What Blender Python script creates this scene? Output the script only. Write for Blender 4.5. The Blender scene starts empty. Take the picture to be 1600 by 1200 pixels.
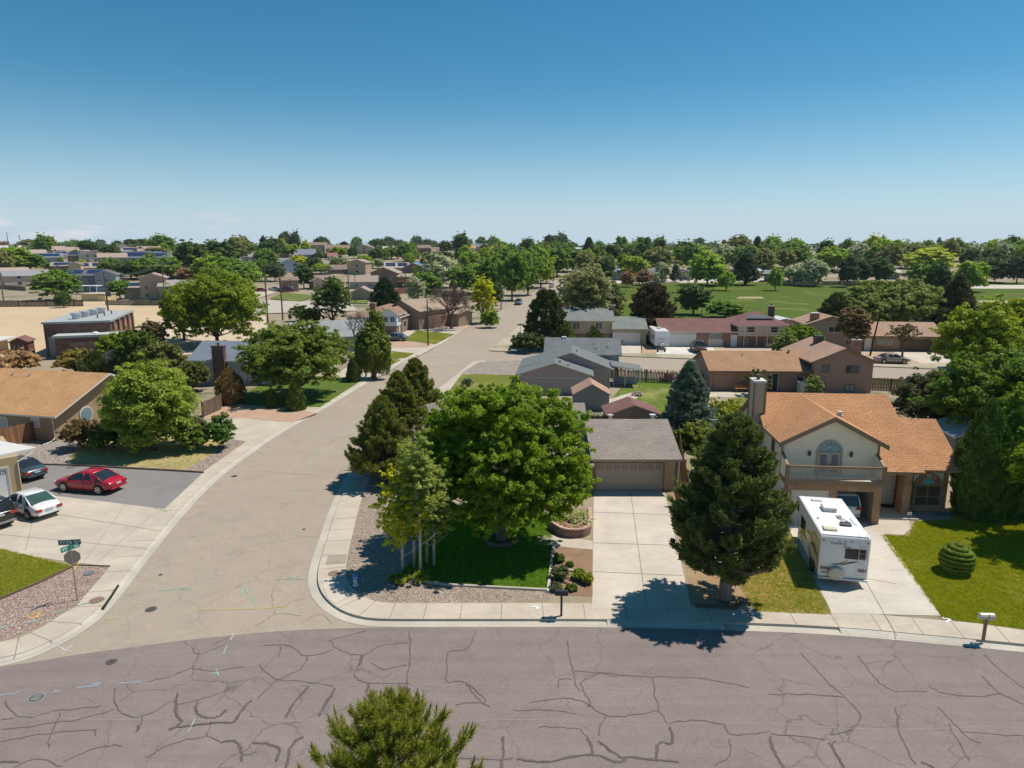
import bpy, math, random
import numpy as np
from mathutils import Vector, Matrix
R=math.radians
sc=bpy.context.scene
# ---------------------------------------------------------------- camera
H=17.0; F=1067.0; PT=math.atan(214/1067.0)
cam=bpy.data.objects.new('camera',bpy.data.cameras.new('camera'))
cam.location=(0,0,H); cam.rotation_euler=(math.pi/2-PT,0,0)
cam.data.sensor_width=36; cam.data.lens=36*F/1600; cam.data.clip_end=20000; cam.data.clip_start=.1
sc.collection.objects.link(cam); sc.camera=cam
# ---------------------------------------------------------------- light
SD=Vector((.5,.2,1.0)).normalized()          # towards the sun
elev=math.asin(SD.z); az=math.atan2(SD.x,SD.y)
w=bpy.data.worlds.new('World'); sc.world=w; w.use_nodes=True
nt=w.node_tree; bg=nt.nodes['Background']
sky=nt.nodes.new('ShaderNodeTexSky'); sky.sky_type='NISHITA'; sky.sun_disc=False
sky.sun_elevation=elev; sky.sun_rotation=az; sky.altitude=1400; sky.air_density=1.0; sky.dust_density=.0; sky.ozone_density=2.6
# a few small far clouds low over the left horizon, in sky direction space
tc=nt.nodes.new('ShaderNodeTexCoord'); mp=nt.nodes.new('ShaderNodeMapping'); mp.inputs['Scale'].default_value=(14,14,75)
nz=nt.nodes.new('ShaderNodeTexNoise'); nz.inputs['Scale'].default_value=1.0; nz.inputs['Detail'].default_value=5
nt.links.new(tc.outputs['Generated'],mp.inputs[0]); nt.links.new(mp.outputs[0],nz.inputs['Vector'])
cr=nt.nodes.new('ShaderNodeMapRange'); cr.inputs[1].default_value=.50; cr.inputs[2].default_value=.66
nt.links.new(nz.outputs[0],cr.inputs[0])
sx=nt.nodes.new('ShaderNodeSeparateXYZ'); nt.links.new(tc.outputs['Generated'],sx.inputs[0])
def mrange(src,a,b,c,d):
    m=nt.nodes.new('ShaderNodeMapRange'); m.interpolation_type='SMOOTHSTEP'
    for i,v in enumerate((a,b,c,d)): m.inputs[i+1].default_value=v
    nt.links.new(src,m.inputs[0]); return m.outputs[0]
def mul(a,b):
    m=nt.nodes.new('ShaderNodeMath'); m.operation='MULTIPLY'
    for i,v in enumerate((a,b)):
        if isinstance(v,(int,float)): m.inputs[i].default_value=v
        else: nt.links.new(v,m.inputs[i])
    return m.outputs[0]
cm=mul(mul(cr.outputs[0],mrange(sx.outputs[2],.0,.012,0,1)),mul(mrange(sx.outputs[2],.022,.062,1,0),mrange(sx.outputs[0],-.28,-.50,0,1)))
mx=nt.nodes.new('ShaderNodeMix'); mx.data_type='RGBA'
hs=nt.nodes.new('ShaderNodeHueSaturation'); hs.inputs['Hue'].default_value=.481; hs.inputs['Saturation'].default_value=1.32; hs.inputs['Value'].default_value=1.15
nt.links.new(sky.outputs[0],hs.inputs['Color'])
hzm=nt.nodes.new('ShaderNodeMapRange'); hzm.inputs[1].default_value=0.0; hzm.inputs[2].default_value=.22; hzm.inputs[3].default_value=1; hzm.inputs[4].default_value=0; nt.links.new(sx.outputs[2],hzm.inputs[0]); hzp=nt.nodes.new('ShaderNodeMath'); hzp.operation='POWER'; hzp.inputs[1].default_value=1.9; nt.links.new(hzm.outputs[0],hzp.inputs[0]); hzf=hzp.outputs[0]
hz=nt.nodes.new('ShaderNodeMix'); hz.data_type='RGBA'; nt.links.new(hzf,hz.inputs[0]); nt.links.new(hs.outputs[0],hz.inputs[6]); hz.inputs[7].default_value=(6.2,7.9,9.4,1)
nt.links.new(mul(cm,.75),mx.inputs[0]); nt.links.new(hz.outputs[2],mx.inputs[6]); mx.inputs[7].default_value=(9.6,9.4,9.8,1)
nt.links.new(mx.outputs[2],bg.inputs[0]); bg.inputs[1].default_value=.08
sun=bpy.data.objects.new('sun',bpy.data.lights.new('sun','SUN')); sun.data.energy=4.8; sun.data.angle=R(.53); sun.data.color=(1,.93,.83)
sun.rotation_euler=(-SD).to_track_quat('-Z','Y').to_euler(); sun.location=(0,0,60); sc.collection.objects.link(sun)
sc.view_settings.view_transform='Standard'; sc.view_settings.look='None'; sc.view_settings.exposure=.06; sc.view_settings.gamma=1
sc.render.engine='CYCLES'
sc.cycles.max_bounces=6; sc.cycles.diffuse_bounces=3; sc.cycles.transparent_max_bounces=6
# ---------------------------------------------------------------- ground height and picking points on the ground
def sm(t): t=min(1,max(0,t)); return t*t*(3-2*t)
def terr(x,y): return -.13+.11*sm((y-120)/30)+13*sm((y-250)/330)
def ray(px,py):
    u=(px-800)/F; v=(py-600)/F
    return u, math.cos(PT)-v*math.sin(PT), -(v*math.cos(PT)+math.sin(PT))
def G(px,py,z=0.0):
    a,b,c=ray(px,py); s=(H-z)/-c; return Vector((a*s,b*s,z))
def GT(px,py):
    a,b,c=ray(px,py)
    if c<0:
        s=(H+.13)/-c
        if s*b<250: return Vector((a*s,b*s,terr(0,s*b)))
    s=200.0
    while s<1500:
        if H+c*s<=terr(a*s,b*s): break
        s+=2
    return Vector((a*s,b*s,terr(a*s,b*s)))
def zat(px,py,y):
    a,b,c=ray(px,py); return H+c*y/b
def xat(px,py,y):
    a,b,c=ray(px,py); return a*y/b
# ---------------------------------------------------------------- objects
COL=sc.collection
def tag(o,label=None,cat=None,group=None,kind=None):
    if label: o['label']=label
    if cat: o['category']=cat
    if group: o['group']=group
    if kind: o['kind']=kind
    return o
def empty(name,loc,rz=0,label=None,cat=None,group=None):
    o=bpy.data.objects.new(name,None); o.location=loc; o.rotation_euler=(0,0,rz); o.empty_display_size=.2
    COL.objects.link(o); return tag(o,label,cat,group)
def link(name,me,mats,parent=None):
    if not isinstance(mats,(list,tuple)): mats=[mats]
    if len(me.materials)==0:
        for m in mats: me.materials.append(m)
    o=bpy.data.objects.new(name,me); COL.objects.link(o)
    if parent is not None: o.parent=parent
    return o
def copy_tree(o,parent=None,loc=None,rz=None,scale=None):
    c=o.copy(); COL.objects.link(c)
    if parent is not None: c.parent=parent
    if loc is not None: c.location=loc
    if rz is not None: c.rotation_euler=(0,0,rz)
    if scale is not None: c.scale=scale
    for ch in o.children: copy_tree(ch,c)
    return c
class MB:
    def __init__(s): s.v=[];s.f=[];s.m=[];s.mi=0;s.X=None
    def p(s,co):
        co=Vector(co)
        if s.X is not None: co=s.X@co
        s.v.append(co); return len(s.v)-1
    def face(s,pts):
        s.f.append([s.p(q) for q in pts]); s.m.append(s.mi); return s
    def box(s,x0,x1,y0,y1,z0,z1):
        if x0>x1:x0,x1=x1,x0
        if y0>y1:y0,y1=y1,y0
        if z0>z1:z0,z1=z1,z0
        i=[s.p(c) for c in ((x0,y0,z0),(x1,y0,z0),(x1,y1,z0),(x0,y1,z0),(x0,y0,z1),(x1,y0,z1),(x1,y1,z1),(x0,y1,z1))]
        for q in ((0,3,2,1),(4,5,6,7),(0,1,5,4),(1,2,6,5),(2,3,7,6),(3,0,4,7)):
            s.f.append([i[k] for k in q]); s.m.append(s.mi)
        return s
    def hexa(s,b,t):      # bottom 4 pts ccw, top 4 pts ccw
        i=[s.p(c) for c in list(b)+list(t)]; n=len(b)
        s.f.append([i[k] for k in range(n-1,-1,-1)]); s.m.append(s.mi)
        s.f.append([i[n+k] for k in range(n)]); s.m.append(s.mi)
        for k in range(n):
            j=(k+1)%n; s.f.append([i[k],i[j],i[n+j],i[n+k]]); s.m.append(s.mi)
        return s
    def prism(s,pts,z0,z1):
        a=sum(pts[i][0]*pts[(i+1)%len(pts)][1]-pts[(i+1)%len(pts)][0]*pts[i][1] for i in range(len(pts)))
        if a<0: pts=pts[::-1]
        return s.hexa([(p[0],p[1],z0) for p in pts],[(p[0],p[1],z1) for p in pts])
    def tube(s,pts,rs,n=8,cap=True):
        if not isinstance(rs,(list,tuple)): rs=[rs]*len(pts)
        pts=[Vector(p) for p in pts]; rings=[]
        for k,p in enumerate(pts):
            d=(pts[min(k+1,len(pts)-1)]-pts[max(k-1,0)]).normalized()
            u=d.orthogonal().normalized() if k==0 else (pu-d*pu.dot(d)).normalized()
            pu=u; v=d.cross(u)
            rings.append([s.p(p+(u*math.cos(a)+v*math.sin(a))*rs[k]) for a in [2*math.pi*j/n for j in range(n)]])
        for a,b in zip(rings,rings[1:]):
            for j in range(n):
                s.f.append([a[j],a[(j+1)%n],b[(j+1)%n],b[j]]); s.m.append(s.mi)
        if cap:
            s.f.append(rings[0][::-1]); s.m.append(s.mi); s.f.append(rings[-1]); s.m.append(s.mi)
        return s
    def lathe(s,prof,c=(0,0,0),n=16,axis='z'):
        rings=[]
        for r,h in prof:
            ring=[]
            for j in range(n):
                a=2*math.pi*j/n; x,y=math.cos(a)*r,math.sin(a)*r
                q=(x,y,h) if axis=='z' else ((h,x,y) if axis=='x' else (y,h,x))
                ring.append(s.p((q[0]+c[0],q[1]+c[1],q[2]+c[2])))
            rings.append(ring)
        for a,b in zip(rings,rings[1:]):
            for j in range(n):
                s.f.append([a[j],a[(j+1)%n],b[(j+1)%n],b[j]]); s.m.append(s.mi)
        s.f.append(rings[0][::-1]); s.m.append(s.mi); s.f.append(rings[-1]); s.m.append(s.mi)
        return s
    def mesh(s,name,smooth=False,uv=True):
        me=bpy.data.meshes.new(name); me.from_pydata([tuple(v) for v in s.v],[],s.f)
        me.polygons.foreach_set('material_index',s.m)
        if smooth: me.polygons.foreach_set('use_smooth',[True]*len(s.f))
        if uv:
            ul=me.uv_layers.new(name='UV')
            for p in me.polygons:
                n=p.normal
                if abs(n.z)>.999: t=Vector((1,0,0)); b=Vector((0,1,0))
                else:
                    t=Vector((-n.y,n.x,0)).normalized(); b=n.cross(t)
                for li in p.loop_indices:
                    co=me.vertices[me.loops[li].vertex_index].co
                    ul.data[li].uv=(co.dot(t),co.dot(b))
        me.update(); return me
    def obj(s,name,mats,parent=None,smooth=False,bevel=0):
        o=link(name,s.mesh(name,smooth),mats,parent)
        if bevel:
            b=o.modifiers.new('b','BEVEL'); b.width=bevel; b.segments=2; b.limit_method='ANGLE'
        return o
def lettering(name,body,size,ext,parent,M_,mat,center=False,shear=0):
    cu=bpy.data.curves.new(name,'FONT'); cu.body=body; cu.size=size; cu.extrude=ext; cu.shear=shear
    if center: cu.align_x='CENTER'
    tmp=bpy.data.objects.new('tmp',cu); COL.objects.link(tmp); me=bpy.data.meshes.new_from_object(tmp.evaluated_get(bpy.context.evaluated_depsgraph_get())); bpy.data.objects.remove(tmp)
    me.materials.clear(); me.materials.append(mat); o=bpy.data.objects.new(name,me); COL.objects.link(o); o.parent=parent; o.matrix_local=M_; return o
# ---------------------------------------------------------------- materials
MC={}; LB=1.75
def c4(c): return (c[0],c[1],c[2],1)
def hx(r,g,b):   # sRGB bytes to linear
    f=lambda v:(v/255/12.92) if v<=10 else ((v/255+.055)/1.055)**2.4
    return (f(r),f(g),f(b))
class NB:
    def __init__(s,name):
        s.mat=bpy.data.materials.new(name); s.mat.use_nodes=True; s.t=s.mat.node_tree
        s.b=s.t.nodes['Principled BSDF']; s.b.inputs['Roughness'].default_value=.85
    def n(s,ty,**k):
        x=s.t.nodes.new('ShaderNode'+ty)
        for a,b in k.items(): setattr(x,a,b)
        return x
    def L(s,a,b): s.t.links.new(a,b)
    def coord(s,kind='Object',scale=(1,1,1),rz=0):
        c=s.n('TexCoord'); m=s.n('Mapping'); m.inputs['Scale'].default_value=scale; m.inputs['Rotation'].default_value=(0,0,rz); s.L(c.outputs[kind],m.inputs[0]); return m.outputs[0]
    def noise(s,v,scale,detail=3,rough=.55,dist=0):
        x=s.n('TexNoise'); x.inputs['Scale'].default_value=scale; x.inputs['Detail'].default_value=detail; x.inputs['Roughness'].default_value=rough; x.inputs['Distortion'].default_value=dist
        s.L(v,x.inputs['Vector']); return x.outputs[0]
    def rng(s,v,a,b,c=0,d=1):
        m=s.n('MapRange'); 
        for i,q in enumerate((a,b,c,d)): m.inputs[i+1].default_value=q
        s.L(v,m.inputs[0]); return m.outputs[0]
    def mix(s,f,a,b,mode='MIX'):
        m=s.n('Mix',data_type='RGBA',blend_type=mode)
        for i,q in ((0,f),(6,a),(7,b)):
            if isinstance(q,(int,float)): m.inputs[i].default_value=q
            elif isinstance(q,tuple): m.inputs[i].default_value=c4(q)
            else: s.L(q,m.inputs[i])
        return m.outputs[2]
    def math(s,op,a,b=None):
        m=s.n('Math',operation=op)
        for i,q in enumerate((a,b)):
            if q is None: continue
            if isinstance(q,(int,float)): m.inputs[i].default_value=q
            else: s.L(q,m.inputs[i])
        return m.outputs[0]
    def col(s,c):
        if isinstance(c,tuple): s.b.inputs['Base Color'].default_value=c4(c)
        else: s.L(c,s.b.inputs['Base Color'])
    def bump(s,h,st=.3,d=.02):
        x=s.n('Bump'); x.inputs['Strength'].default_value=st; x.inputs['Distance'].default_value=d; s.L(h,x.inputs['Height']); s.L(x.outputs[0],s.b.inputs['Normal'])
def cached(fn):
    def g(*a,**k):
        key=(fn.__name__,a,tuple(sorted(k.items())))
        if key not in MC: MC[key]=fn(*a,**k)
        return MC[key]
    return g
def sc3(c,k): return tuple(min(1,x*k) for x in c)
@cached
def plain(c,rough=.7,metal=0,var=.12):
    n=NB('paint'); v=n.coord(); f=n.noise(v,2.3,4); n.col(n.mix(f,sc3(c,1-var),sc3(c,1+var)))
    n.b.inputs['Roughness'].default_value=rough; n.b.inputs['Metallic'].default_value=metal; return n.mat
@cached
def gloss(c,rough=.25,metal=0,coat=.6):
    n=NB('gloss'); n.col(c); n.b.inputs['Roughness'].default_value=rough; n.b.inputs['Metallic'].default_value=metal; n.b.inputs['Coat Weight'].default_value=coat; n.b.inputs['Coat Roughness'].default_value=.06; return n.mat
@cached
def glass(c=(.03,.04,.05),rough=.06):
    n=NB('glass'); v=n.coord(); f=n.noise(v,.9,2); n.col(n.mix(f,c,sc3(c,1.9))); n.b.inputs['Roughness'].default_value=rough; n.b.inputs['Specular IOR Level'].default_value=.8; return n.mat
@cached
def shingle(c1,c2,bw=.5,rh=.2,hivar=.42):
    n=NB('shingles'); v=n.coord('UV'); b=n.n('TexBrick'); b.offset=.5
    b.inputs['Scale'].default_value=1; b.inputs['Brick Width'].default_value=bw; b.inputs['Row Height'].default_value=rh; b.inputs['Mortar Size'].default_value=.022; b.inputs['Mortar Smooth'].default_value=.3; b.inputs['Bias'].default_value=0
    n.L(v,b.inputs['Vector']); b.inputs['Color1'].default_value=c4(c1); b.inputs['Color2'].default_value=c4(c2); b.inputs['Mortar'].default_value=c4(sc3(c1,.38))
    f=n.noise(v,9,3,.7); c=n.mix(n.rng(f,.3,.7),sc3(c1,.6),sc3(c2,1.35)); c=n.mix(hivar,b.outputs[0],c,'MIX')
    g=n.rng(n.noise(v,.5,5,.65),.3,.7,.86,1.12); hsv=n.n('HueSaturation'); n.L(c,hsv.inputs['Color']); n.L(g,hsv.inputs['Value']); n.col(hsv.outputs[0])
    n.bump(b.outputs[1],-.5,.02); n.b.inputs['Roughness'].default_value=.95; n.b.inputs['Specular IOR Level'].default_value=.2; return n.mat
@cached
def siding(c,pitch=.2,vertical=False,depth=.5):
    n=NB('siding'); v=n.coord('UV'); s=n.n('SeparateXYZ'); n.L(v,s.inputs[0])
    t=n.math('FRACT',n.math('DIVIDE',s.outputs[0 if vertical else 1],pitch))
    line=n.rng(t,0,.12,0,1); f=n.noise(n.coord('UV',(1,1,1)),1.3,4)
    cc=n.mix(f,sc3(c,.9),sc3(c,1.08)); n.col(n.mix(line,sc3(c,depth),cc)); n.bump(t if not vertical else line,.5,.02); return n.mat
@cached
def stucco(c):
    n=NB('stucco'); v=n.coord(); f=n.noise(v,.7,4); g=n.noise(v,30,2); n.col(n.mix(f,sc3(c,.88),sc3(c,1.1))); n.bump(g,.25,.01); n.b.inputs['Roughness'].default_value=.95; return n.mat
@cached
def brick(c1,c2,m,bw=.22,rh=.075):
    n=NB('bricks'); v=n.coord('UV'); b=n.n('TexBrick'); b.inputs['Scale'].default_value=1; b.inputs['Brick Width'].default_value=bw; b.inputs['Row Height'].default_value=rh; b.inputs['Mortar Size'].default_value=rh*.12; b.inputs['Bias'].default_value=-.1
    n.L(v,b.inputs['Vector']); b.inputs['Color1'].default_value=c4(c1); b.inputs['Color2'].default_value=c4(c2); b.inputs['Mortar'].default_value=c4(m)
    f=n.rng(n.noise(v,1.2,5),.3,.7,.75,1.2); h=n.n('HueSaturation'); n.L(b.outputs[0],h.inputs['Color']); n.L(f,h.inputs['Value']); n.col(h.outputs[0]); n.bump(b.outputs[1],-.4,.01); return n.mat
@cached
def boards(c,pitch=.14,rough=.9):
    n=NB('boards'); v=n.coord('UV'); s=n.n('SeparateXYZ'); n.L(v,s.inputs[0]); q=n.math('DIVIDE',s.outputs[0],pitch)
    t=n.math('FRACT',q); idx=n.math('FLOOR',q); w=n.n('TexWhiteNoise',noise_dimensions='1D'); n.L(idx,w.inputs['W'])
    f=n.noise(n.coord('UV',(12,1.2,1)),1,4); cc=n.mix(w.outputs[0],sc3(c,.6),sc3(c,1.35)); cc=n.mix(n.rng(f,.35,.65,0,.45),cc,sc3(c,.45)); e=n.math('MINIMUM',n.rng(t,0,.08),n.rng(t,1,.92))
    n.col(n.mix(e,sc3(c,.2),cc)); n.b.inputs['Roughness'].default_value=rough; return n.mat
@cached
def panelled(c,pw=.6,ph=.53):
    n=NB('panels'); v=n.coord('UV'); s=n.n('SeparateXYZ'); n.L(v,s.inputs[0])
    a=n.math('FRACT',n.math('DIVIDE',s.outputs[0],pw)); b=n.math('FRACT',n.math('DIVIDE',s.outputs[1],ph))
    e=n.math('MINIMUM',n.rng(b,0,.05),n.rng(b,1,.97)); n.col(n.mix(e,sc3(c,.5),n.mix(n.noise(v,2,3),sc3(c,.93),sc3(c,1.05)))); n.bump(e,.5,.01); n.b.inputs['Roughness'].default_value=.5; return n.mat
@cached
def concrete(c=(.52,.47,.40),scale=1.0,joint=0,rz=0):
    n=NB('concrete'); v=n.coord(); f=n.noise(v,.45*scale,6,.6); g=n.noise(v,14,3,.7); k=n.noise(v,3,4)
    cc=n.mix(n.rng(f,.3,.7),sc3(c,.82),sc3(c,1.12)); cc=n.mix(n.rng(g,.4,.62,0,.28),cc,sc3(c,.72)); cc=n.mix(n.rng(k,.54,.72,0,.4),cc,sc3(c,.72)); cc=n.mix(n.rng(n.noise(n.coord('Object',(.25,1.1,1)),1.3,4,.7),.56,.75,0,.5),cc,sc3(c,.62))
    n.col(cc); n.bump(g,.15,.005); n.b.inputs['Roughness'].default_value=.9; return n.mat
@cached
def asphalt(c,c2,crack=.5,cs=.35,seal=.008,grain=.25,stain=None,streak=0):
    n=NB('asphalt'); v=n.coord(); a=n.noise(v,.12,5,.6); b=n.noise(v,22,3,.8); d=n.noise(v,1.1,5,.65)
    cc=n.mix(n.rng(a,.3,.7),c,c2); cc=n.mix(n.rng(d,.35,.7,0,.5),cc,sc3(c,.8)); cc=n.mix(n.rng(b,.3,.7,0,grain),cc,sc3(c2,1.75)); cc=n.mix(n.rng(n.noise(v,34,2,.9),.54,.75,0,grain*1.6),cc,sc3(c,.4))
    if streak:
        e=n.noise(n.coord('Object',(.08,1.7,1)),1,4,.6); cc=n.mix(n.rng(e,.42,.7,0,streak),cc,sc3(c,.72)); e=n.noise(n.coord('Object',(.05,1.1,1)),1.7,3,.6); cc=n.mix(n.rng(e,.5,.75,0,streak),cc,sc3(c2,1.25))
    if crack:
        vo=n.n('TexVoronoi',feature='DISTANCE_TO_EDGE'); vo.inputs['Scale'].default_value=cs
        ad=n.n('VectorMath',operation='ADD'); nn=n.n('TexNoise'); nn.inputs['Scale'].default_value=.8; nn.inputs['Detail'].default_value=5; sb=n.n('VectorMath',operation='SCALE'); sb.inputs['Scale'].default_value=1.3
        n.L(v,nn.inputs['Vector']); n.L(nn.outputs[1],sb.inputs[0]); n.L(v,ad.inputs[0]); n.L(sb.outputs[0],ad.inputs[1]); n.L(ad.outputs[0],vo.inputs['Vector'])
        line=n.rng(vo.outputs[0],.0015,seal,1,0); msk=n.rng(n.noise(v,.11,3),.42,.58,0,crack); cc=n.mix(n.math('MULTIPLY',line,msk),cc,sc3(c,.3))
    cc=n.mix(n.rng(n.noise(v,.35,6,.75),.55,.75,0,.35),cc,sc3(c,.66)); cc=n.mix(n.rng(n.noise(v,.23,5,.7),.6,.78,0,.4),cc,sc3(c2,1.25)); n.col(cc); n.bump(b,.2,.01); n.b.inputs['Roughness'].default_value=.92; n.b.inputs['Specular IOR Level'].default_value=.25; return n.mat
@cached
def lawn(c1,c2,dry=(.30,.22,.10),amt=.3,sc_=1.0):
    n=NB('lawn'); v=n.coord(); a=n.noise(v,.5*sc_,6,.65); b=n.noise(v,9*sc_,4,.8); d=n.noise(v,.22*sc_,5,.65); g=n.noise(v,30*sc_,2,.9)
    cc=n.mix(n.rng(a,.3,.7),c1,c2); cc=n.mix(n.rng(b,.35,.65,0,.55),cc,sc3(c1,.45)); cc=n.mix(n.rng(g,.45,.7,0,.45),cc,sc3(c2,1.5)); cc=n.mix(n.math('MULTIPLY',n.rng(d,.5,.66),n.rng(b,.35,.6,.3,1)),cc,cc) if amt==0 else n.mix(n.math('MULTIPLY',n.rng(d,.62-amt*.35,.75-amt*.3),n.rng(b,.3,.6,.35,1)),cc,dry)
    n.col(cc); n.bump(b,.6,.05); n.b.inputs['Roughness'].default_value=.9; n.b.inputs['Specular IOR Level'].default_value=.15; return n.mat
@cached
def gravel(c1,c2,c3,sc_=11):
    n=NB('gravel'); v=n.coord(); vo=n.n('TexVoronoi'); vo.inputs['Scale'].default_value=sc_; n.L(v,vo.inputs['Vector']); s=n.n('SeparateColor'); n.L(vo.outputs['Color'],s.inputs[0])
    cc=n.mix(s.outputs[0],c1,c2); cc=n.mix(n.rng(s.outputs[1],.7,.75),cc,c3); cc=n.mix(n.rng(s.outputs[2],.8,.9,0,.8),cc,sc3(c1,.35)); cc=n.mix(n.rng(n.noise(v,.6,5),.35,.7,0,.5),cc,sc3(c1,.75)); e=n.rng(vo.outputs['Distance'],.2,.75); cc=n.mix(e,cc,sc3(c1,.4)); n.col(cc); n.bump(vo.outputs['Distance'],-.6,.04); n.b.inputs['Roughness'].default_value=.95; return n.mat
@cached
def soil(c1,c2,sc_=1.0,green=None):
    n=NB('soil'); v=n.coord(); a=n.noise(v,.3*sc_,7,.65); b=n.noise(v,7*sc_,4,.8); cc=n.mix(n.rng(a,.3,.7),c1,c2); cc=n.mix(n.rng(b,.4,.65,0,.4),cc,sc3(c1,.6))
    if green: cc=n.mix(n.rng(n.noise(v,.16*sc_,6,.7),.5,.62,0,.85),cc,green)
    n.col(cc); n.bump(b,.4,.04); n.b.inputs['Roughness'].default_value=.95; return n.mat
@cached
def leaf(c1,c2,tr=.3,sc_=.9):
    c1=tuple(min(.62,x*LB*k) for x,k in zip(c1,(1.2,1.06,.85))); c2=tuple(min(.66,x*LB*k) for x,k in zip(c2,(1.2,1.06,.85)))
    n=NB('foliage'); v=n.coord(); a=n.noise(v,sc_,3,.7); g=n.n('NewGeometry'); rn=n.rng(g.outputs['Random Per Island'],0,1,.72,1.28)
    cc=n.mix(n.rng(a,.33,.67),c1,c2); h=n.n('HueSaturation'); n.L(cc,h.inputs['Color']); n.L(rn,h.inputs['Value']); n.col(h.outputs[0])
    n.b.inputs['Roughness'].default_value=.6; n.b.inputs['Specular IOR Level'].default_value=.25
    t=n.n('BsdfTranslucent'); h2=n.n('HueSaturation'); h2.inputs['Saturation'].default_value=1.1; h2.inputs['Value'].default_value=1.25; n.L(h.outputs[0],h2.inputs['Color']); n.L(h2.outputs[0],t.inputs[0])
    m=n.n('MixShader'); m.inputs[0].default_value=min(.5,tr*1.35); n.L(n.b.outputs[0],m.inputs[1]); n.L(t.outputs[0],m.inputs[2]); n.L(m.outputs[0],n.t.nodes['Material Output'].inputs[0]); return n.mat
@cached
def bark(c):
    n=NB('bark'); v=n.coord('Object',(6,6,1.2)); a=n.noise(v,1.6,5,.7); n.col(n.mix(n.rng(a,.3,.7),sc3(c,.5),sc3(c,1.35))); n.bump(a,.7,.03); n.b.inputs['Roughness'].default_value=.95; return n.mat
# ---------------------------------------------------------------- foliage meshes
def nrm(a): return a/np.maximum(np.linalg.norm(a,axis=1,keepdims=True),1e-9)
def quadmesh(name,V,smooth=False):        # V (n,4,3) separate quads
    n=len(V); me=bpy.data.meshes.new(name); me.vertices.add(n*4); me.vertices.foreach_set('co',V.astype(np.float32).ravel())
    me.loops.add(n*4); me.loops.foreach_set('vertex_index',np.arange(n*4,dtype=np.int32)); me.polygons.add(n)
    me.polygons.foreach_set('loop_start',np.arange(0,n*4,4,dtype=np.int32)); me.polygons.foreach_set('loop_total',np.full(n,4,dtype=np.int32))
    me.update(calc_edges=True); return me
def leaves(P,N,S,rng,asp=.62,dirv=None):
    n=len(P); T=rng.normal(size=(n,3)) if dirv is None else dirv
    N=nrm(N); T=nrm(T-N*(T*N).sum(1,keepdims=True)) if dirv is None else nrm(T)
    B=np.cross(N,T) if dirv is None else nrm(np.cross(T,N))
    S=np.broadcast_to(np.asarray(S),(n,)).reshape(-1,1)
    lift=N*S*.18
    return np.stack([P-T*S,P+B*S*asp-lift,P+T*S,P-B*S*asp-lift],1)
def usph(n,rng): return nrm(rng.normal(size=(n,3)))
def clumped(cents,rad,per,leaf,rng,up=.5,squash=.8,rand=.7,asp=.62,shell=.45,sj=.35):
    k=len(cents); c=np.repeat(cents,per,0); r=np.repeat(rad,per)[:,None]; d=usph(k*per,rng); d[:,2]=np.where(d[:,2]<-.3,-d[:,2]*.6,d[:,2])
    q=rng.uniform(shell,1,size=(k*per,1))**.6
    P=c+d*r*q*np.array([1,1,squash]); N=d+np.array([0,0,up])+rng.normal(size=d.shape)*rand*.6
    return leaves(P,N,leaf*rng.uniform(1-sj,1+sj,k*per),rng,asp)
def lobes_of(rng,rx,ry,h,zc,k,sz=(.38,.55),bottom=-.8):
    L=[(0,0,zc,rx*.62,ry*.62,h*.36)]
    for i in range(k):
        a=2.399963*i+rng.uniform(-.4,.4); u=(i+.5)/k; z=1-1.8*u; z=max(bottom,z); rr=math.sqrt(max(.05,1-z*z))
        s=rng.uniform(*sz); q=(1-s*.85)
        L.append((math.cos(a)*rr*rx*q,math.sin(a)*rr*ry*q,zc+z*h/2*q,rx*s,ry*s,h/2*s*rng.uniform(.8,1.1)))
    return L
def crown_mesh(name,rng,rx,ry,h,zc,nclump,per,leaf,k=12,crad=.16,sz=(.36,.55),up=.5,L=None,extra=.15,asp=.62):
    L=L or lobes_of(rng,rx,ry,h,zc,k,sz); w=np.array([l[3]*l[4]+l[3]*l[5] for l in L]); w/=w.sum(); idx=rng.choice(len(L),nclump,p=w); A=np.array(L)[idx]
    d=usph(nclump,rng); d[:,2]=np.where(d[:,2]<-.8,-d[:,2],d[:,2]); q=rng.uniform(.55,1.06,size=(nclump,1)); C=A[:,:3]+d*A[:,3:]*q
    # stray sprigs make the outline uneven
    rad=crad*min(rx,h/2)*rng.uniform(.55,1.35,nclump)
    V=clumped(C,rad,per,leaf,rng,up=up,asp=asp)
    ne=int(nclump*extra); e=rng.choice(nclump,ne); C2=C[e]+d[e]*rad[e][:,None]*1.5; V=np.concatenate([V,clumped(C2,rad[e]*.5,max(3,per//3),leaf,rng)])
    return quadmesh(name,V),L
def limbs(mb,L,z0,r0,rng,base=(0,0),ratio=.35,n=8,twigs=2):
    bx,by=base; top=max(l[2] for l in L); mb.tube([(bx,by,-.1),(bx+.03,by,.25),(bx,by,z0*.5),(bx*.6,by*.6,z0)],[r0*1.35,r0*1.05,r0*.92,r0*.85],n+2)
    for l in L[1:]:
        e=Vector(l[:3]); s=Vector((bx*.6,by*.6,z0*rng.uniform(.85,1.0))); m=s.lerp(e,.5)+Vector((rng.uniform(-.1,.1)*l[3]*2,rng.uniform(-.1,.1)*l[3]*2,(e.z-s.z)*-.06))
        r=r0*ratio*rng.uniform(.8,1.2); mb.tube([s,m,e],[r*1.25,r*.75,r*.25],6)
        for t in range(twigs):
            q=m.lerp(e,rng.uniform(.1,.8)); d=Vector(rng.normal(size=3))*l[3]*.55; d.z=abs(d.z)*.6; mb.tube([q,q+d*.55,q+d],[r*.35,r*.22,r*.08],4)
def foliage(me,name,mat,parent): return link(name,me,mat,parent)
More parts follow.
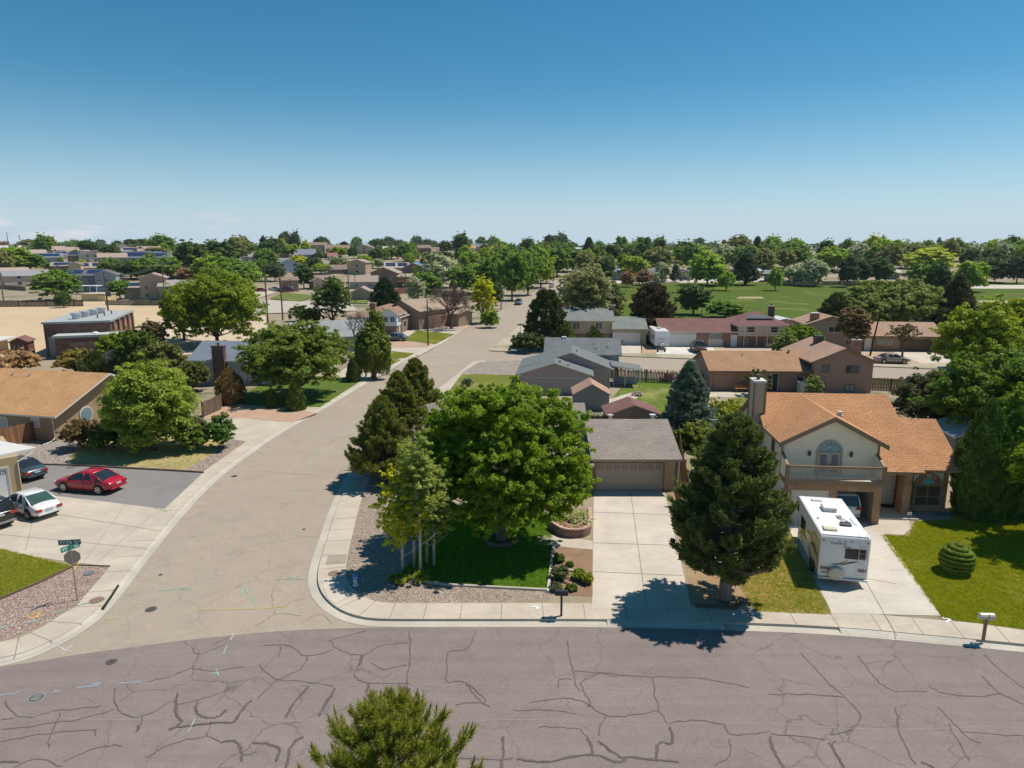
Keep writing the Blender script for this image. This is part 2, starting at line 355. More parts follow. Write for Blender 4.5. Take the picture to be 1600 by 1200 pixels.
# deciduous tree as a thing: trunk (with limbs) + crown
def decid(rng,name,loc,hgt,rx,c1,c2,label,group=None,ry=None,leafs=.2,ncl=420,per=34,zb=.22,tr=.3,trunk=(.17,.13,.10),r0=None,k=12,crad=.16,cat='tree',up=.5,sz=(.36,.55),L=None,asp=.62,cb=None,extra=.15,straight=False):
    t=empty(name,loc,0,label,cat,group); ry=ry or rx*.95; ch=hgt*(1-zb); zc=hgt-ch/2
    me,LL=crown_mesh(name+'_crown',rng,rx,ry,ch,zc,ncl,per,leafs,k,crad,sz,up,L,extra,asp)
    m=MB()
    if straight:
        m.tube([(0,0,-.1),(.04,.02,hgt*.3),(-.03,.05,hgt*.6),(0,0,hgt*.93)],[r0,r0*.8,r0*.55,r0*.15],7)
        for i in range(14): z=hgt*(zb+.05+.055*i); a=i*2.4; l=rx*.75*(1-i/17); m.tube([(0,0,z),(math.cos(a)*l*.5,math.sin(a)*l*.5,z+l*.35),(math.cos(a)*l,math.sin(a)*l,z+l*.8)],[r0*.3,r0*.2,.008],4)
    else: limbs(m,LL,hgt*max(zb,.12)*1.15,r0 or .035*hgt**.9,rng)
    m.obj('trunk',bark(trunk),t,True)
    foliage(me,'crown',leaf(c1,c2,tr),t); return t
# conifer crowns: whorled branches carrying tufts
def pine_mesh(rng,hgt,rad,z0=.12,nb=90,tufts=16,need=22,nl=.26,nw=.035,prof=None,droop=-.1,tr=.3,fill=.35,upt=.8):
    prof=prof or (lambda t: (1-t)**.75*(.55+.45*min(1,t*5)))
    V=[]; mb=MB(); mb.tube([(0,0,-.1),(.02,0,hgt*.35),(0,.03,hgt*.7),(0,0,hgt*.98)],[.032*hgt*1.15,.024*hgt,.013*hgt,.004*hgt],8)
    C=[];D=[];Rr=[]
    for i in range(nb):
        t=((i+.5)/nb)**.9; z=hgt*(z0+(1-z0)*t*.97); a=2.399963*i+rng.uniform(-.5,.5); l=rad*prof(t)*rng.uniform(.78,1.12)
        e=Vector((math.cos(a)*l,math.sin(a)*l,z+l*(.28+droop)+.1)); s=Vector((0,0,z)); m=s.lerp(e,.55)+Vector((0,0,-.12*l))
        mb.tube([s,m,e],[.012*hgt*(1-t)+.015,.008*hgt*(1-t)+.01,.008],4,False)
        nf=max(2,int(tufts/4)); bd=(e-s).normalized(); sd=bd.cross(Vector((0,0,1))).normalized()
        for j in range(nf):
            u=1 if j==0 else rng.uniform(fill,1)**.6; q=(s*(1-u)**2+m*2*u*(1-u)+e*u*u); sgn=rng.choice([-1,1]); fd=(bd*.6+sd*sgn*rng.uniform(.1,.9)*(j>0)+Vector((0,0,upt*rng.uniform(.55,1.1)))+Vector(rng.normal(size=3))*.12).normalized(); fl=(.30*l*(1.15-.35*u)+nl*.6)*rng.uniform(.7,1.2)
            for k in range(5):
                p=q+fd*fl*(k+.4)/5+Vector(rng.normal(size=3))*nl*.12; C.append(tuple(p)); D.append(tuple(fd))
    C.append((0,0,hgt));D.append((0,0,1))
    C=np.array(C);D=nrm(np.array(D)); k=len(C); c=np.repeat(C,need,0); d=np.repeat(D,need,0)+rng.normal(size=(k*need,3))*.5; d=nrm(d)
    L=nl*rng.uniform(.6,1.15,k*need)[:,None]; P=c+d*L*.5+rng.normal(size=c.shape)*nl*.12
    N=nrm(rng.normal(size=c.shape)+np.array([0,0,.4])); B=nrm(np.cross(d,N))*nw
    V=np.stack([P-d*L*.5-B*.5,P-d*L*.5+B*.5,P+d*L*.5+B*.8,P+d*L*.5-B*.8],1)
    return quadmesh('needles',V),mb
def conifer(rng,name,loc,hgt,rad,c1,c2,label,group=None,cat='tree',tr=.12,trunk=(.16,.11,.08),**k):
    t=empty(name,loc,0,label,cat,group); me,mb=pine_mesh(rng,hgt,rad,**k); mb.obj('trunk',bark(trunk),t,True); foliage(me,'crown',leaf(c1,c2,tr),t); return t
def dense_cone(rng,prof,hgt,n,leaf_,lump=.08,up=.9,sq=(1,1)):    # arborvitae, topiary, clipped shapes; prof(t)->radius
    t=rng.uniform(0,1,n*2); r=np.array([prof(x) for x in t]); keep=rng.uniform(0,1,n*2)<r/r.max(); t=t[keep][:n]; r=r[keep][:n]; n=len(t)
    a=rng.uniform(0,2*math.pi,n); j=1+lump*(np.sin(a*5+t*17)+np.sin(a*9-t*31+1)+rng.normal(size=n)*.6)
    rr=r*j*rng.uniform(.9,1.02,n); P=np.stack([np.cos(a)*rr*sq[0],np.sin(a)*rr*sq[1],t*hgt+rng.normal(size=n)*.03],1); N=np.stack([np.cos(a),np.sin(a),np.full(n,.35)],1)+rng.normal(size=(n,3))*.35
    d=np.stack([np.cos(a)*.35,np.sin(a)*.35,np.full(n,up)],1)+rng.normal(size=(n,3))*.35
    return leaves(P,N,leaf_*rng.uniform(.6,1.3,n),rng,.5,dirv=d)
def bush(rng,name,loc,rx,h,c1,c2,label,group=None,ry=None,leafs=.1,ncl=90,per=26,cat='bush',tr=.25,k=7):
    t=empty(name,loc,0,label,cat,group); me,LL=crown_mesh(name,rng,rx,ry or rx,h*1.0,h*.5,ncl,per,leafs,k,.24,(.45,.62)); 
    m=MB()
    for i in range(5):
        a=i*1.3; m.tube([(math.cos(a)*.08,math.sin(a)*.08,-.05),(math.cos(a)*rx*.4,math.sin(a)*rx*.4,h*.5)],[.03,.012],5)
    m.obj('stem',bark((.14,.1,.07)),t); foliage(me,'foliage',leaf(c1,c2,tr),t); return t
def bare_tree(rng,mb,p,d,l,r,depth):
    e=p+d*l; mid=p.lerp(e,.5)+Vector(rng.normal(size=3))*l*.05; mb.tube([p,mid,e],[r,r*.85,r*.68],5 if r>.05 else 3,False)
    if depth==0: return
    for i in range(3 if depth>1 else 4):
        nd=(d+Vector(rng.normal(size=3))*.48+Vector((0,0,.06))).normalized(); bare_tree(rng,mb,p.lerp(e,rng.uniform(.55,1)) if i else e,nd,l*rng.uniform(.62,.86),r*.6,depth-1)
def strands(rng,L,n,ln,leaf_):      # hanging willow shoots
    P=[];D=[]
    A=np.array(L); 
    for i in range(n):
        l=A[rng.integers(len(A))]; d=usph(1,rng)[0]; d[2]=abs(d[2])*.5; p=l[:3]+d*l[3:]; q=rng.uniform(.4,1)*ln; m=int(q/.16)
        for j in range(m):
            P.append(p+np.array([d[0]*.12*math.sin(j*.3),d[1]*.12*math.sin(j*.3),-j*.16])+rng.normal(size=3)*.05); D.append([d[0]*.2,d[1]*.2,-1])
    P=np.array(P); D=np.array(D)+rng.normal(size=P.shape)*.3; N=rng.normal(size=P.shape)+np.array([0,0,.4])
    return leaves(P,N,leaf_*rng.uniform(.7,1.3,len(P)),rng,.28,dirv=D)
# ---------------------------------------------------------------- ground sheets
def smooth(pts,k=8):
    P=[Vector((p[0],p[1],0)) for p in pts]; out=[]
    for i in range(len(P)-1):
        a,b,c,d=P[max(i-1,0)],P[i],P[i+1],P[min(i+2,len(P)-1)]
        for j in range(k):
            t=j/k; out.append(.5*((2*b)+(c-a)*t+(2*a-5*b+4*c-d)*t*t+(3*b-a-3*c+d)*t**3))
    out.append(P[-1]); return out
def offset(P,d):
    o=[]
    for i,p in enumerate(P):
        t=(P[min(i+1,len(P)-1)]-P[max(i-1,0)]).normalized(); o.append(p+Vector((-t.y,t.x,0))*d)
    return o
def sheet(name,pts,z,mat,kind='structure',sub=False,label=None):
    m=MB(); m.face([(p[0],p[1],z) for p in pts]); me=m.mesh(name)
    if me.polygons[0].normal.z<0: me.flip_normals()
    o=link(name,me,mat); tag(o,label,None,None,kind); return o
def psheet(name,px,z,mat,**k): return sheet(name,[G(a,b,z) for a,b in px],z,mat,**k)
def strip(name,A,B,za,zb,mat,kind='structure',parent=None):
    m=MB(); n=min(len(A),len(B))
    for i in range(n-1): m.face([(A[i].x,A[i].y,za),(A[i+1].x,A[i+1].y,za),(B[i+1].x,B[i+1].y,zb),(B[i].x,B[i].y,zb)])
    me=m.mesh(name)
    if sum(p.normal.z for p in me.polygons)<0: me.flip_normals()
    o=link(name,me,mat,parent); tag(o,kind=kind); return o
def drape(name,q,dz,mat,nu=12,nv=12,kind='structure'):      # q: 4 world corners, follows the terrain
    m=MB(); g=[]
    for i in range(nu+1):
        for j in range(nv+1):
            a=q[0].lerp(q[1],i/nu); b=q[3].lerp(q[2],i/nu); c=a.lerp(b,j/nv); g.append(m.p((c.x,c.y,terr(c.x,c.y)+dz)))
    for i in range(nu):
        for j in range(nv):
            k=i*(nv+1)+j; m.f.append([g[k],g[k+nv+1],g[k+nv+2],g[k+1]]); m.m.append(0)
    me=m.mesh(name,uv=False)
    if sum(p.normal.z for p in me.polygons)<0: me.flip_normals()
    o=link(name,me,mat); tag(o,kind=kind); return o
RZ=[0]
def ribbon(mb,pts,w,z):
    P=[Vector((p[0],p[1],0)) for p in pts]; n=len(P); W=[w]*n if isinstance(w,(int,float)) else w
    z+=RZ[0]*.00035; RZ[0]=(RZ[0]+1)%9; pr=None
    for i in range(n):
        t=(P[min(i+1,n-1)]-P[max(i-1,0)]).normalized(); q=Vector((-t.y,t.x,0))*W[i]/2; a,b=P[i]-q,P[i]+q; cur=(mb.p((a.x,a.y,z)),mb.p((b.x,b.y,z)))
        if pr: mb.f.append([pr[0],cur[0],cur[1],pr[1]]); mb.m.append(mb.mi)
        pr=cur
# ================================================================ GROUND
CON=(.52,.45,.36)
def ground():
    ys=[-100,-30,0,10,15,20,40,60,80,100,115]+list(range(120,152,3))+list(range(155,250,15))+list(range(250,600,6))+[620,700,900,1250]
    xs=[-1300,-700,-500]+list(range(-400,401,40))+[500,700,1300]
    m=MB(); g=[[m.p((x,y,terr(x,y))) for x in xs] for y in ys]
    for i in range(len(ys)-1):
        for j in range(len(xs)-1): m.f.append([g[i][j],g[i][j+1],g[i+1][j+1],g[i+1][j]]); m.m.append(0)
    o=m.obj('ground',soil((.30,.235,.16),(.38,.31,.215),.35,(.10,.125,.04)),None,True); tag(o,kind='structure')
ground()
LIGHT=asphalt((.285,.237,.187),(.34,.283,.223),.35,.3,grain=.5)
DARK=asphalt((.16,.130,.12),(.235,.192,.174),.45,.34,seal=.015,grain=.5,streak=.22)
OLDA=asphalt((.17,.16,.155),(.24,.225,.215),.3,.9,grain=.4)
CONC=concrete(CON); CONW=concrete((.57,.50,.415)); CONT=concrete((.47,.42,.35))
def relax(P,n=14):
    for _ in range(n): P=[P[0]]+[(P[i-1]+P[i]*2+P[i+1])/4 for i in range(1,len(P)-1)]+[P[-1]]
    return P
# left edge of the side street (asphalt line), read off the picture near to far
Lpx=[(-130,1068),(-60,1054),(0,1041),(45,1031),(100,1005),(140,981),(180,945),(222,886),(282,811),(338,750),(400,704),(455,667),(512,637),(565,603),(615,577),(662,552)]
Lw=[G(a,b,-.12) for a,b in Lpx]
d1=Vector((24.3,161,0)).normalized(); last=Lw[-1]
Lw+= [Vector((last.x+d1.x*s,last.y+d1.y*s,0)) for s in (25,50,75,100,130,160,200,240,290)]
LE=relax(smooth(Lw,6))
Rpx=[(1900,1058),(1760,1038),(1600,1019),(1500,1010),(1400,1000),(1300,992),(1200,987),(1100,984),(1000,981),(900,980),(800,980),(700,980),(620,980),(575,979),(540,972),(510,958),(488,936),(480,912),(484,886),(496,850),(508,815),(522,778),(545,738),(570,702),(600,672),(640,637),(685,608)]
Rw=[G(a,b,-.12) for a,b in Rpx]; l2=Rw[-1]
Rw+=[Vector((l2.x+d1.x*s,l2.y+d1.y*s,0)) for s in (8,15,21.0)]
RE=relax(smooth(Rw,6))
def frange(a,b,n): return [a+(b-a)*i/n for i in range(n+1)]
# side street surface (lighter, older) up to the crest and the cross street
def road_far(o,p,q,n,dz,mat): pass
xdir=Vector((35.07,-9.5,0)).normalized()          # cross street runs this way (to the right)
XN0=Vector((Rw[-1].x,Rw[-1].y,0))                 # near corner of the cross street
m=MB()
# body of the side street between both edges, near part flat
nl=[p for p in LE if p.y<=104]; nr=[p for p in RE if (p.x<-2 or p.y>40)]
poly=[(p.x,p.y) for p in nl]+[(XN0.x,XN0.y)]+[(p.x,p.y) for p in reversed([p for p in RE if p.x<6.0])]
poly+=[(6,22.0),(poly[0][0]-1,22.0)]
me_pts=poly
street=sheet('street',me_pts,-.124,LIGHT)
def lane(name,a,b,wl,dz,mat,step=6,side=1):
    d=(b-a).normalized(); q=Vector((d.y,-d.x,0))*side; n=max(2,int((b-a).length/step)); m=MB(); prev=None
    for i in range(n+1):
        p=a.lerp(b,i/n); r=p+q*wl; cur=[m.p((p.x,p.y,terr(p.x,p.y)+dz)),m.p((r.x,r.y,terr(r.x,r.y)+dz))]
        if prev: m.f.append([prev[0],prev[1],cur[1],cur[0]]); m.m.append(0)
        prev=cur
    me=m.mesh(name)
    if sum(p.normal.z for p in me.polygons)<0: me.flip_normals()
    o=link(name,me,mat); tag(o,kind='structure'); return o
lv=[p for p in LE if p.y<=104][-1]; lv=Vector((lv.x,lv.y,0))
lane('far_street',lv,lv+d1*225,10.4,.010,LIGHT)
lane('cross_street',XN0+xdir*-1.5,XN0+xdir*130,10.2,.014,LIGHT,6,-1)
# front street, resurfaced and darker, with its irregular joint across the side street
Fpx=[(1900,1058),(1760,1038),(1600,1019),(1500,1010),(1400,1000),(1300,992),(1200,987),(1100,984),(1000,981),(900,980),(800,980),(700,980),(620,980),(560,981),(500,983),(440,986),(380,991),(300,999),(200,1012),(120,1023),(60,1033),(0,1042),(-60,1054),(-130,1068)]
Fw=[G(a,b,-.12) for a,b in Fpx]
FW=smooth(Fw,6); FWp=[(p.x,p.y) for p in FW]
sheet('front_street',FWp+[(FW[-1].x-60,FW[-1].y-14),(FW[-1].x-60,12),(FW[0].x+60,12),(FW[0].x+60,FW[0].y-14)],-.119,DARK)
# yards as raised blocks behind the kerbs
KW=.5                                                # gutter width
YARD=soil((.30,.24,.16),(.37,.30,.21),.5,(.10,.12,.045))
Li=offset(LE,KW); Ri=offset(RE,-KW)
def block(name,pts,mat,z0=-.3,z1=0):
    m=MB(); a=sum(pts[i][0]*pts[(i+1)%len(pts)][1]-pts[(i+1)%len(pts)][0]*pts[i][1] for i in range(len(pts)))
    if a<0: pts=pts[::-1]
    m.mi=0; m.face([(p[0],p[1],z1) for p in pts]); m.mi=1
    for i in range(len(pts)):
        p,q=pts[i],pts[(i+1)%len(pts)]; m.face([(p[0],p[1],z0),(q[0],q[1],z0),(q[0],q[1],z1),(p[0],p[1],z1)])
    o=m.obj(name,[mat,CONT]); tag(o,kind='structure'); return o
lb=[p for p in Li if p.y<150]; block('yard_ground',[(p.x,p.y) for p in lb]+[(-260,lb[-1].y),(-260,lb[0].y-20),(lb[0].x-5,lb[0].y-6)],YARD)
rc=[p for p in Ri]; e=XN0+Vector((d1.y,-d1.x,0))*KW
block('corner_ground',[(p.x,p.y) for p in rc]+[(XN0.x+xdir.x*130,XN0.y+xdir.y*130-.6),(rc[0].x+60,rc[0].y-14)],YARD)
XF0=XN0+d1*10.7
block('far_yard_ground',[(XF0.x+.4,XF0.y),(XF0.x+d1.x*38+.4,XF0.y+d1.y*38),(XF0.x+d1.x*38+160,XF0.y+d1.y*38-30),(XF0.x+xdir.x*130,XF0.y+xdir.y*130)],soil((.42,.35,.26),(.5,.43,.33),.5,(.2,.2,.1)))
# gutters and sidewalks
GUT=concrete((.50,.46,.385))
strip('gutter',LE,Li,-.112,-.105,GUT); strip('gutter',RE,Ri,-.112,-.105,GUT)
near=lambda P:[p for p in P if p.y<150]
# rolled kerb on the left street side: a low ramp in front of the walk
strip('kerb',offset(near(LE),.28),offset(near(LE),.56),-.10,.006,GUT)
strip('sidewalk',offset(near(LE),.5),offset(near(LE),1.95),.008,.008,CONC)
# right hand corner: walk widths vary
A=[p for p in RE]
strip('sidewalk',offset(A,-KW+.0),offset(A,-1.95),.008,.008,CONC)
# sidewalk joints
m=MB()
for P,s,a,b in ((LE,1,.3,1.95),(RE,-1,.5,1.95)):
    acc=0
    for i in range(1,len(P)-1):
        acc+=(P[i]-P[i-1]).length
        if P[i].y>115: break
        if acc>1.5:
            acc=0; t=(P[i+1]-P[i-1]).normalized(); q=Vector((-t.y,t.x,0))*s; ribbon(m,[P[i]+q*a,P[i]+q*b],.028,.0125)
tag(m.obj('sidewalk_joint',plain((.2,.17,.14),.9)),kind='structure')
# ---- surfaces on the yards, traced as ground polygons
GRV=gravel((.41,.315,.24),(.55,.44,.35),(.66,.58,.49),17); PNK=gravel((.42,.27,.22),(.57,.43,.36),(.68,.6,.52),15)
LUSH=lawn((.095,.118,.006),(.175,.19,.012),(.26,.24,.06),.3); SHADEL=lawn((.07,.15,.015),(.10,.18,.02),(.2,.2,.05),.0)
DRYL=lawn((.15,.17,.03),(.21,.21,.05),(.36,.27,.13),.75); MIDL=lawn((.13,.16,.022),(.18,.20,.03),(.3,.25,.10),.3)
MUL=soil((.22,.13,.08),(.33,.21,.13),3)
sheet('near_lawn',[(-60,-40),(60,-40),(60,11.6),(-60,11.6)],-.117,LUSH)
Z1,Z2,Z3,Z4=.004,.012,.016,.021
psheet('driveway',[(-40,775),(150,770),(258,795),(190,883),(172,885),(110,878),(-40,856)],Z2,CONC)
psheet('driveway',[(48,725),(135,729),(230,734),(317,739),(257,795),(150,782),(30,768),(-30,766)],Z3,OLDA)
psheet('lawn',[(-60,852),(0,858),(110,884),(108,889),(0,935),(-60,960)],Z3,MIDL)
psheet('gravel_bed',[(-60,960),(0,936),(112,886),(172,885),(118,948),(66,976),(0,1003),(-60,1020)],Z2,PNK)
psheet('gravel_bed',[(30,700),(52,690),(118,680),(150,690),(112,722),(50,727),(30,720)],Z2,gravel((.42,.35,.3),(.52,.45,.38),(.6,.55,.5),9))
psheet('gravel_bed',[(285,735),(316,738),(384,690),(352,686)],Z2,gravel((.42,.32,.26),(.5,.41,.34),(.6,.5,.45),9))
psheet('dry_lawn',[(108,722),(110,708),(130,692),(180,680),(330,680),(360,682),(345,702),(290,734),(180,728)],Z3,lawn((.30,.26,.11),(.38,.32,.16),(.48,.37,.22),.9))
psheet('driveway',[(280,664),(372,652),(450,660),(387,690),(362,686),(300,678)],Z2,CONC)
psheet('gravel_bed',[(312,628),(440,636),(497,645),(455,660),(372,652),(318,655)],Z3,soil((.42,.27,.18),(.52,.36,.25),2))
psheet('lawn',[(370,620),(440,585),(540,590),(563,596),(500,636),(440,636),(380,632)],Z3,lawn((.075,.13,.015),(.12,.175,.025),(.2,.17,.07),.15))
psheet('driveway',[(520,588),(545,572),(612,574),(640,560),(600,585),(567,597)],Z2,CONC)
psheet('lawn',[(565,582),(598,560),(628,562),(592,580)],Z3,LUSH)
psheet('lawn',[(590,550),(597,547),(648,552),(632,560),(598,558)],Z3,LUSH)
psheet('driveway',[(590,545),(600,538),(680,542),(655,556),(640,553)],Z2,CONC)
psheet('gravel_bed',[(600,537),(630,532),(675,538),(668,543),(600,543)],Z3,soil((.42,.27,.19),(.52,.36,.26),2))
psheet('lawn',[(624,530),(652,516),(711,522),(680,538)],Z3,LUSH)
psheet('driveway',[(630,520),(648,510),(700,513),(722,515),(711,522),(652,516),(636,527)],Z3+.002,CONC)
psheet('gravel_bed',[(665,505),(700,497),(748,504),(722,516),(676,512)],Z3,soil((.42,.29,.23),(.5,.38,.3),2))
# corner house grounds
psheet('gravel_bed',[(556,745),(600,700),(660,660),(690,700),(690,900),(860,915),(858,936),(700,945),(575,946),(541,932),(543,880),(556,800)],Z1,GRV)
psheet('lawn',[(615,905),(640,880),(700,800),(860,800),(863,870),(855,922),(700,914)],Z2,SHADEL)
psheet('driveway',[(925,950),(928,764),(1038,766),(1080,948)],Z2,CONW)
psheet('planting_bed',[(862,848),(870,852),(926,860),(926,932),(862,928)],Z2+.002,MUL)
psheet('path',[(840,838),(862,836),(926,845),(926,859),(866,853),(835,850)],Z4,CONC)
psheet('planting_bed',[(1044,770),(1062,772),(1200,900),(1215,958),(1085,948)],Z1,soil((.30,.19,.10),(.40,.27,.15),2,None))
psheet('lawn',[(1150,905),(1196,790),(1222,806),(1270,905),(1298,960),(1180,955)],Z2,lawn((.12,.17,.018),(.17,.21,.025),(.42,.30,.14),.62))
psheet('driveway',[(1222,806),(1372,820),(1470,962),(1300,958)],Z3,concrete((.56,.51,.44)))
psheet('lawn',[(1376,836),(1420,838),(1430,815),(1480,812),(1500,730),(1640,730),(1640,830),(1900,860),(1900,1010),(1640,985),(1600,984),(1472,966)],Z2,LUSH)
psheet('path',[(1355,790),(1420,812),(1423,826),(1411,836),(1378,834),(1355,826)],Z4,CONC)
psheet('planting_bed',[(1422,800),(1480,800),(1505,812),(1490,817),(1424,813)],Z4,soil((.35,.28,.26),(.45,.36,.32),2))
psheet('path',[(1580,795),(1640,800),(1640,820),(1575,806)],Z4,CONC)
# back yards
psheet('lawn',[(940,640),(985,590),(1058,592),(1060,650),(1000,668),(950,655)],Z2,lawn((.09,.15,.015),(.13,.19,.02),(.3,.27,.1),.4))
psheet('lawn',[(1095,640),(1180,610),(1190,680),(1150,720),(1095,720),(1060,700)],Z2,MIDL)
psheet('patio',[(925,632),(990,612),(1000,618),(972,640),(950,652)],Z3,CONC)
psheet('patio',[(1108,612),(1200,614),(1200,622),(1108,620)],Z3,CONC)
psheet('lawn',[(700,613),(722,584),(830,587),(800,606)],Z2,MIDL)
psheet('gravel_bed',[(720,583),(748,566),(832,562),(832,588)],Z2,gravel((.42,.36,.29),(.5,.44,.36),(.6,.55,.5),9))
psheet('lawn',[(1340,602),(1350,590),(1425,592),(1425,603)],Z2,lawn((.10,.14,.03),(.15,.17,.05),(.32,.28,.14),.45))
psheet('lawn',[(1340,640),(1400,640),(1420,660),(1400,690),(1360,660)],Z2,DRYL)
# driveways across the cross street
psheet('driveway',[(952,535),(1003,535),(1003,552),(950,552)],Z3,CONW)
psheet('gravel_bed',[(1001,537),(1022,537),(1024,552),(1002,552)],Z3,soil((.42,.28,.17),(.5,.36,.23),2))
psheet('driveway',[(1024,537),(1112,540),(1122,555),(1026,553)],Z3+.001,concrete((.66,.62,.56)))
psheet('gravel_bed',[(1112,541),(1215,543),(1240,552),(1122,552)],Z2,soil((.46,.34,.24),(.54,.42,.32),2))
psheet('driveway',[(1395,550),(1470,549),(1490,566),(1440,568)],Z3,CONW)
psheet('gravel_bed',[(1355,551),(1396,551),(1440,568),(1345,565)],Z3+.001,soil((.42,.30,.18),(.5,.37,.24),2))
# apron ramps over the kerb at the driveways
def apron(a,b,mat=GUT):
    P=[p for p in RE if a<p.x<b and p.y<40]
    if len(P)>1: strip('driveway_apron',offset(P,-.12),offset(P,-.62),-.105,.010,mat)
apron(4.0,10.0); apron(14.8,20.6)
# sand lot, park and far surfaces
q=[GT(-500,560),GT(240,560),GT(262,471),GT(-900,471)]
drape('sand_lot',q,.155,soil((.52,.38,.225),(.62,.475,.30),.25),20,20)
drape('sand_lot',[GT(235,560),GT(420,545),GT(415,495),GT(262,471)],.16,soil((.55,.43,.30),(.64,.52,.38),.25),10,10)
PARK=lawn((.06,.105,.006),(.10,.14,.010),(.22,.20,.05),.2,.3)
drape('park_lawn',[GT(955,510),GT(1900,520),GT(1950,441),GT(958,441)],.12,PARK,30,50)
drape('park_road',[GT(940,444.5),GT(1180,441.5),GT(1210,436),GT(940,438)],.2,CONW,20,6)
drape('park_road',[GT(1490,452),GT(1800,453),GT(1800,446),GT(1490,446)],.2,CONW,20,6)
drape('park_dirt',[GT(1150,468),GT(1195,468),GT(1190,465),GT(1155,465)],.2,soil((.34,.30,.13),(.4,.34,.17),.5),6,6)
drape('park_dirt',[GT(1530,474),GT(1580,475),GT(1580,470.5),GT(1528,471)],.2,soil((.36,.32,.15),(.42,.36,.2),.5),6,6)
# subdivision streets on the left
drape('subdivision_street',[GT(395,492),GT(560,487),GT(545,474),GT(400,470)],.19,CONT,10,6)
drape('subdivision_street',[GT(400,468),GT(450,452),GT(425,450),GT(396,458)],.2,CONC,8,6)
drape('grass_verge',[GT(422,468),GT(470,473),GT(492,463),GT(440,458)],.24,lawn((.10,.15,.02),(.15,.18,.04),(.3,.28,.1),.3),8,6)
drape('grass_verge',[GT(545,475),GT(575,476),GT(577,466),GT(550,466)],.24,lawn((.10,.15,.02),(.15,.18,.04),(.3,.28,.1),.3),8,6)
drape('grass_verge',[GT(205,479),GT(262,478),GT(262,470),GT(210,470)],.22,lawn((.06,.10,.02),(.1,.13,.03),(.3,.28,.1),.2),8,6)
# ---------------------------------------------------------------- crack sealant, paint marks, covers on the streets
SEAL=plain((.075,.062,.058),.8); SEAL2=plain((.115,.094,.087),.9,0,.35)
def pxline(mb,pts,w,z,jit=0,seed=0):
    P=[G(a,b,z) for a,b in pts]; P=smooth(P,5); rg=random.Random(seed+int(pts[0][0])); W=[w*rg.uniform(.65,1.3) for _ in P]
    P=[Vector((p.x+rg.uniform(-jit,jit),p.y+rg.uniform(-jit,jit),0)) for p in P]; ribbon(mb,P,W,z)
zf=-.115
thick=[[(276,1083),(275,1116),(283,1127),(272,1137),(265,1139)],[(308,1098),(306,1110),(316,1120),(340,1120),(355,1108)],[(338,1128),(365,1128),(375,1113),(392,1094)],[(265,1139),(300,1133),(338,1129)],[(218,1133),(214,1143)],
 [(345,1160),(365,1158),(376,1170),(378,1190)],[(482,1072),(462,1095),(446,1121)],[(523,1075),(510,1098),(498,1119)],[(575,1068),(573,1082)],[(0,0+1190),(30,1190)],
 [(808,1186),(850,1191),(900,1181),(930,1180),(960,1190),(973,1189),(980,1183),(1020,1187),(1060,1190)],[(935,1158),(950,1170),(972,1185)],[(1047,1135),(1049,1160),(1029,1162),(1026,1190)],[(918,1155),(923,1165),(925,1178)],
 [(1203,1150),(1210,1175),(1225,1200)],[(784,1150),(786,1175),(783,1200)],[(566,1024),(561,1040)],[(396,1160),(420,1163),(436,1172),(430,1190)],[(473,1150),(455,1165),(446,1200)],[(1295,1160),(1310,1185),(1320,1203)],[(1440,1190),(1460,1200)]]
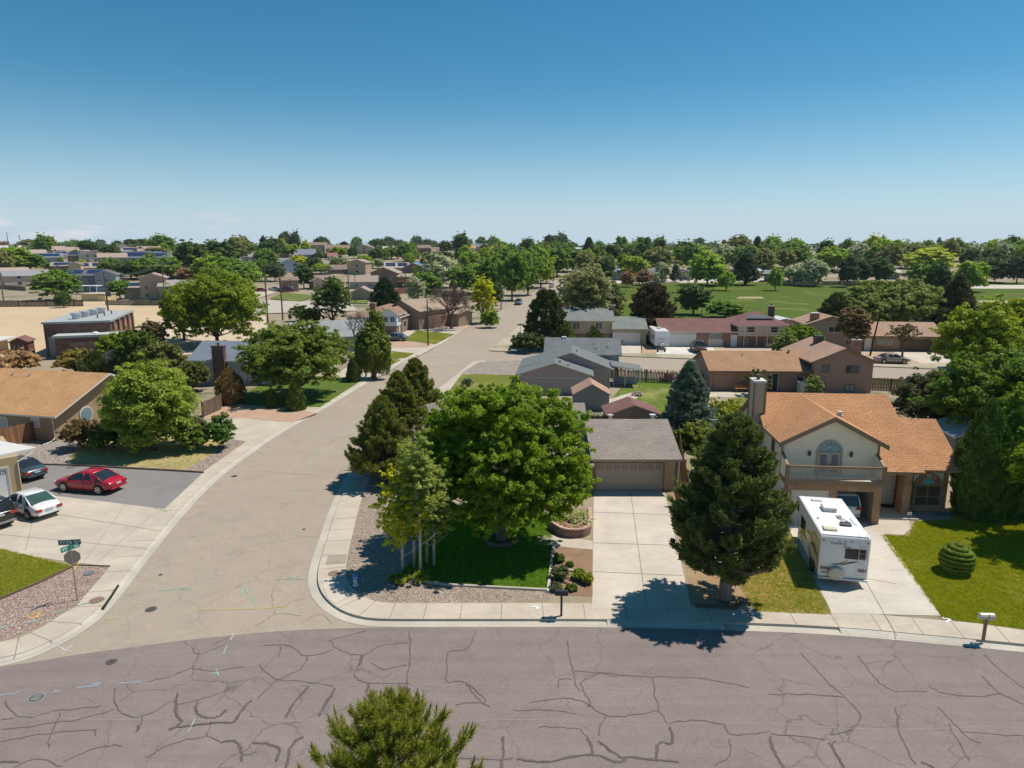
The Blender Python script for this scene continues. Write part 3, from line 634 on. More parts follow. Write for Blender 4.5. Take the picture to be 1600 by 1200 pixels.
thin=[[(0,1141),(60,1133),(125,1123),(180,1108)],[(10,1095),(25,1118),(55,1120),(80,1112),(160,1103)],[(95,1114),(80,1150),(75,1170)],[(0,1160),(60,1148),(148,1140)],[(150,1140),(148,1150)],[(180,1075),(182,1105),(200,1118),(225,1118),(270,1095)],[(222,1120),(215,1140)],
 [(230,1065),(270,1055),(300,1045),(330,1048),(380,1042)],[(312,1021),(300,1045)],[(298,1012),(312,1021),(350,1008)],[(280,1100),(330,1088),(360,1075)],[(330,1128),(325,1150),(350,1160)],[(225,1185),(270,1162),(320,1150)],[(410,1008),(450,1008),(480,1025),(520,1015)],[(438,1010),(436,1025)],[(482,1025),(470,1045),(435,1062),(402,1092)],
 [(405,1038),(430,1060),(480,1065),(522,1073)],[(515,1000),(570,986)],[(515,1000),(530,1015),(565,1023),(600,1008),(640,1005)],[(560,1040),(555,1058),(575,1066),(640,1067)],[(640,985),(640,1035),(635,1060),(638,1080)],[(580,1035),(600,1045),(635,1038)],[(745,985),(728,1015),(700,1018),(698,1050),(700,1065),(728,1066),(760,1095)],[(728,1066),(745,1090),(765,1105)],[(710,1100),(758,1098)],[(575,1085),(570,1100),(560,1108)],
 [(888,1000),(887,1020),(895,1045),(897,1062),(905,1080)],[(895,1048),(940,1052),(1018,1058)],[(935,1052),(910,1065),(912,1078),(922,1098),(918,1105)],[(872,1075),(875,1062),(895,1062)],[(1018,1058),(1030,1110),(1045,1130)],[(1045,1130),(1080,1126),(1130,1130)],[(830,1098),(880,1090),(912,1098),(945,1117),(985,1118),(1030,1110)],[(945,1120),(935,1150)],[(800,1110),(850,1110),(900,1114)],[(840,1135),(900,1138),(920,1155)],[(1140,1155),(1140,1180),(1115,1195)],[(1018,1058),(1100,1060),(1170,1075)],[(1130,1130),(1145,1148),(1200,1142)],
 [(1340,1025),(1365,1055),(1380,1070),(1400,1080),(1450,1080)],[(1300,1072),(1340,1110),(1335,1135),(1300,1150)],[(1205,1147),(1290,1155)],[(1400,1105),(1405,1145),(1420,1175),(1430,1195)],[(1465,1105),(1490,1130),(1510,1150),(1530,1160)],[(1480,1130),(1500,1160),(1515,1190)],[(1538,1022),(1565,1050),(1600,1075)],[(1450,1070),(1475,1083),(1530,1088),(1565,1082)],[(1535,1055),(1560,1082),(1600,1100)],[(1300,1170),(1305,1155)],[(1250,1020),(1300,1072)],[(1200,1085),(1260,1085),(1320,1090)],
 [(650,1190),(700,1185),(800,1186)],[(20,1200),(60,1185),(95,1198)],[(100,1190),(150,1168),(190,1165)],[(1600,1150),(1550,1147),(1500,1143)],[(0,1125),(20,1122)],[(380,1180),(400,1175)]]
m=MB()
for i,l in enumerate(thick): pxline(m,l,.11,zf,.04,i)
tag(m.obj('crack_seal',SEAL2),kind='structure')
m=MB()
for i,l in enumerate(thin): pxline(m,l,.045,zf+.004,.05,i)
for i,l in enumerate(thick): pxline(m,[(a+1,b) for a,b in l],.035,zf+.008,.03,i)
tag(m.obj('crack_seal',SEAL2),kind='structure')
# lighter scuffed lanes along the front street
m=MB(); rg=random.Random(5)
for b in (1072,1128):
    pts=[(x,b+rg.uniform(-4,4)+(x-800)*.012) for x in range(-100,1750,110)]; pxline(m,pts,.035,zf-.001,.01,b)
tag(m.obj('pavement_scuff',plain((.27,.225,.20),.9)),kind='structure')
# hairline cracks on the side street
m=MB()
for l in [[(402,849),(440,846),(480,838),(500,840)],[(440,700),(500,712),(555,712)],[(400,735),(450,740),(500,743)],[(455,765),(490,766)],[(230,800),(262,813)],[(440,950),(455,940),(478,935)],[(470,975),(500,960),(520,975)],[(400,980),(430,960),(470,962)],[(340,760),(400,745)],[(500,790),(540,792)],[(600,600),(640,602)],[(430,960),(425,930),(440,900)]]: pxline(m,l,.022,-.119,.04,3)
tag(m.obj('road_crack',plain((.17,.14,.11),.9)),kind='structure')
def marks(name,lines,c,wid=.09,z=-.112):
    m=MB()
    for i,l in enumerate(lines): pxline(m,l,wid,z,.02,i)
    tag(m.obj(name,plain(c,.9,0,.25)),kind='structure')
marks('green_paint_mark',[[(305,1122),(293,1144)],[(355,1008),(349,1022)],[(247,924),(270,920),(300,918)],[(272,919),(300,923)],[(376,928),(381,917),(386,926)],[(381,917),(400,945)],[(195,930),(213,928)],[(488,711),(500,706),(497,712)],[(493,706),(480,732)],[(450,770),(460,762)],[(410,848),(414,840)],[(448,903),(470,902)],[(430,905),(480,905)],[(455,900),(460,906)],[(338,1045),(342,1056)],[(330,1052),(345,1050)]],(.25,.42,.29),.05)
marks('blue_paint_mark',[[(0,1086),(25,1083),(30,1079)],[(85,1080),(92,1080)],[(120,1075),(155,1070)],[(145,1068),(158,1068)],[(185,1067),(220,1065)],[(80,1083),(94,1079)]],(.26,.33,.42),.06)
marks('white_paint_mark',[[(86,1022),(116,1006)],[(88,1009),(112,1019)],[(95,1022),(114,1008)],[(360,1000),(366,990)]],(.5,.48,.47),.045)
marks('yellow_paint_mark',[[(165,968),(190,965)],[(304,954),(325,953)],[(330,953),(400,951),(440,948)],[(408,951),(450,947)],[(126,968),(135,964),(148,967)]],(.50,.42,.14),.05)
m=MB()
for l in [[(38,964),(60,957),(57,965)],[(48,966),(60,962)],[(112,893),(126,878)]]: pxline(m,l,.09,.024,.02,1)
tag(m.obj('yellow_paint_mark',plain((.62,.38,.06),.9)),kind='structure')
m=MB()
for l in [[(0,982),(24,974)],[(80,958),(103,953)],[(120,946),(140,941)],[(40,974),(62,968)]]: pxline(m,l,.09,.024,.02,1)
tag(m.obj('green_paint_mark',plain((.25,.42,.34),.9)),kind='structure')
m=MB()
for l in [[(832,948),(842,946),(838,951)],[(1175,958),(1185,960)],[(1472,965),(1484,968),(1478,972)]]: pxline(m,l,.12,.024,.02,1)
tag(m.obj('white_paint_mark',plain((.72,.72,.72),.9)),kind='structure')
def disc(name,px,py,r,z,mat,label,ring=None):
    c=G(px,py,z); t=empty(name,(c.x,c.y,z),0,label,'manhole cover'); m=MB(); m.lathe([(r,-.02),(r,.008),(r*.92,.012)],n=24); m.obj('cover',mat,t)
    m=MB(); m.lathe([(r*1.12,-.02),(r*1.12,.005)],n=24); m.obj('collar',ring or SEAL,t)
    m=MB()
    for i in (-2,-1,0,1,2): m.box(-r*.6,r*.6,i*r*.28-.015,i*r*.28+.015,.011,.018)
    m.obj('tread',ring or SEAL,t)
RUST=plain((.20,.12,.09),.8); IRON=plain((.09,.085,.08),.7)
disc('manhole_cover',151,938,.32,.01,RUST,'rusty brown round cover in the sidewalk beside the stop sign',plain((.33,.27,.2),.9))
disc('manhole_cover',522,896,.30,.01,RUST,'rusty brown round cover in the sidewalk above the fire hydrant corner',plain((.33,.27,.2),.9))
disc('manhole_cover',236,952,.24,-.12,IRON,'dark iron cover in the pale street right of the storm drain')
disc('manhole_cover',174,1034,.2,-.115,IRON,'small iron valve cover near the joint of the dark asphalt')
disc('manhole_cover',57,1090,.26,-.115,IRON,'iron cover ringed by pale concrete in the dark street',plain((.32,.3,.3),.9))
disc('manhole_cover',366,744,.22,-.12,IRON,'dark cover in the side street opposite the dry lawn')
disc('manhole_cover',475,827,.10,-.12,IRON,'tiny dark valve cap in the middle of the side street')
disc('manhole_cover',251,898,.09,-.12,IRON,'tiny dark valve cap near the left gutter')
# patched slab and drains
psheet('sidewalk_patch',[(513,867),(542,866),(540,880),(509,882)],Z3,concrete((.33,.28,.22)))
psheet('sidewalk_patch',[(507,903),(538,914),(543,933),(524,943),(513,936),(505,918)],Z4,CONW)
t=empty('storm_drain',G(172,932,0),0,'dark curb inlet slot of the storm drain by the stop sign corner','drain')
def worldchild(mb,name,mat,parent,**k):
    o=mb.obj(name,mat,parent,**k); o.matrix_parent_inverse=Matrix.Translation(parent.location).inverted() if parent.rotation_euler.z==0 else parent.matrix_world.inverted(); return o
m=MB(); P=[G(186,914,0),G(174,932,0),G(161,950,0)]
for a,b in zip(P,P[1:]):
    d=(b-a).normalized(); q=Vector((-d.y,d.x,0))*.07; m.hexa([tuple(a-q)[:2]+(-.11,),tuple(b-q)[:2]+(-.11,),tuple(b+q*.2)[:2]+(-.11,),tuple(a+q*.2)[:2]+(-.11,)],[tuple(a-q)[:2]+(.02,),tuple(b-q)[:2]+(.02,),tuple(b+q*.2)[:2]+(.02,),tuple(a+q*.2)[:2]+(.02,)])
worldchild(m,'inlet',plain((.02,.018,.016),.9),t)
# driveway joints
m=MB()
for a,b in [((985,766),(1010,948)),((926,800),(1045,804)),((926,848),(1056,852)),((926,893),(1066,899)),((1400,912),(1332,900))]: ribbon(m,[G(*a,Z4),G(*b,Z4)],.03,Z4+.002)
ribbon(m,[G(1352,907,Z4),G(1402,994,Z4)],.03,Z4+.002)
for a,b in [((0,850-15),(240,858)),((88,803),(252,830)),((60,777),(0+40,860)),((200,782),(130,880)),((240,793),(262,800)),((150,880),(235,806))]: ribbon(m,[G(*a,Z4),G(*b,Z4)],.022,Z4+.002)
tag(m.obj('driveway_joint',plain((.22,.19,.15),.9)),kind='structure')
# low edging strips
def edging(name,px,mat,w=.1,h=.08,label=None,cat='edging'):
    m=MB(); P=[G(*p,0) for p in px]
    for a,b in zip(P,P[1:]):
        d=(b-a).normalized(); q=Vector((-d.y,d.x,0))*w/2; m.hexa([tuple(p)[:2]+(-.02,) for p in (a-q,b-q,b+q,a+q)],[tuple(p)[:2]+(h,) for p in (a-q,b-q,b+q,a+q)])
    o=m.obj(name,mat); tag(o,label,cat)
TIM=plain((.12,.08,.055),.9,0,.3)
edging('lawn_edging',[(45,726),(120,728),(230,734),(318,739)],TIM,.12,.12,'dark timber edging between asphalt pad and dry lawn')
edging('lawn_edging',[(-60,962),(0,937),(60,912),(112,887)],TIM,.1,.1,'dark edging between green lawn and pink gravel')
edging('lawn_edging',[(112,883),(172,885)],TIM,.07,.05,'short thin dark edging between pink gravel and driveway')
edging('lawn_edging',[(613,905),(660,909),(700,915),(856,923)],concrete((.5,.43,.36)),.14,.1,'pale stone edging in front of shaded corner lawn')
edging('lawn_edging',[(865,850),(862,880),(856,926)],concrete((.55,.5,.45)),.14,.12,'white edging between shaded lawn and flower bed')
edging('lawn_edging',[(882,892),(905,894)],concrete((.55,.5,.45)),.12,.1,'short white stone edging inside flower bed')
edging('lawn_edging',[(1086,948),(1150,952),(1160,940)],TIM,.12,.14,'dark timber edging at the foot of the big pine')
# ================================================================ HOUSES
GL_=glass(); GLB=glass((.05,.09,.12)); WHT=plain((.72,.70,.66),.5); 
def FX(face,c,a0,a1,d0,d1,z0,z1):
    if face=='S': return (a0,a1,c-d1,c-d0,z0,z1)
    if face=='N': return (a0,a1,c+d0,c+d1,z0,z1)
    if face=='E': return (c+d0,c+d1,a0,a1,z0,z1)
    return (c-d1,c-d0,a0,a1,z0,z1)
def roofslab(m,pts,th=.16):     # pts: top corners ccw seen from above
    b=[(p[0],p[1],p[2]-th) for p in pts]; n=len(pts); i=[m.p(p) for p in pts]; j=[m.p(p) for p in b]
    m.f.append(i); m.m.append(0); m.f.append(j[::-1]); m.m.append(1)
    for k in range(n): q=(k+1)%n; m.f.append([i[k],j[k],j[q],i[q]]); m.m.append(1)
class House:
    def __init__(s,name,loc,rz,label,cat='house',group=None):
        s.t=empty(name,(loc[0],loc[1],loc[2] if len(loc)>2 else 0),R(rz),label,cat,group); s.name=name
    def walls(s,x0,x1,y0,y1,z0,ze,mat,axis=None,zr=0,rp=.5,name='wall',label=None):
        m=MB()
        if axis=='x':
            yr=y0+(y1-y0)*rp; pr=[(y0,z0),(y1,z0),(y1,ze),(yr,zr),(y0,ze)]
            m.hexa([(x0,p[0],p[1]) for p in pr],[(x1,p[0],p[1]) for p in pr])
        elif axis=='y':
            xr=x0+(x1-x0)*rp; pr=[(x1,z0),(x0,z0),(x0,ze),(xr,zr),(x1,ze)]
            m.hexa([(p[0],y0,p[1]) for p in pr],[(p[0],y1,p[1]) for p in pr])
        else: m.box(x0,x1,y0,y1,z0,ze)
        o=m.obj(name,mat,s.t); tag(o,label); fixn(o.data); return o
    def roof(s,x0,x1,y0,y1,ze,zr,axis,mats,over=.45,og=.35,rp=.5,th=.16,hip=False,name='roof'):
        m=MB(); rm,tm=mats
        if hip:
            X0,X1,Y0,Y1=x0-over,x1+over,y0-over,y1+over; zl=ze-.12
            if X1-X0>=Y1-Y0: h=(Y1-Y0)/2; A=(X0+h,(Y0+Y1)/2,zr); B=(X1-h,(Y0+Y1)/2,zr)
            else: h=(X1-X0)/2; A=((X0+X1)/2,Y0+h,zr); B=((X0+X1)/2,Y1-h,zr)
            c=[(X0,Y0,zl),(X1,Y0,zl),(X1,Y1,zl),(X0,Y1,zl)]
            if X1-X0>=Y1-Y0: F_=[[c[0],c[1],B,A],[c[1],c[2],B],[c[2],c[3],A,B],[c[3],c[0],A]]
            else: F_=[[c[0],c[1],A],[c[1],c[2],B,A],[c[2],c[3],B],[c[3],c[0],A,B]]
            for f in F_: m.face(f)
            m.mi=1; lo=[(p[0],p[1],p[2]-.16) for p in c]; m.face(lo[::-1])
            for k in range(4): q=(k+1)%4; m.face([lo[k],lo[q],c[q],c[k]])
        else:
            up=.03
            if axis=='x':
                yr=y0+(y1-y0)*rp; s0=(zr-ze)/(yr-y0); s1=(zr-ze)/(y1-yr); P=[(y0-over,ze-s0*over+up+.1),(yr,zr+up+.1),(y1+over,ze-s1*over+up+.1)]; mk=lambda a,p:(a,p[0],p[1]); A,B=x0-og,x1+og
            else:
                xr=x0+(x1-x0)*rp; s0=(zr-ze)/(xr-x0); s1=(zr-ze)/(x1-xr); P=[(x0-over,ze-s0*over+up+.1),(xr,zr+up+.1),(x1+over,ze-s1*over+up+.1)]; mk=lambda a,p:(p[0],a,p[1]); A,B=y0-og,y1+og
            Q=[(p[0],p[1]-th) for p in P]
            for k in (0,1):
                m.mi=0; m.face([mk(A,P[k]),mk(B,P[k]),mk(B,P[k+1]),mk(A,P[k+1])]); m.mi=1; m.face([mk(A,Q[k]),mk(A,Q[k+1]),mk(B,Q[k+1]),mk(B,Q[k])])
                for a in (A,B): m.face([mk(a,Q[k]),mk(a,P[k]),mk(a,P[k+1]),mk(a,Q[k+1])])
            m.face([mk(A,Q[0]),mk(B,Q[0]),mk(B,P[0]),mk(A,P[0])]); m.face([mk(A,Q[2]),mk(A,P[2]),mk(B,P[2]),mk(B,Q[2])])
        o=m.obj(name,[rm,tm],s.t); fixn(o.data); return o
    def wing(s,x0,x1,y0,y1,ze,zr,axis,wall,mats,z0=0,**k):
        hip=k.get('hip'); s.walls(x0,x1,y0,y1,z0,ze-(.1 if hip else 0),wall,None if hip else axis,zr,k.get('rp',.5)); return s.roof(x0,x1,y0,y1,ze,zr,axis,mats,**k)
    def win(s,face,c,a,z,w,h,frame=None,pane=None,mull=1,name='window',fw=.07,label=None,sill=False,hm=0):
        m=MB(); B=lambda a0,a1,d0,d1,z0,z1:m.box(*FX(face,c,a0,a1,d0,d1,z0,z1)); f=fw
        B(a-w/2-f,a+w/2+f,.003,.06,z-f,z); B(a-w/2-f,a+w/2+f,.003,.06,z+h,z+h+f); B(a-w/2-f,a-w/2,.003,.055,z,z+h); B(a+w/2,a+w/2+f,.003,.055,z,z+h)
        for i in range(mull): q=a-w/2+w*(i+1)/(mull+1); B(q-.025,q+.025,.003,.045,z,z+h)
        for i in range(hm): q=z+h*(i+1)/(hm+1); B(a-w/2,a+w/2,.003,.042,q-.02,q+.02)
        o=m.obj(name,frame or WHT,s.t); tag(o,label); p=MB(); p.box(*FX(face,c,a-w/2,a+w/2,.002,.02,z,z+h)); p.obj('pane',pane or GL_,o)
        if sill: q=MB(); q.box(*FX(face,c,a-w/2-.12,a+w/2+.12,.004,.13,z-f-.07,z-f)); q.obj('sill',frame or WHT,o)
        return o
    def door(s,face,c,a,w=.95,h=2.05,z=0,mat=None,name='door',frame=None,handle=True,label=None):
        m=MB(); m.box(*FX(face,c,a-w/2,a+w/2,.003,.03,z,z+h)); o=m.obj(name,mat or WHT,s.t); tag(o,label)
        f=MB()
        for a0,a1,z0,z1 in ((a-w/2-.09,a-w/2,z,z+h+.09),(a+w/2,a+w/2+.09,z,z+h+.09),(a-w/2,a+w/2,z+h,z+h+.09)): f.box(*FX(face,c,a0,a1,.004,.07,z0,z1))
        f.obj('door_frame',frame or WHT,o)
        if handle: q=MB(); q.box(*FX(face,c,a+w*.36,a+w*.42,.03,.08,z+.95,z+1.05)); q.obj('handle',plain((.3,.25,.15),.3,.8),o)
        return o
    def garage(s,face,c,a,w,h,z=0,mat=None,frame=None,lites=False):
        m=MB(); m.box(*FX(face,c,a-w/2,a+w/2,.003,.025,z,z+h)); o=m.obj('garage_door',mat or panelled((.62,.60,.56)),s.t); f=MB()
        for a0,a1,z0,z1 in ((a-w/2-.1,a-w/2,z,z+h+.1),(a+w/2,a+w/2+.1,z,z+h+.1),(a-w/2,a+w/2,z+h,z+h+.1)): f.box(*FX(face,c,a0,a1,.004,.08,z0,z1))
        f.obj('door_frame',frame or WHT,o)
        if lites:
            n=lites; q=MB()
            for i in range(n): ca=a-w/2+w*(i+.5)/n; q.box(*FX(face,c,ca-w/n*.36,ca+w/n*.36,.026,.032,z+h*.79,z+h*.93))
            q.obj('light_panel',plain((.16,.14,.12),.4),o); q=MB()
            for i in range(n):
                ca=a-w/2+w*(i+.5)/n
                for t in (-.2,0,.2): q.box(*FX(face,c,ca+t*w/n-.02,ca+t*w/n+.02,.033,.038,z+h*.79,z+h*.93))
                q.box(*FX(face,c,ca-w/n*.2,ca+w/n*.2,.033,.037,z+h*.85,z+h*.872))
            q.obj('muntin',mat or WHT,o)
        return o
    def chimney(s,x,y,w,d,z0,z1,mat,cap=None,flue=True,label=None):
        m=MB(); m.box(x-w/2,x+w/2,y-d/2,y+d/2,z0,z1); o=m.obj('chimney',mat,s.t); tag(o,label); q=MB(); q.box(x-w/2-.07,x+w/2+.07,y-d/2-.07,y+d/2+.07,z1,z1+.13); q.obj('chimney_cap',cap or CONC,o)
        if flue: q=MB(); q.lathe([(.13,z1+.13),(.13,z1+.4),(.2,z1+.42),(.2,z1+.47)],(x,y,0),10); q.obj('flue',plain((.12,.12,.12),.5,.5),o)
        return o
    def vent(s,x,y,z,h=.35,r=.06,mat=None):
        m=MB(); m.lathe([(r*1.6,z-.1),(r*1.5,z+.04),(r,z+.06),(r,z+h),(r*1.7,z+h+.02),(r*1.7,z+h+.07)],(x,y,0),8); m.obj('vent',mat or plain((.55,.55,.55),.5,.3),s.t)
    def part(s,name,m,mat,label=None,**k): o=m.obj(name,mat,s.t,**k); tag(o,label); return o
def fixn(me):
    import bmesh
    b=bmesh.new(); b.from_mesh(me); bmesh.ops.recalc_face_normals(b,faces=b.faces); b.to_mesh(me); b.free()
    ul=me.uv_layers.get('UV')
    if ul:
        for p in me.polygons:
            n=p.normal
            if abs(n.z)>.999: t=Vector((1,0,0)); bb=Vector((0,1,0))
            else: t=Vector((-n.y,n.x,0)).normalized(); bb=n.cross(t)
            for li in p.loop_indices: co=me.vertices[me.loops[li].vertex_index].co; ul.data[li].uv=(co.dot(t),co.dot(bb))
# palettes
ORG=shingle((.45,.212,.098),(.55,.295,.15)); ORL=shingle((.46,.245,.11),(.55,.33,.165)); RST=shingle((.36,.18,.10),(.42,.27,.15),hivar=.62); BRN=shingle((.25,.215,.19),(.34,.29,.25)); GRY=shingle((.15,.165,.17),(.21,.225,.225))
GRN=shingle((.20,.22,.20),(.25,.27,.25)); MRN=shingle((.20,.10,.09),(.25,.13,.12)); TAN=shingle((.36,.27,.20),(.42,.33,.25)); SAL=shingle((.40,.25,.18),(.46,.30,.22)); BLG=shingle((.17,.20,.25),(.22,.25,.30)); RBR=shingle((.27,.17,.12),(.33,.21,.15))
TRB=plain((.26,.16,.09),.6); TRW=plain((.66,.64,.6),.5); TRT=plain((.45,.37,.28),.6)
BRK=brick((.26,.13,.085),(.33,.18,.12),(.30,.24,.19)); BRK2=brick((.33,.17,.09),(.45,.25,.13),(.36,.26,.17),.3,.1); BRD=brick((.13,.065,.05),(.17,.085,.065),(.15,.1,.09),.4,.12)
CRM=siding((.72,.64,.52),.2,False,.8); PNKW=siding((.40,.235,.18),.22,False,.75); 
# ---------------- two-storey house with balcony (motorhome drive)
def rv_house():
    h=House('brick_and_siding_house',G(1224,815),-5,'two-storey cream house with orange shingles, brick garages and arched balcony doors')
    t=h.t; SL=.587; z=lambda y:6.7-(7.9-y)*SL
    m=MB(); RM=[ORG,TRB]
    roofslab(m,[(-.3,4.75,z(4.75)),(5.5,4.75,z(4.75)),(5.5,7.9,6.7),(-.3,7.9,6.7)]); roofslab(m,[(5.5,1.55,z(1.55)),(8.98,1.55,z(1.55)),(8.98,7.9,6.7),(5.5,7.9,6.7)])
    roofslab(m,[(8.98,1.75,z(1.75)),(11.4,1.75,z(1.75)),(11.4,5.8,z(5.8)),(8.98,5.8,z(5.8))]); roofslab(m,[(-.3,7.9,6.7),(8.98,7.9,6.7),(8.98,14.3,6.7-6.4*SL),(-.3,14.3,6.7-6.4*SL)])
    roofslab(m,[(8.98,5.8,z(5.8)),(11.4,5.8,z(5.8)),(11.4,10.2,z(5.8)-4.4*SL),(8.98,10.2,z(5.8)-4.4*SL)]); h.part('roof',m,RM)
    m=MB(); P=lambda x:6.62-abs(x-2.95)*.53
    roofslab(m,[(-.32,1.0,P(-.32)),(2.95,1.0,6.62),(2.95,7.85,6.62),(-.32,7.85,P(-.32))]); roofslab(m,[(2.95,1.0,6.62),(6.3,1.0,P(6.3)),(6.3,5.2,P(6.3)),(2.95,7.85,6.62)])
    o=h.part('gable_roof',m,[ORG,TRB]); 
    m=MB()   # rake trim on the front gable
    for a,b in ((-.36,2.95),(6.34,2.95)): 
        za,zb=P(a)-.02,P(b)-.02; m.hexa([(min(a,b),.90,(za if a<b else zb)-.26),(max(a,b),.90,(zb if a<b else za)-.26),(max(a,b),.985,(zb if a<b else za)-.26),(min(a,b),.985,(za if a<b else zb)-.26)],[(min(a,b),.90,(za if a<b else zb)+.04),(max(a,b),.90,(zb if a<b else za)+.04),(max(a,b),.985,(zb if a<b else za)+.04),(min(a,b),.985,(za if a<b else zb)+.04)])
    h.part('rake_trim',m,TRB)
    CR=siding((.92,.78,.59),.22,False,.9)
    h.walls(.02,5.88,1.3,8,2.75,4.9,CR,'y',6.42,name='upper_wall')
    h.walls(.0,8.7,6.95,13.9,0,3.0,CRM,'x',6.45,.14)
    h.walls(8.3,11.0,2.6,9.7,0,3.3,BRK2,'x',5.15,.45,label='brick wall of the front room'); h.walls(5.9,8.29,3.5,9.7,0,3.6,BRK2,'x',5.1,.35,label='brick wall of the recessed entrance')
    h.walls(6.0,8.72,3.62,7.9,3.2,3.9,CRM,'x',6.4,.98,name='upper_wall')
    # garage shell, open on the right bay
    m=MB(); 
    for a in ((0,.35,0,.4,0,2.12),(2.65,3.1,0,.4,0,2.12),(5.3,5.75,0,.4,0,2.12),(0,5.75,0,.4,2.12,2.62)): m.box(*a)
    h.part('garage_front',m,BRK2)
    m=MB(); m.box(0,.16,.4,6.9,0,2.74); m.box(5.6,5.75,.4,6.9,0,2.74); m.box(.16,5.6,6.75,6.9,0,2.74); h.part('garage_wall',m,CRM)
    m=MB(); m.box(-.05,5.8,-.06,1.3,2.62,2.75); m.box(-.05,5.8,1.3,6.9,2.62,2.74); h.part('balcony_floor',m,plain((.72,.66,.56)))
    m=MB(); m.box(.16,5.6,.02,6.75,-.02,.03); h.part('garage_floor',m,CONC)
    h.garage('S',.16,1.5,2.28,2.1,mat=panelled((.62,.58,.50)))
    m=MB(); m.box(-.1,5.85,-.12,-.04,2.5,2.82); m.box(-.1,-.04,-.04,1.3,2.5,2.82); m.box(5.79,5.85,-.04,1.3,2.5,2.82); h.part('balcony_trim',m,TRB)
    m=MB(); m.box(-.08,5.83,-.1,.0,3.62,3.74)
    for x in (-.02,5.77): m.box(x-.1,x+.1,-.12,.08,2.82,3.8)
    m.box(0,5.8,-.07,-.01,2.9,2.96); h.part('balcony_rail',m,TRB)
    m=MB()
    for i in range(44): x=.14+i*5.5/43; m.box(x-.018,x+.018,-.065,-.03,2.96,3.62)
    h.part('baluster',m,TRT)
    for x in (-.06,5.74):
        m=MB(); m.hexa([(x,.08,2.75),(x+.12,.08,2.75),(x+.12,1.3,2.75),(x,1.3,2.75)],[(x,.08,3.66),(x+.12,.08,3.66),(x+.12,1.3,4.15),(x,1.3,4.15)])
        h.part('parapet',m,CR)
    m=MB()
    for x in (-.08,5.72): m.hexa([(x,.0,3.66),(x+.16,.0,3.66),(x+.16,1.3,4.15),(x,1.3,4.15)],[(x,.0,3.74),(x+.16,.0,3.74),(x+.16,1.3,4.24),(x,1.3,4.24)])
    for x in (-.03,5.87): m.box(x-.05,x+.05,1.22,1.32,2.76,4.85)
    h.part('corner_trim',m,TRB)
    # arched french doors
    def arch(cx,face,c,z0,w,hd,r,dm,fm,split,ncol,name):
        n=14; A=[math.pi*i/n for i in range(n+1)]; m=MB(); q=lambda a,d,zz:(a,c-d,zz)
        for i in range(n):      # arch ring
            a,b=A[i],A[i+1]; ri,ro=r,r+.11
            m.hexa([q(cx+math.cos(k)*rr,.003,z0+hd+math.sin(k)*rr) for k,rr in ((a,ri),(a,ro),(b,ro),(b,ri))],[q(cx+math.cos(k)*rr,.08,z0+hd+math.sin(k)*rr) for k,rr in ((a,ri),(a,ro),(b,ro),(b,ri))])
        m.box(cx-w/2-.11,cx-w/2,c-.08,c-.003,z0,z0+hd); m.box(cx+w/2,cx+w/2+.11,c-.08,c-.003,z0,z0+hd); m.box(cx-w/2,cx+w/2,c-.08,c-.003,z0+hd-.05,z0+hd+.05)
        o=h.part(name,m,fm); fixn(o.data)
        m=MB(); m.face([q(cx+math.cos(a)*r,.02,z0+hd+.05+math.sin(a)*(r-.05)) for a in A]); p=m.obj('arch_pane',dm,o); fixn(p.data)
        m=MB()
        for k in range(1,ncol):
            a=math.pi*k/ncol; m.tube([q(cx+math.cos(a)*r*.42,.03,z0+hd+.05+math.sin(a)*r*.42),q(cx+math.cos(a)*r,.03,z0+hd+.05+math.sin(a)*(r-.05))],.018,4)
        m.tube([q(cx+math.cos(a)*r*.42,.03,z0+hd+.05+math.sin(a)*r*.42) for a in A],.018,4); m.obj('muntin',WHT if split else plain((.1,.16,.22)),o)
        return o
    o=arch(2.9,'S',1.3,2.78,1.4,1.45,.7,glass((.10,.20,.22),.1),TRT,True,7,'arched_doorway')
    for x in (2.55,3.25):
        m=MB(); m.box(x-.33,x+.33,1.25,1.297,2.8,4.18); d=m.obj('french_door',plain((.55,.45,.34)),o); m=MB(); m.box(x-.2,x+.2,1.235,1.25,2.95,4.08); m.obj('pane',glass((.12,.12,.15)),d)
        m=MB(); m.box(x-.03+(.27 if x<2.9 else -.27),x+.03+(.27 if x<2.9 else -.27),1.2,1.25,3.4,3.5); m.obj('handle',plain((.1,.08,.05)),d)
    for x in (1.65,4.2):
        m=MB(); m.lathe([(.03,3.98),(.09,4.02),(.11,4.2),(.05,4.32),(.02,4.36)],(x,1.18,0),8); m.box(x-.03,x+.03,1.18,1.3,4.05,4.2); h.part('wall_lamp',m,plain((.10,.06,.035),.5))
    # front room with arched window, entrance
    m=MB(); m.box(8.8,10.6,2.5,2.597,2.0,3.35); h.part('stucco_panel',m,plain((.62,.57,.48)))
    o=arch(9.7,'S',2.5,.5,1.5,1.35,.75,glass((.16,.10,.07),.1),TRB,False,6,'arched_window')
    m=MB(); m.face([(9.7+math.cos(a)*.42,2.47,1.92+math.sin(a)*.4) for a in [math.pi*i/10 for i in range(11)]]); p=m.obj('fan_pane',glass((.10,.24,.28),.1),o); fixn(p.data)
    for i,cc in enumerate(((.38,.10,.04),(.42,.22,.10),(.5,.42,.30),(.36,.16,.07),(.45,.12,.05))):
        a0,a1=math.pi*(i+.08)/5,math.pi*(i+.92)/5; m=MB(); m.face([(9.7+math.cos(a)*r_,2.475,1.92+math.sin(a)*r_*.95) for a,r_ in ((a0,.46),(a0,.68),((a0+a1)/2,.69),(a1,.68),(a1,.46),((a0+a1)/2,.47))]); p=m.obj('stained_pane',gloss(cc,.2),o); fixn(p.data)
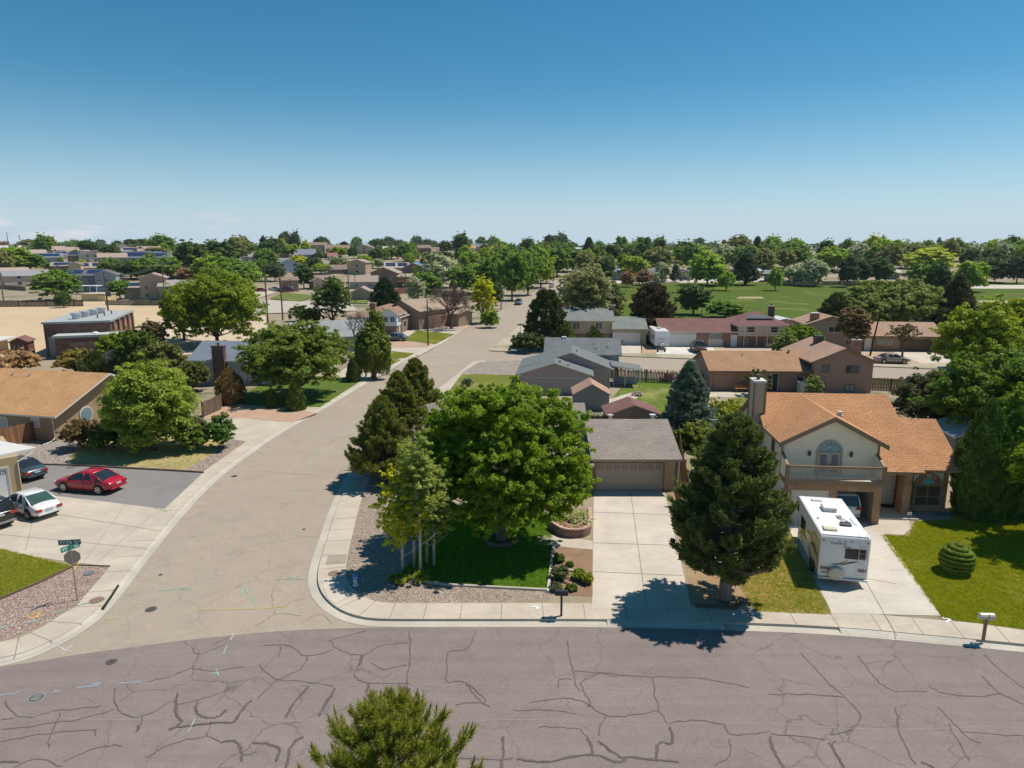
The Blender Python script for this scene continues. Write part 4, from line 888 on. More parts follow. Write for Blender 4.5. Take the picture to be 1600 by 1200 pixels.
    m=MB(); m.box(8.95,10.45,2.44,2.49,.5,1.8); m.obj('pane',glass((.05,.04,.035),.06),o)
    m=MB(); m.box(9.67,9.73,2.40,2.44,.5,1.8); m.box(8.95,10.45,2.41,2.43,1.05,1.1); m.obj('mullion',TRB,o)
    m=MB(); m.box(7.85,8.3,1.7,2.6,0,2.75); h.part('porch_pillar',m,BRK2); m=MB(); m.box(5.95,8.3,1.65,3.5,2.76,2.88); h.part('porch_ceiling',m,TRT)
    m=MB(); m.box(5.8,8.6,.9,3.5,0,.1); h.part('porch_step',m,CONW)
    h.door('S',3.5,7.68,.9,2.1,.1,panelled((.66,.60,.50),.45,.5),frame=TRB); h.win('S',3.5,6.7,1.2,.5,.9,TRB,mull=0)
    m=MB(); m.box(7.2,8.1,2.75,3.35,.1,.13); h.part('doormat',m,plain((.05,.04,.035)))
    m=MB(); m.lathe([(.02,1.9),(.08,1.95),(.09,2.1),(.02,2.2)],(7.05,3.4,0),8); h.part('porch_lamp',m,plain((.06,.05,.05)))
    # left side
    h.chimney(-.38,6.6,.74,1.2,0,7.75,siding((.50,.42,.32),.2,False,.8),plain((.6,.56,.5)),label='tall cream siding chimney with white cap')
    m=MB()
    for x,y in ((-.78,5.97),(.02,5.97),(-.78,7.23)): m.box(x-.05,x+.05,y-.05,y+.05,0,7.7)
    h.part('chimney_trim',m,TRB); m=MB(); m.box(-.01,.16,1.3,6.95,2.74,4.9); h.part('side_wall',m,CRM); h.win('W',-.01,3.2,3.7,.5,.9,TRB,mull=0)
    m=MB(); m.box(.02,.1,-.02,.0,0,2.5); h.part('downspout',m,TRB)
    h.vent(5.1,5.9,z(5.9),.25,.13); h.vent(8.3,9,z(7.9)-1.1*SL,.3)
    return h
rv_house()
# ---------------- single-storey corner house with the double garage
def corner_house():
    h=House('tan_stucco_house',(5.75,46.1),0,'tan stucco house with brown shingles and double garage marked 404')
    ST=stucco((.50,.36,.21)); M_=[BRN,TRB]; GT_=plain((.36,.28,.20),.6)
    h.walls(0,5.85,0,8.6,0,2.62,ST,'x',4.0); h.roof(0,5.85,0,8.6,2.62,4.05,'x',[BRN,GT_],over=.65,og=.25)
    h.garage('S',0,2.55,4.72,2.08,mat=panelled((.36,.30,.24),.6,.52),frame=plain((.2,.16,.13)),lites=8)
    
    for x in (0,5.77): m=MB(); m.box(x,x+.08,-.03,0,.0,2.5); h.part('corner_trim',m,TRB)
    lettering('house_number','404',.36,.012,h.t,Matrix.Translation((2.55,-.02,2.24))@Matrix.Rotation(R(90),4,'X'),plain((.03,.03,.03)),True)
    h.walls(-13.5,-.02,2.5,11.5,0,2.6,ST,'x',4.7,name='main_wall'); h.roof(-13.5,-.3,2.5,11.5,2.6,4.7,'x',M_,over=.6,og=.35,name='main_roof')
    m=MB(); roofslab(m,[(-3.4,.3,2.35),(-.05,-1.0,2.22),(-.05,3.0,2.9),(-3.4,3.0,2.9)],.14); h.part('porch_roof',m,[BRN,TRW])
    m=MB(); m.box(-.3,-.2,-.75,-.65,0,2.1); m.box(-3.1,-3.0,.4,.5,0,2.2); h.part('porch_post',m,TRB); h.door('S',2.5,-1.6,.95,2.05,mat=plain((.3,.2,.14))); h.win('S',2.5,-5.5,.8,1.8,1.3)
    h.vent(1.9,5.5,3.7,.45,.14,plain((.6,.6,.58),.5,.3)); h.vent(5.2,5.6,3.7,.45,.16,plain((.6,.6,.58),.5,.3)); h.vent(-3,5,4.1)
    m=MB(); m.lathe([(.04,2.3),(.04,.6)],(6.0,-.1,0),6); h.part('downspout',m,TRW)
corner_house()
def shed(name,loc,rz,w,d,ze,zr,rm,wm,label,door=None,wins=()):
    h=House(name,loc,rz,label,'shed'); h.wing(0,w,0,d,ze,zr,'y',wm,[rm,TRT],over=.18,og=.18,th=.1)
    if door: h.door('S',0,door[0],door[1],door[2],mat=door[3],frame=TRB)
    for a in wins: h.win('S',0,a,.85,.55,.5,TRB,plain((.45,.33,.15)))
    return h
shed('garden_shed',(6.55,70.4),-2,3.7,3.4,1.75,2.8,SAL,siding((.22,.235,.24),.25,False,.8),'small grey shed with pale orange roof behind the big corner tree')
h=shed('garden_shed',(8.95,61.9),0,4.9,3.4,1.6,2.5,MRN,stucco((.23,.19,.15)),'taupe shed with maroon roof and teal door behind the tan garage',(2.45,.8,1.35,plain((.035,.09,.11))),(.75,4.1))
# ---------------- grey roofed house
def grey_house():
    h=House('pink_grey_house',(1.0,79.0),-5,'mauve sided house with stepped dark grey shingle roofs and patio cover')
    W=siding((.40,.31,.29),.25,True,.85); M_=[GRY,TRT]
    h.walls(0,8.0,0,4.5,0,2.35,siding((.42,.33,.31),3,False,.9),'y',3.5,.5); h.roof(0,8.0,0,3.9,2.35,3.62,'y',M_,over=.6,og=.3,name='roof')
    h.walls(0,10.6,4.2,11,0,2.4,W,'y',4.1,.56,name='rear_wall'); h.roof(0,10.6,4.1,11.2,2.4,4.2,'y',M_,over=.6,og=.1,rp=.56,name='rear_roof')
    m=MB(); m.box(8.02,10.62,4.1,4.19,0,2.5); h.part('side_wall',m,siding((.36,.30,.26),.3,True,.75))
    h.walls(2.6,12.2,11.2,17.5,0,3.2,siding((.38,.40,.42),.25),'x',4.7,name='tall_wall'); h.roof(2.6,12.2,11.2,17.5,3.2,4.75,'x',M_,name='tall_roof')
    m=MB(); m.box(.3,7.6,-.05,-.003,1.95,2.06); m.box(0,.1,-.04,0,0,2.2); m.box(7.9,8.0,-.04,0,0,2.2); h.part('trim_board',m,plain((.55,.48,.46)))
    m=MB(); m.box(8.0,8.08,-.05,.02,0,2.2); m.box(10.6,10.68,4.0,4.1,0,2.4); h.part('downspout',m,TRW)
    m=MB(); roofslab(m,[(10.9,5.2,2.65),(14.6,4.6,2.2),(14.6,8.6,2.2),(10.9,9.2,2.65)],.12); h.part('patio_cover',m,[GRY,TRW])
    for x,y in ((11.2,5.4),(14.4,4.9),(14.4,8.3),(12.6,5.1)): m=MB(); m.box(x-.06,x+.06,y-.06,y+.06,0,2.2); h.part('post',m,TRW)
    m=MB(); m.box(11.2,14.3,6.8,6.95,0,.95); h.part('low_wall',m,plain((.35,.37,.42)))
    for x,y,z in ((4.6,1.5,3.7),(5.6,1.2,3.3),(6.6,4.6,4.5)): h.vent(x,y,z,.15,.1)
    for x,y,z in ((9,13,4.1),(9.3,12,3.6),(10.8,12.4,3.8)): h.vent(x,y,z,.35,.06)
    m=MB(); m.box(4.6,5.2,14,14.6,4.5,5.0); h.part('roof_vent_box',m,WHT)
grey_house()
def rust_house():
    h=House('terracotta_house',(23.9,80.9),-2,'terracotta split-level house with mottled orange roof and brick chimney beyond the balcony house')
    W=PNKW; h.walls(0,12.2,0,8,0,2.55,W,'x',4.1); h.roof(0,12.2,0,8,2.55,4.15,'x',[RST,TRB],over=.5)
    h.walls(11.9,18.7,-1.0,9,0,3.85,W,'y',5.3,name='tall_wall'); h.roof(11.9,18.7,-1.0,9,3.85,5.3,'y',[SAL,TRB],over=.6,name='tall_roof')
    m=MB(); m.box(11.8,11.9,0,4.1,2.5,3.9); h.part('shingled_cheek',m,plain((.05,.045,.045)))
    TD=plain((.14,.10,.08)); h.win('S',-1,13.2,2.55,.75,.75,TD,GLB); h.win('S',-1,16.3,2.45,1.35,.8,TD,GL_); h.win('S',-1,13.0,.3,.6,.8,TD,GLB); h.win('S',-1,16.2,.25,1.1,.75,TD,plain((.3,.3,.24)))
    h.win('S',0,7.4,0,1.3,2.1,TRW,plain((.03,.03,.03)),name='patio_door'); h.win('S',0,10.9,1.2,.9,.75,TD,GL_)
    m=MB(); m.box(.3,.4,-.03,0,0,2.4); h.part('downspout',m,TRB)
    m=MB(); m.lathe([(.2,3.3),(.2,3.5)],(15.3,-1.0,0),6); 
    h.chimney(18.9,4.2,1.0,.8,0,5.6,BRK,TRT,label='brick chimney at the gable end'); m=MB(); m.box(14.3,15.3,5.2,6.1,5.0,6.0); h.part('roof_cooler',m,plain((.05,.05,.055),.5)); m=MB()
    for x in (14.35,15.25): m.tube([(x,5.15,5.0),(x-.3,4.7,4.4)],.03,4)
    h.part('cooler_leg',m,plain((.1,.1,.1)))
    h.vent(10.4,3.6,4.05,.3,.1,plain((.05,.05,.05))); h.vent(4.6,3,3.9,.2)
    o=empty('patio_table',(26.6,79.6,0),0,'low orange wooden planter bench against the terracotta wall','bench'); m=MB(); m.box(0,2.2,0,.5,.42,.5); m.obj('seat',plain((.42,.17,.06)),o); m=MB(); m.box(0,2.2,.42,.5,.5,.8); m.obj('backrest',plain((.42,.17,.06)),o); m=MB(); 
    for x in (.1,2.0):
        m=MB(); m.box(x,x+.1,.05,.45,0,.42); m.obj('leg',plain((.3,.12,.05)),o)
    o=empty('cooler_unit',(34.0,78.9,0),0,'white boxy air conditioner behind the orange ridge','air conditioner'); m=MB(); m.box(0,1.2,0,1,0,1.3); m.obj('case',plain((.6,.58,.54)),o,bevel=.04); m=MB(); m.box(-.03,1.23,-.03,1.03,1.3,1.38); m.obj('lid',plain((.7,.68,.65)),o)
rust_house()
def n1():
    h=House('beige_split_house',(6.2,120.6),-3,'beige house with pale green-grey roof and wide white garage across the cross street')
    BG=siding((.44,.37,.27),.22); h.walls(0,11.6,1,9,1.9,4.3,BG,'x',5.9,name='upper_wall'); h.walls(.15,11.45,1.2,8.8,0,1.9,BRK,name='brick_wall'); h.roof(0,11.6,1,9,4.3,5.9,'x',[GRN,TRT],over=.6)
    h.wing(11.6,17.5,0,9,2.9,4.5,'x',BG,[GRN,TRT],over=.4,og=.25,name='garage_roof')
    h.garage('S',0,14.0,4.6,2.1,mat=panelled((.6,.58,.55))); h.win('S',1,9.2,2.7,1.2,1.1,TRW); h.win('S',1,5.2,2.6,1.2,1.3,TRW,glass((.1,.07,.06))); h.win('S',1.2,3.6,.2,1.0,1.9,TRW,mull=0,name='door_window')
    h.chimney(12,5,.7,1.0,2,6.5,BRK); h.vent(6,4,5.6)
n1()
def n2():
    h=House('maroon_roof_house',(25.9,118.2),-2,'long brick house with maroon roof and pink upper storey behind the camper')
    PK=siding((.60,.47,.40),.22); h.walls(0,14,0,8,0,2.75,BRK,'x',4.4); h.roof(0,14,0,8,2.75,4.4,'x',[MRN,TRW],over=.5)
    h.walls(13.4,21.2,.6,8,0,1.9,BRK,name='lower_wall'); h.walls(13.2,21.4,-.4,8.2,1.9,3.9,PK,name='upper_wall'); h.roof(13.2,21.4,-.4,8.2,4.0,5.9,'x',[MRN,TRW],hip=True,over=.7)
    h.garage('S',0,3.2,5.6,2.15,mat=panelled((.66,.64,.6))); m=MB(); m.box(.2,6.1,-.05,-.002,2.25,2.75); h.part('fascia_board',m,PK); h.win('S',0,9.4,1.35,1.9,.95,TRW,plain((.25,.26,.22)),mull=2); m=MB(); m.box(8.2,10.8,-.06,-.002,.0,1.25); h.part('infill_panel',m,plain((.62,.55,.47)))
    h.door('S',0,12.6,.9,2.0,mat=plain((.7,.7,.7))); h.win('S',-.4,15.3,2.6,1.3,.9,TRW,hm=1,mull=0); h.win('S',-.4,19.3,2.6,1.2,.9,TRW,hm=1,mull=0); h.win('S',.6,14.8,.4,.7,.9,TRW); h.win('S',.6,18.6,.4,.8,.9,TRW)
    for x in (14.2,16.4,18.2): m=MB(); m.box(x-.05,x+.05,-.47,-.402,0,3.8); h.part('trim_board',m,TRW)
    m=MB(); m.lathe([(.45,0),(.45,.06)],(13.9,2.9,-.47),10,'y'); h.part('wall_ornament',m,plain((.5,.42,.38)))
    h.chimney(20.7,6,.9,.9,3,6.5,BRD); m=MB(); roofslab(m,[(14.8,.6,4.95),(19.6,.6,4.95),(18.0,3.4,5.55),(16.2,3.4,5.55)],.1); h.part('dormer_panel',m,[plain((.06,.065,.08)),TRW])
    m=MB(); roofslab(m,[(-2.2,1,2.2),(0,1,2.6),(0,6,2.6),(-2.2,6,2.2)],.1); h.part('lean_to_roof',m,[MRN,TRT])
n2()
def n3():
    h=House('tan_ranch_house',(50.0,115.2),-6,'tan ranch house with salmon roof, brown garage door and stone chimney')
    TN=siding((.47,.37,.26),.22); h.walls(9.0,21.2,-1.0,7,0,2.65,BRK2,'x',4.3,label='tan brick wall'); h.roof(9.0,21.2,-1,7,2.65,4.35,'x',[SAL,TRB],over=.55)
    h.walls(0,9.0,0,8,0,4.2,siding((.40,.29,.22),.22),'y',5.5,.42,name='tall_wall'); h.roof(0,9.0,0,8,4.2,5.5,'y',[SAL,TRB],rp=.42,name='tall_roof')
    h.garage('S',-1,17.2,5.2,2.1,mat=panelled((.12,.07,.05)),frame=TRT); h.win('S',-1,12.3,1.0,2.4,1.2,TRT,glass((.16,.15,.12))); h.door('S',-1,9.6,.9,2.05,mat=WHT); h.win('S',0,4.3,2.9,1.6,.9,TRW); h.win('S',0,7.0,.5,1.2,1,TRW)
    h.chimney(1.5,1.5,1.3,.9,0,5.9,BRK2,TRW,flue=False); 
    h=House('low_pink_building',(49,133),-3,'low pink-tan building with white roof edge beside the park lawn','outbuilding'); h.wing(0,8.5,0,5,2.3,3.3,'y',stucco((.38,.25,.2)),[plain((.6,.6,.62)),WHT],over=.3); h.win('S',0,7,1.1,1.1,.9,TRB); h.win('S',0,1.2,1.1,.8,.8,TRB)
n3()
def left_orange():
    h=House('tan_house_orange_roof',(-54.5,62.0),-13,'brown stucco house with broad orange shingle roof and round window at left edge')
    ST=stucco((.36,.25,.15)); h.walls(-6,14.2,0,12,0,2.5,ST,'x',5.0); h.roof(-6,14.2,0,12,2.5,5.0,'x',[ORL,TRW],over=.55,og=.75)
    WF=TRW; h.win('S',0,12.2,1.2,.8,.85,WF,plain((.55,.55,.5)),mull=0,hm=1); h.win('S',0,8.6,.2,.9,1.7,WF,plain((.45,.45,.42)),mull=0,hm=1,name='side_window')
    m=MB(); m.lathe([(.72,0),(.72,.06)],(14.23,3.4,1.7),20,'x'); o=h.part('round_window',m,TRW); m=MB(); m.lathe([(.62,0),(.62,.03)],(14.30,3.4,1.7),20,'x'); m.obj('pane',glass((.10,.16,.19)),o)
    m=MB(); m.tube([(14.15,-.1,2.45),(14.15,-.08,.3),(14.3,-.7,.12),(14.2,-1.4,.05)],.05,6); h.part('downspout',m,TRW)
    h.vent(4.6,5,4.6,.3); h.vent(6.6,5,4.6,.3); h.win('E',14.2,8.6,.8,1.6,1.3,WF)
left_orange()
def left_garage():
    o=empty('beige_garage',(-34.4,45.6,0),0,'beige stucco garage corner with white panelled door at left edge','garage'); ST=stucco((.46,.34,.19)); rot=R(43)
    h=House.__new__(House); h.t=o; o.rotation_euler=(0,0,rot); h.name='beige_garage'
    h.walls(-7.5,0,0,7,0,2.75,ST); h.garage('S',0,-3.35,5.3,2.05,mat=panelled((.72,.72,.72),2.0,.25),frame=plain((.6,.56,.48)),lites=8)
    m=MB(); P=Matrix.Rotation(-rot,3,'Z'); L=[P@(Vector(p)-Vector((-34.4,45.6,0))) for p in ((-34.0,47.0,0),(-39,49.2,0),(-46,49,0),(-46,38,0),(-39.8,39.2,0))]; m.prism([(p.x,p.y) for p in L],2.76,2.95); h.part('roof',m,TRW)
    m=MB(); m.tube([L[0]+Vector((-.3,-.2,2.7)),(-.06,-.06,2.35),(-.05,-.06,.2),(-.05,-.3,.1)],.045,6); h.part('downspout',m,plain((.6,.5,.35)))
left_garage()
def blue_roof_house():
    h=House('grey_sided_house',(-40.3,84.5),-3,'pale grey sided house with blue-grey roof and dark brick chimney on the left street')
    h.wing(0,8.4,0,8,3.2,4.9,'x',siding((.40,.42,.46),.2),[BLG,TRW],over=.45,og=.3); h.walls(8.4,11.5,.4,7,0,3.0,siding((.66,.66,.68),.2)); h.roof(8.2,11.6,.4,7,3.0,4.3,'x',[BLG,TRW],name='side_roof')
    h.chimney(3.9,-.35,1.5,.7,0,4.9,BRD,BRD,label='broad dark brick chimney'); h.win('S',0,6.6,.4,.9,2.0,TRB,siding((.5,.5,.55),.1)); h.win('S',.4,9.6,1,1.2,1.2)
blue_roof_house()
def l3():
    h=House('low_grey_roof_house',(-34.5,108.5),25,'low house with plain light grey roof behind the willow'); h.wing(0,12,0,11,2.6,4.6,'x',stucco((.35,.33,.3)),[shingle((.27,.29,.29),(.33,.35,.35)),TRT],over=.4)
    h.win('S',0,3,1,1.4,1.1); h.win('E',12,5,1,1.4,1.1)
    h=House('white_gable_house',(-33.4,138.0),-8,'white-gabled house with brown hip roof and pale garage door by the left sidewalk'); SW=siding((.52,.54,.60),.2); h.walls(0,10.8,0,17,0,3.25,SW); h.roof(0,10.8,0,17,3.35,5.0,'y',[RBR,TRW],hip=True,over=.5)
    h.walls(7.7,10.9,-1.4,2.5,1.6,3.9,siding((.76,.78,.82),.2),'y',5.0,name='gable_wall'); h.roof(7.7,10.9,-1.4,4.5,3.9,5.0,'y',[RBR,TRW],over=.25,og=.3,name='gable_roof'); h.win('S',-1.4,8.6,2.4,.85,1.0,TRW,GLB); h.win('S',-1.4,10.0,2.4,.85,1.0,TRW,GLB); m=MB(); m.box(7.9,10.7,-1.2,-.01,0,1.6); h.part('brick_base',m,BRK)
    m=MB(); m.box(10.81,11.0,1.2,6.5,0,3.1); h.part('brick_panel',m,BRK); h.win('E',11.0,3.6,.9,1.8,1.3,TRW); h.garage('E',10.81,11.2,5.4,2.2,mat=panelled((.46,.52,.56))); h.chimney(4.2,4,1.2,.9,3,5.6,BRK); h.win('S',0,2.5,1,1.5,1.1,TRW); h.win('S',0,5.4,1,1.2,1.1,TRW)
    h=House('big_tan_gable_house',(-27.0,147.5),-33,'tan house with large pale tan roof behind the leafless tree'); h.wing(0,9,0,14,3.9,5.8,'y',siding((.35,.26,.19),.22,True),[TAN,TRB],over=.5); h.walls(9,9.8,2,12,0,2.6,BRK); 
    for a in (3.5,6.5,9.5): h.win('E',9,a,.9,1.2,1.5,TRT)
    h.wing(9,12.5,9,14,2.7,3.3,'x',siding((.35,.26,.19),.22),[TAN,TRB],over=.3,name='side_roof')
l3()
def brick_building():
    h=House('brick_pump_building',(-73.2,106.3),19,'dark brown brick block building with flat grey roof and round vents beside sand lot','building')
    FL=plain((.36,.38,.38),.8,0,.2); h.walls(0,9.2,0,19,0,5.2,BRD); m=MB(); m.box(-.2,9.4,-.2,19.2,5.2,5.5); h.part('roof',m,FL)
    for i in range(4): m=MB(); m.lathe([(.55,5.5),(.62,6.1),(.8,6.15),(.8,6.45),(.4,6.55)],(3.6+i*.55,4.2+i*3.2,0),14); h.part('roof_vent',m,plain((.5,.52,.54),.4,.4))
    for x,y in ((6.5,5),(6.8,8.5),(7.2,12)): h.vent(x,y,5.5,.5,.1,plain((.08,.08,.08)))
    for i in range(5): m=MB(); m.box(9.2,9.5,1.5+i*4,2.3+i*4,0,5.15); h.part('pilaster',m,BRK)
    for i in range(4): m=MB(); m.box(9.2,9.24,2.9+i*4,4.9+i*4,.4,4.4); h.part('brick_panel',m,brick((.3,.15,.09),(.36,.2,.12),(.3,.2,.15),.4,.12))
    h.walls(2.2,11.3,-3.2,-.01,0,3.3,BRD,name='annex_wall'); m=MB(); m.box(1.9,11.6,-3.5,-.01,3.3,3.65); h.part('annex_roof',m,plain((.45,.47,.46),.8,0,.15)); m=MB(); m.box(9.42,11.5,-.0,3,3.3,3.6); m.box(9.42,11.2,0,2.9,0,3.3); h.part('annex_side',m,BRD)
    m=MB(); m.lathe([(.5,3.65),(.5,3.8),(.2,3.95)],(7.4,-1.7,0),10); h.part('roof_vent',m,WHT)
    m=MB(); m.box(4.2,9.6,-3.26,-3.2,2.0,2.6); h.part('brick_band',m,BRK); m=MB(); m.box(4.2,8.9,-3.3,-3.2,1.9,1.97); m.box(4.8,8.0,-3.27,-3.2,1.6,1.68); h.part('ledge',m,plain((.3,.3,.28)))
    h.door('S',0,1.2,1.5,3.2,mat=plain((.34,.31,.29)),frame=BRD)
    t=House('brown_shed',(-78.6,106.0),19,'small dark red shed beside the brick building','shed'); t.wing(0,2.4,0,3,2.4,3.0,'y',siding((.18,.07,.055),.2),[MRN,TRB],over=.2); m=MB()
    for x in (.3,.9,1.5): m.tube([(x,-.15,.1),(x+.35,-.15,1.9)],.035,5)
    t.part('ladder',m,WHT)
    t=House('flat_roof_shelter',(-91,108),8,'low beige shelter with flat white roof at the left edge','shelter'); t.walls(0,7,0,5,0,2.1,stucco((.46,.37,.25))); m=MB(); m.box(-.3,8.6,-.3,5.3,2.1,2.3); t.part('roof',m,plain((.62,.60,.56))); m=MB(); m.box(.4,6.5,-.02,.0,.2,1.5); t.part('opening',m,plain((.03,.025,.02)))
    t=House('tan_shed',(-83.0,196.5),0,'tan flat-roofed shed at the far edge of the sand lot','shed'); 
    t.t.location=GT(128,472); k=t.t.location.y/F; t.walls(0,25*k,0,5,0,11*k,plain((.50,.40,.24))); t.walls(25*k+.01,37*k,0,6,0,10*k,plain((.62,.50,.28)),name='end_wall'); m=MB(); m.box(-.3,38*k,-.4,6.4,11*k,12.5*k); t.part('roof',m,plain((.52,.43,.33)))
brick_building()
# small buildings at the right edge
h=House('white_roof_house',(50.5,71.5),-8,'low house with flat white roof half hidden by trees at right edge'); h.walls(0,26,0,9,0,2.5,stucco((.4,.33,.28))); m=MB(); roofslab(m,[(-.6,-.6,2.5),(27,-.6,2.5),(27,9.6,2.9),(-.6,9.6,2.9)],.2); h.part('roof',m,[plain((.74,.73,.70),.7,0,.05),TRT]); m=MB(); m.lathe([(.15,2.7),(.15,3.5),(.25,3.5),(.25,3.6)],(12,3,0),8); h.part('vent',m,plain((.5,.35,.28)))
h=House('grey_roof_house',(70,103),-8,'low house with light grey roof behind the yellow bush'); h.wing(0,14,0,8,2.5,3.9,'x',stucco((.45,.42,.4)),[shingle((.36,.37,.38),(.42,.43,.44)),TRT],over=.5); h.win('S',0,3,1,1.2,1)
h=House('brick_shed',(72.8,113.2),-6,'little brick shed right of the brown garage door','shed'); h.wing(0,3.2,0,4,2.2,2.6,'x',BRK,[MRN,TRT],over=.3); m=MB(); m.box(.3,.5,-.03,0,0,2.1); h.part('trim_board',m,TRW)
h=House('grey_metal_shed',(35.7,53.0),-8,'grey metal shed behind the dark columnar evergreen','shed'); h.wing(0,4.2,0,4,2.1,2.9,'y',plain((.22,.235,.23)),[plain((.40,.43,.45),.5,.3),WHT],over=.25)
h=House('pink_stucco_house',(34.6,41.0),-5,'pink stucco house cut off by the right edge'); h.wing(0,10,0,9,3.2,5,'x',stucco((.47,.27,.22)),[SAL,TRT]); h.win('W',0,4,1,1.2,1)
# ---------------- fences
def fence(name,px,h,mat,label,gap=0,bw=.14,world=None,cap=False,lean=0,seed=1,post=None):
    t=empty(name,(0,0,0),0,label,'fence'); P=world or [G(*p,0) for p in px]; rg=random.Random(seed); m=MB(); q=MB(); r=MB()
    for a,b in zip(P,P[1:]):
        a=Vector(a);b=Vector(b); L=(b-a).length; d=(b-a)/L; nn=Vector((-d.y,d.x,0)); n=max(1,int(L/(bw+gap)))
        for i in range(n):
            s=a+d*(L*i/n); e=s+d*bw*(.96); hh=h+rg.uniform(-.05,.05)*(1+lean*3); tl=nn*rg.uniform(-.02,.02)*(1+lean*4)
            m.hexa([s-nn*.012,e-nn*.012,e+nn*.012,s+nn*.012],[s-nn*.012+tl+Vector((0,0,hh)),e-nn*.012+tl+Vector((0,0,hh)),e+nn*.012+tl+Vector((0,0,hh)),s+nn*.012+tl+Vector((0,0,hh))])
        k=max(1,int(L/2.4))
        for i in range(k+1): c=a+d*(L*i/k)+nn*.08; q.box(c.x-.05,c.x+.05,c.y-.05,c.y+.05,-.05,h+.03)
        for z in (.3,h-.3): r.hexa([a+nn*.02+Vector((0,0,z)),b+nn*.02+Vector((0,0,z)),b+nn*.06+Vector((0,0,z)),a+nn*.06+Vector((0,0,z))],[a+nn*.02+Vector((0,0,z+.09)),b+nn*.02+Vector((0,0,z+.09)),b+nn*.06+Vector((0,0,z+.09)),a+nn*.06+Vector((0,0,z+.09))])
    m.obj('boards',mat,t); q.obj('post',post or mat,t); r.obj('rail',mat,t); return t
WD=boards((.19,.125,.085),.14); WR=boards((.33,.16,.085),.14); WG=boards((.20,.17,.145),.14); DK=boards((.075,.06,.05),.14)
fence('board_fence',[(957,592),(1010,597),(1105,602)],1.5,WG,'weathered grey board fence between the grey house and the blue spruce',.05,lean=1)
fence('board_fence',[(1357,609),(1426,612),(1475,628)],1.5,WD,'brown board fence right of the terracotta house',.03)
fence('board_fence',[(1060,690),(1062,722),(1075,790)],1.7,WD,'reddish brown board fence along the right of the tan garage')
fence('board_fence',[(1056,790),(1078,792)],1.7,boards((.42,.22,.10),.14),'short orange-brown fence gate beside the double garage')
fence('board_fence',[(-30,730),(5,700),(60,686)],1.7,WR,'red-brown board fence in front of the orange-roofed house',seed=4)
fence('board_fence',[(895,672),(960,674),(1055,675)],1.5,DK,'dark board fence behind the tan garage roof',seed=6)
fence('board_fence',[(1478,690),(1500,720),(1520,760)],1.6,plain((.24,.045,.035)),'dark red fence right of the balcony house')
fence('board_fence',[(1582,810),(1640,800)],1.7,plain((.24,.045,.035)),'dark red fence at the right edge behind the evergreen')
fence('board_fence',[(318,652),(345,640),(352,625)],1.6,WD,'brown board fence beside the dark brick chimney',seed=8)
fence('board_fence',[(1024,538),(1000,533)],1.5,WD,'short brown fence left of the camper')
fence('board_fence',[(1484,655),(1520,660)],1.6,DK,'dark fence below the grey metal shed')
def farfence(a,b,h,mat,label,dz=0):
    A,B=GT(*a),GT(*b); A.z+=dz;B.z+=dz; return fence('board_fence',None,h,mat,label,.04,.3,world=[A,B])
farfence((0,481),(130,480),2.0,DK,'long dark fence along the far edge of the sand lot')
farfence((165,478),(262,479),1.6,WG,'weathered fence below the tan two-storey house')
farfence((1222,446),(1275,448),2.2,boards((.22,.21,.24),.3),'grey fence beside the silver trees at the park edge')
farfence((1275,446),(1345,446),1.8,boards((.30,.27,.24),.3),'pale fence section along the park edge')
farfence((1345,446),(1372,444),2.0,boards((.36,.16,.09),.3),'rust-red fence along the park edge')
farfence((612,462),(655,455),2.2,boards((.24,.10,.07),.3),'dark red fence below the orange deck')
# ================================================================ FAR HOUSES
FP={}
def farhouse(px,pb,w,hw,roof,wall,label,ax='x',rise=.3,rot=0,dep=None,win=2,solar=None,cat='house',gar=False,hip=False,lift=0):
    p=GT(px,pb); k=math.hypot(p.x,p.y)/F; W=w*k; hh=max(2.3,hw*k); D=dep or max(7,min(12,W*.8)); p.z+=.05
    yaw=math.degrees(math.atan2(-p.x,p.y))+rot
    h=House(label.split('|')[0],(p.x,p.y,p.z),yaw,label.split('|')[1],cat); key=(roof,'r'); RM=plain(roof,.9,0,.15); WM=plain(wall,.85,0,.08); q=FP.setdefault('trim',TRW)
    span=(D if ax=='x' else W); zr=hh+rise*span/2
    h.wing(-W/2,W/2,0,D,hh,zr,ax,WM,[RM,q],z0=-1.2,over=.5,og=.4,hip=hip)
    st=2 if hh>4.2 else 1
    for s in range(st):
        z0=.9+s*2.6
        for i in range(win):
            a=-W/2+W*(i+.5)/win
            if gar and s==0 and i==0: h.garage('S',0,a,min(4.2,W*.4),2.1); continue
            h.win('S',0,a,z0,min(1.5,W*.16),min(1.25,hh*.3),WHT,GL_,mull=0)
    if solar:
        m=MB(); sl=(zr-hh)/(span/2)
        for (u0,u1,v0,v1) in solar:
            if ax=='x': z=lambda y:hh+sl*y+.2; m.hexa([(-W/2+W*u0,D/2*v0,z(D/2*v0)),(-W/2+W*u1,D/2*v0,z(D/2*v0)),(-W/2+W*u1,D/2*v1,z(D/2*v1)),(-W/2+W*u0,D/2*v1,z(D/2*v1))],[(-W/2+W*u0,D/2*v0,z(D/2*v0)+.06),(-W/2+W*u1,D/2*v0,z(D/2*v0)+.06),(-W/2+W*u1,D/2*v1,z(D/2*v1)+.06),(-W/2+W*u0,D/2*v1,z(D/2*v1)+.06)])
        h.part('solar_panel',m,gloss((.02,.03,.075),.2))
    return h
cT=(.36,.28,.22);cB=(.24,.17,.13);cG=(.27,.27,.28);cS=(.40,.30,.24);cO=(.50,.27,.12);cD=(.13,.12,.13);cR=(.30,.13,.10)
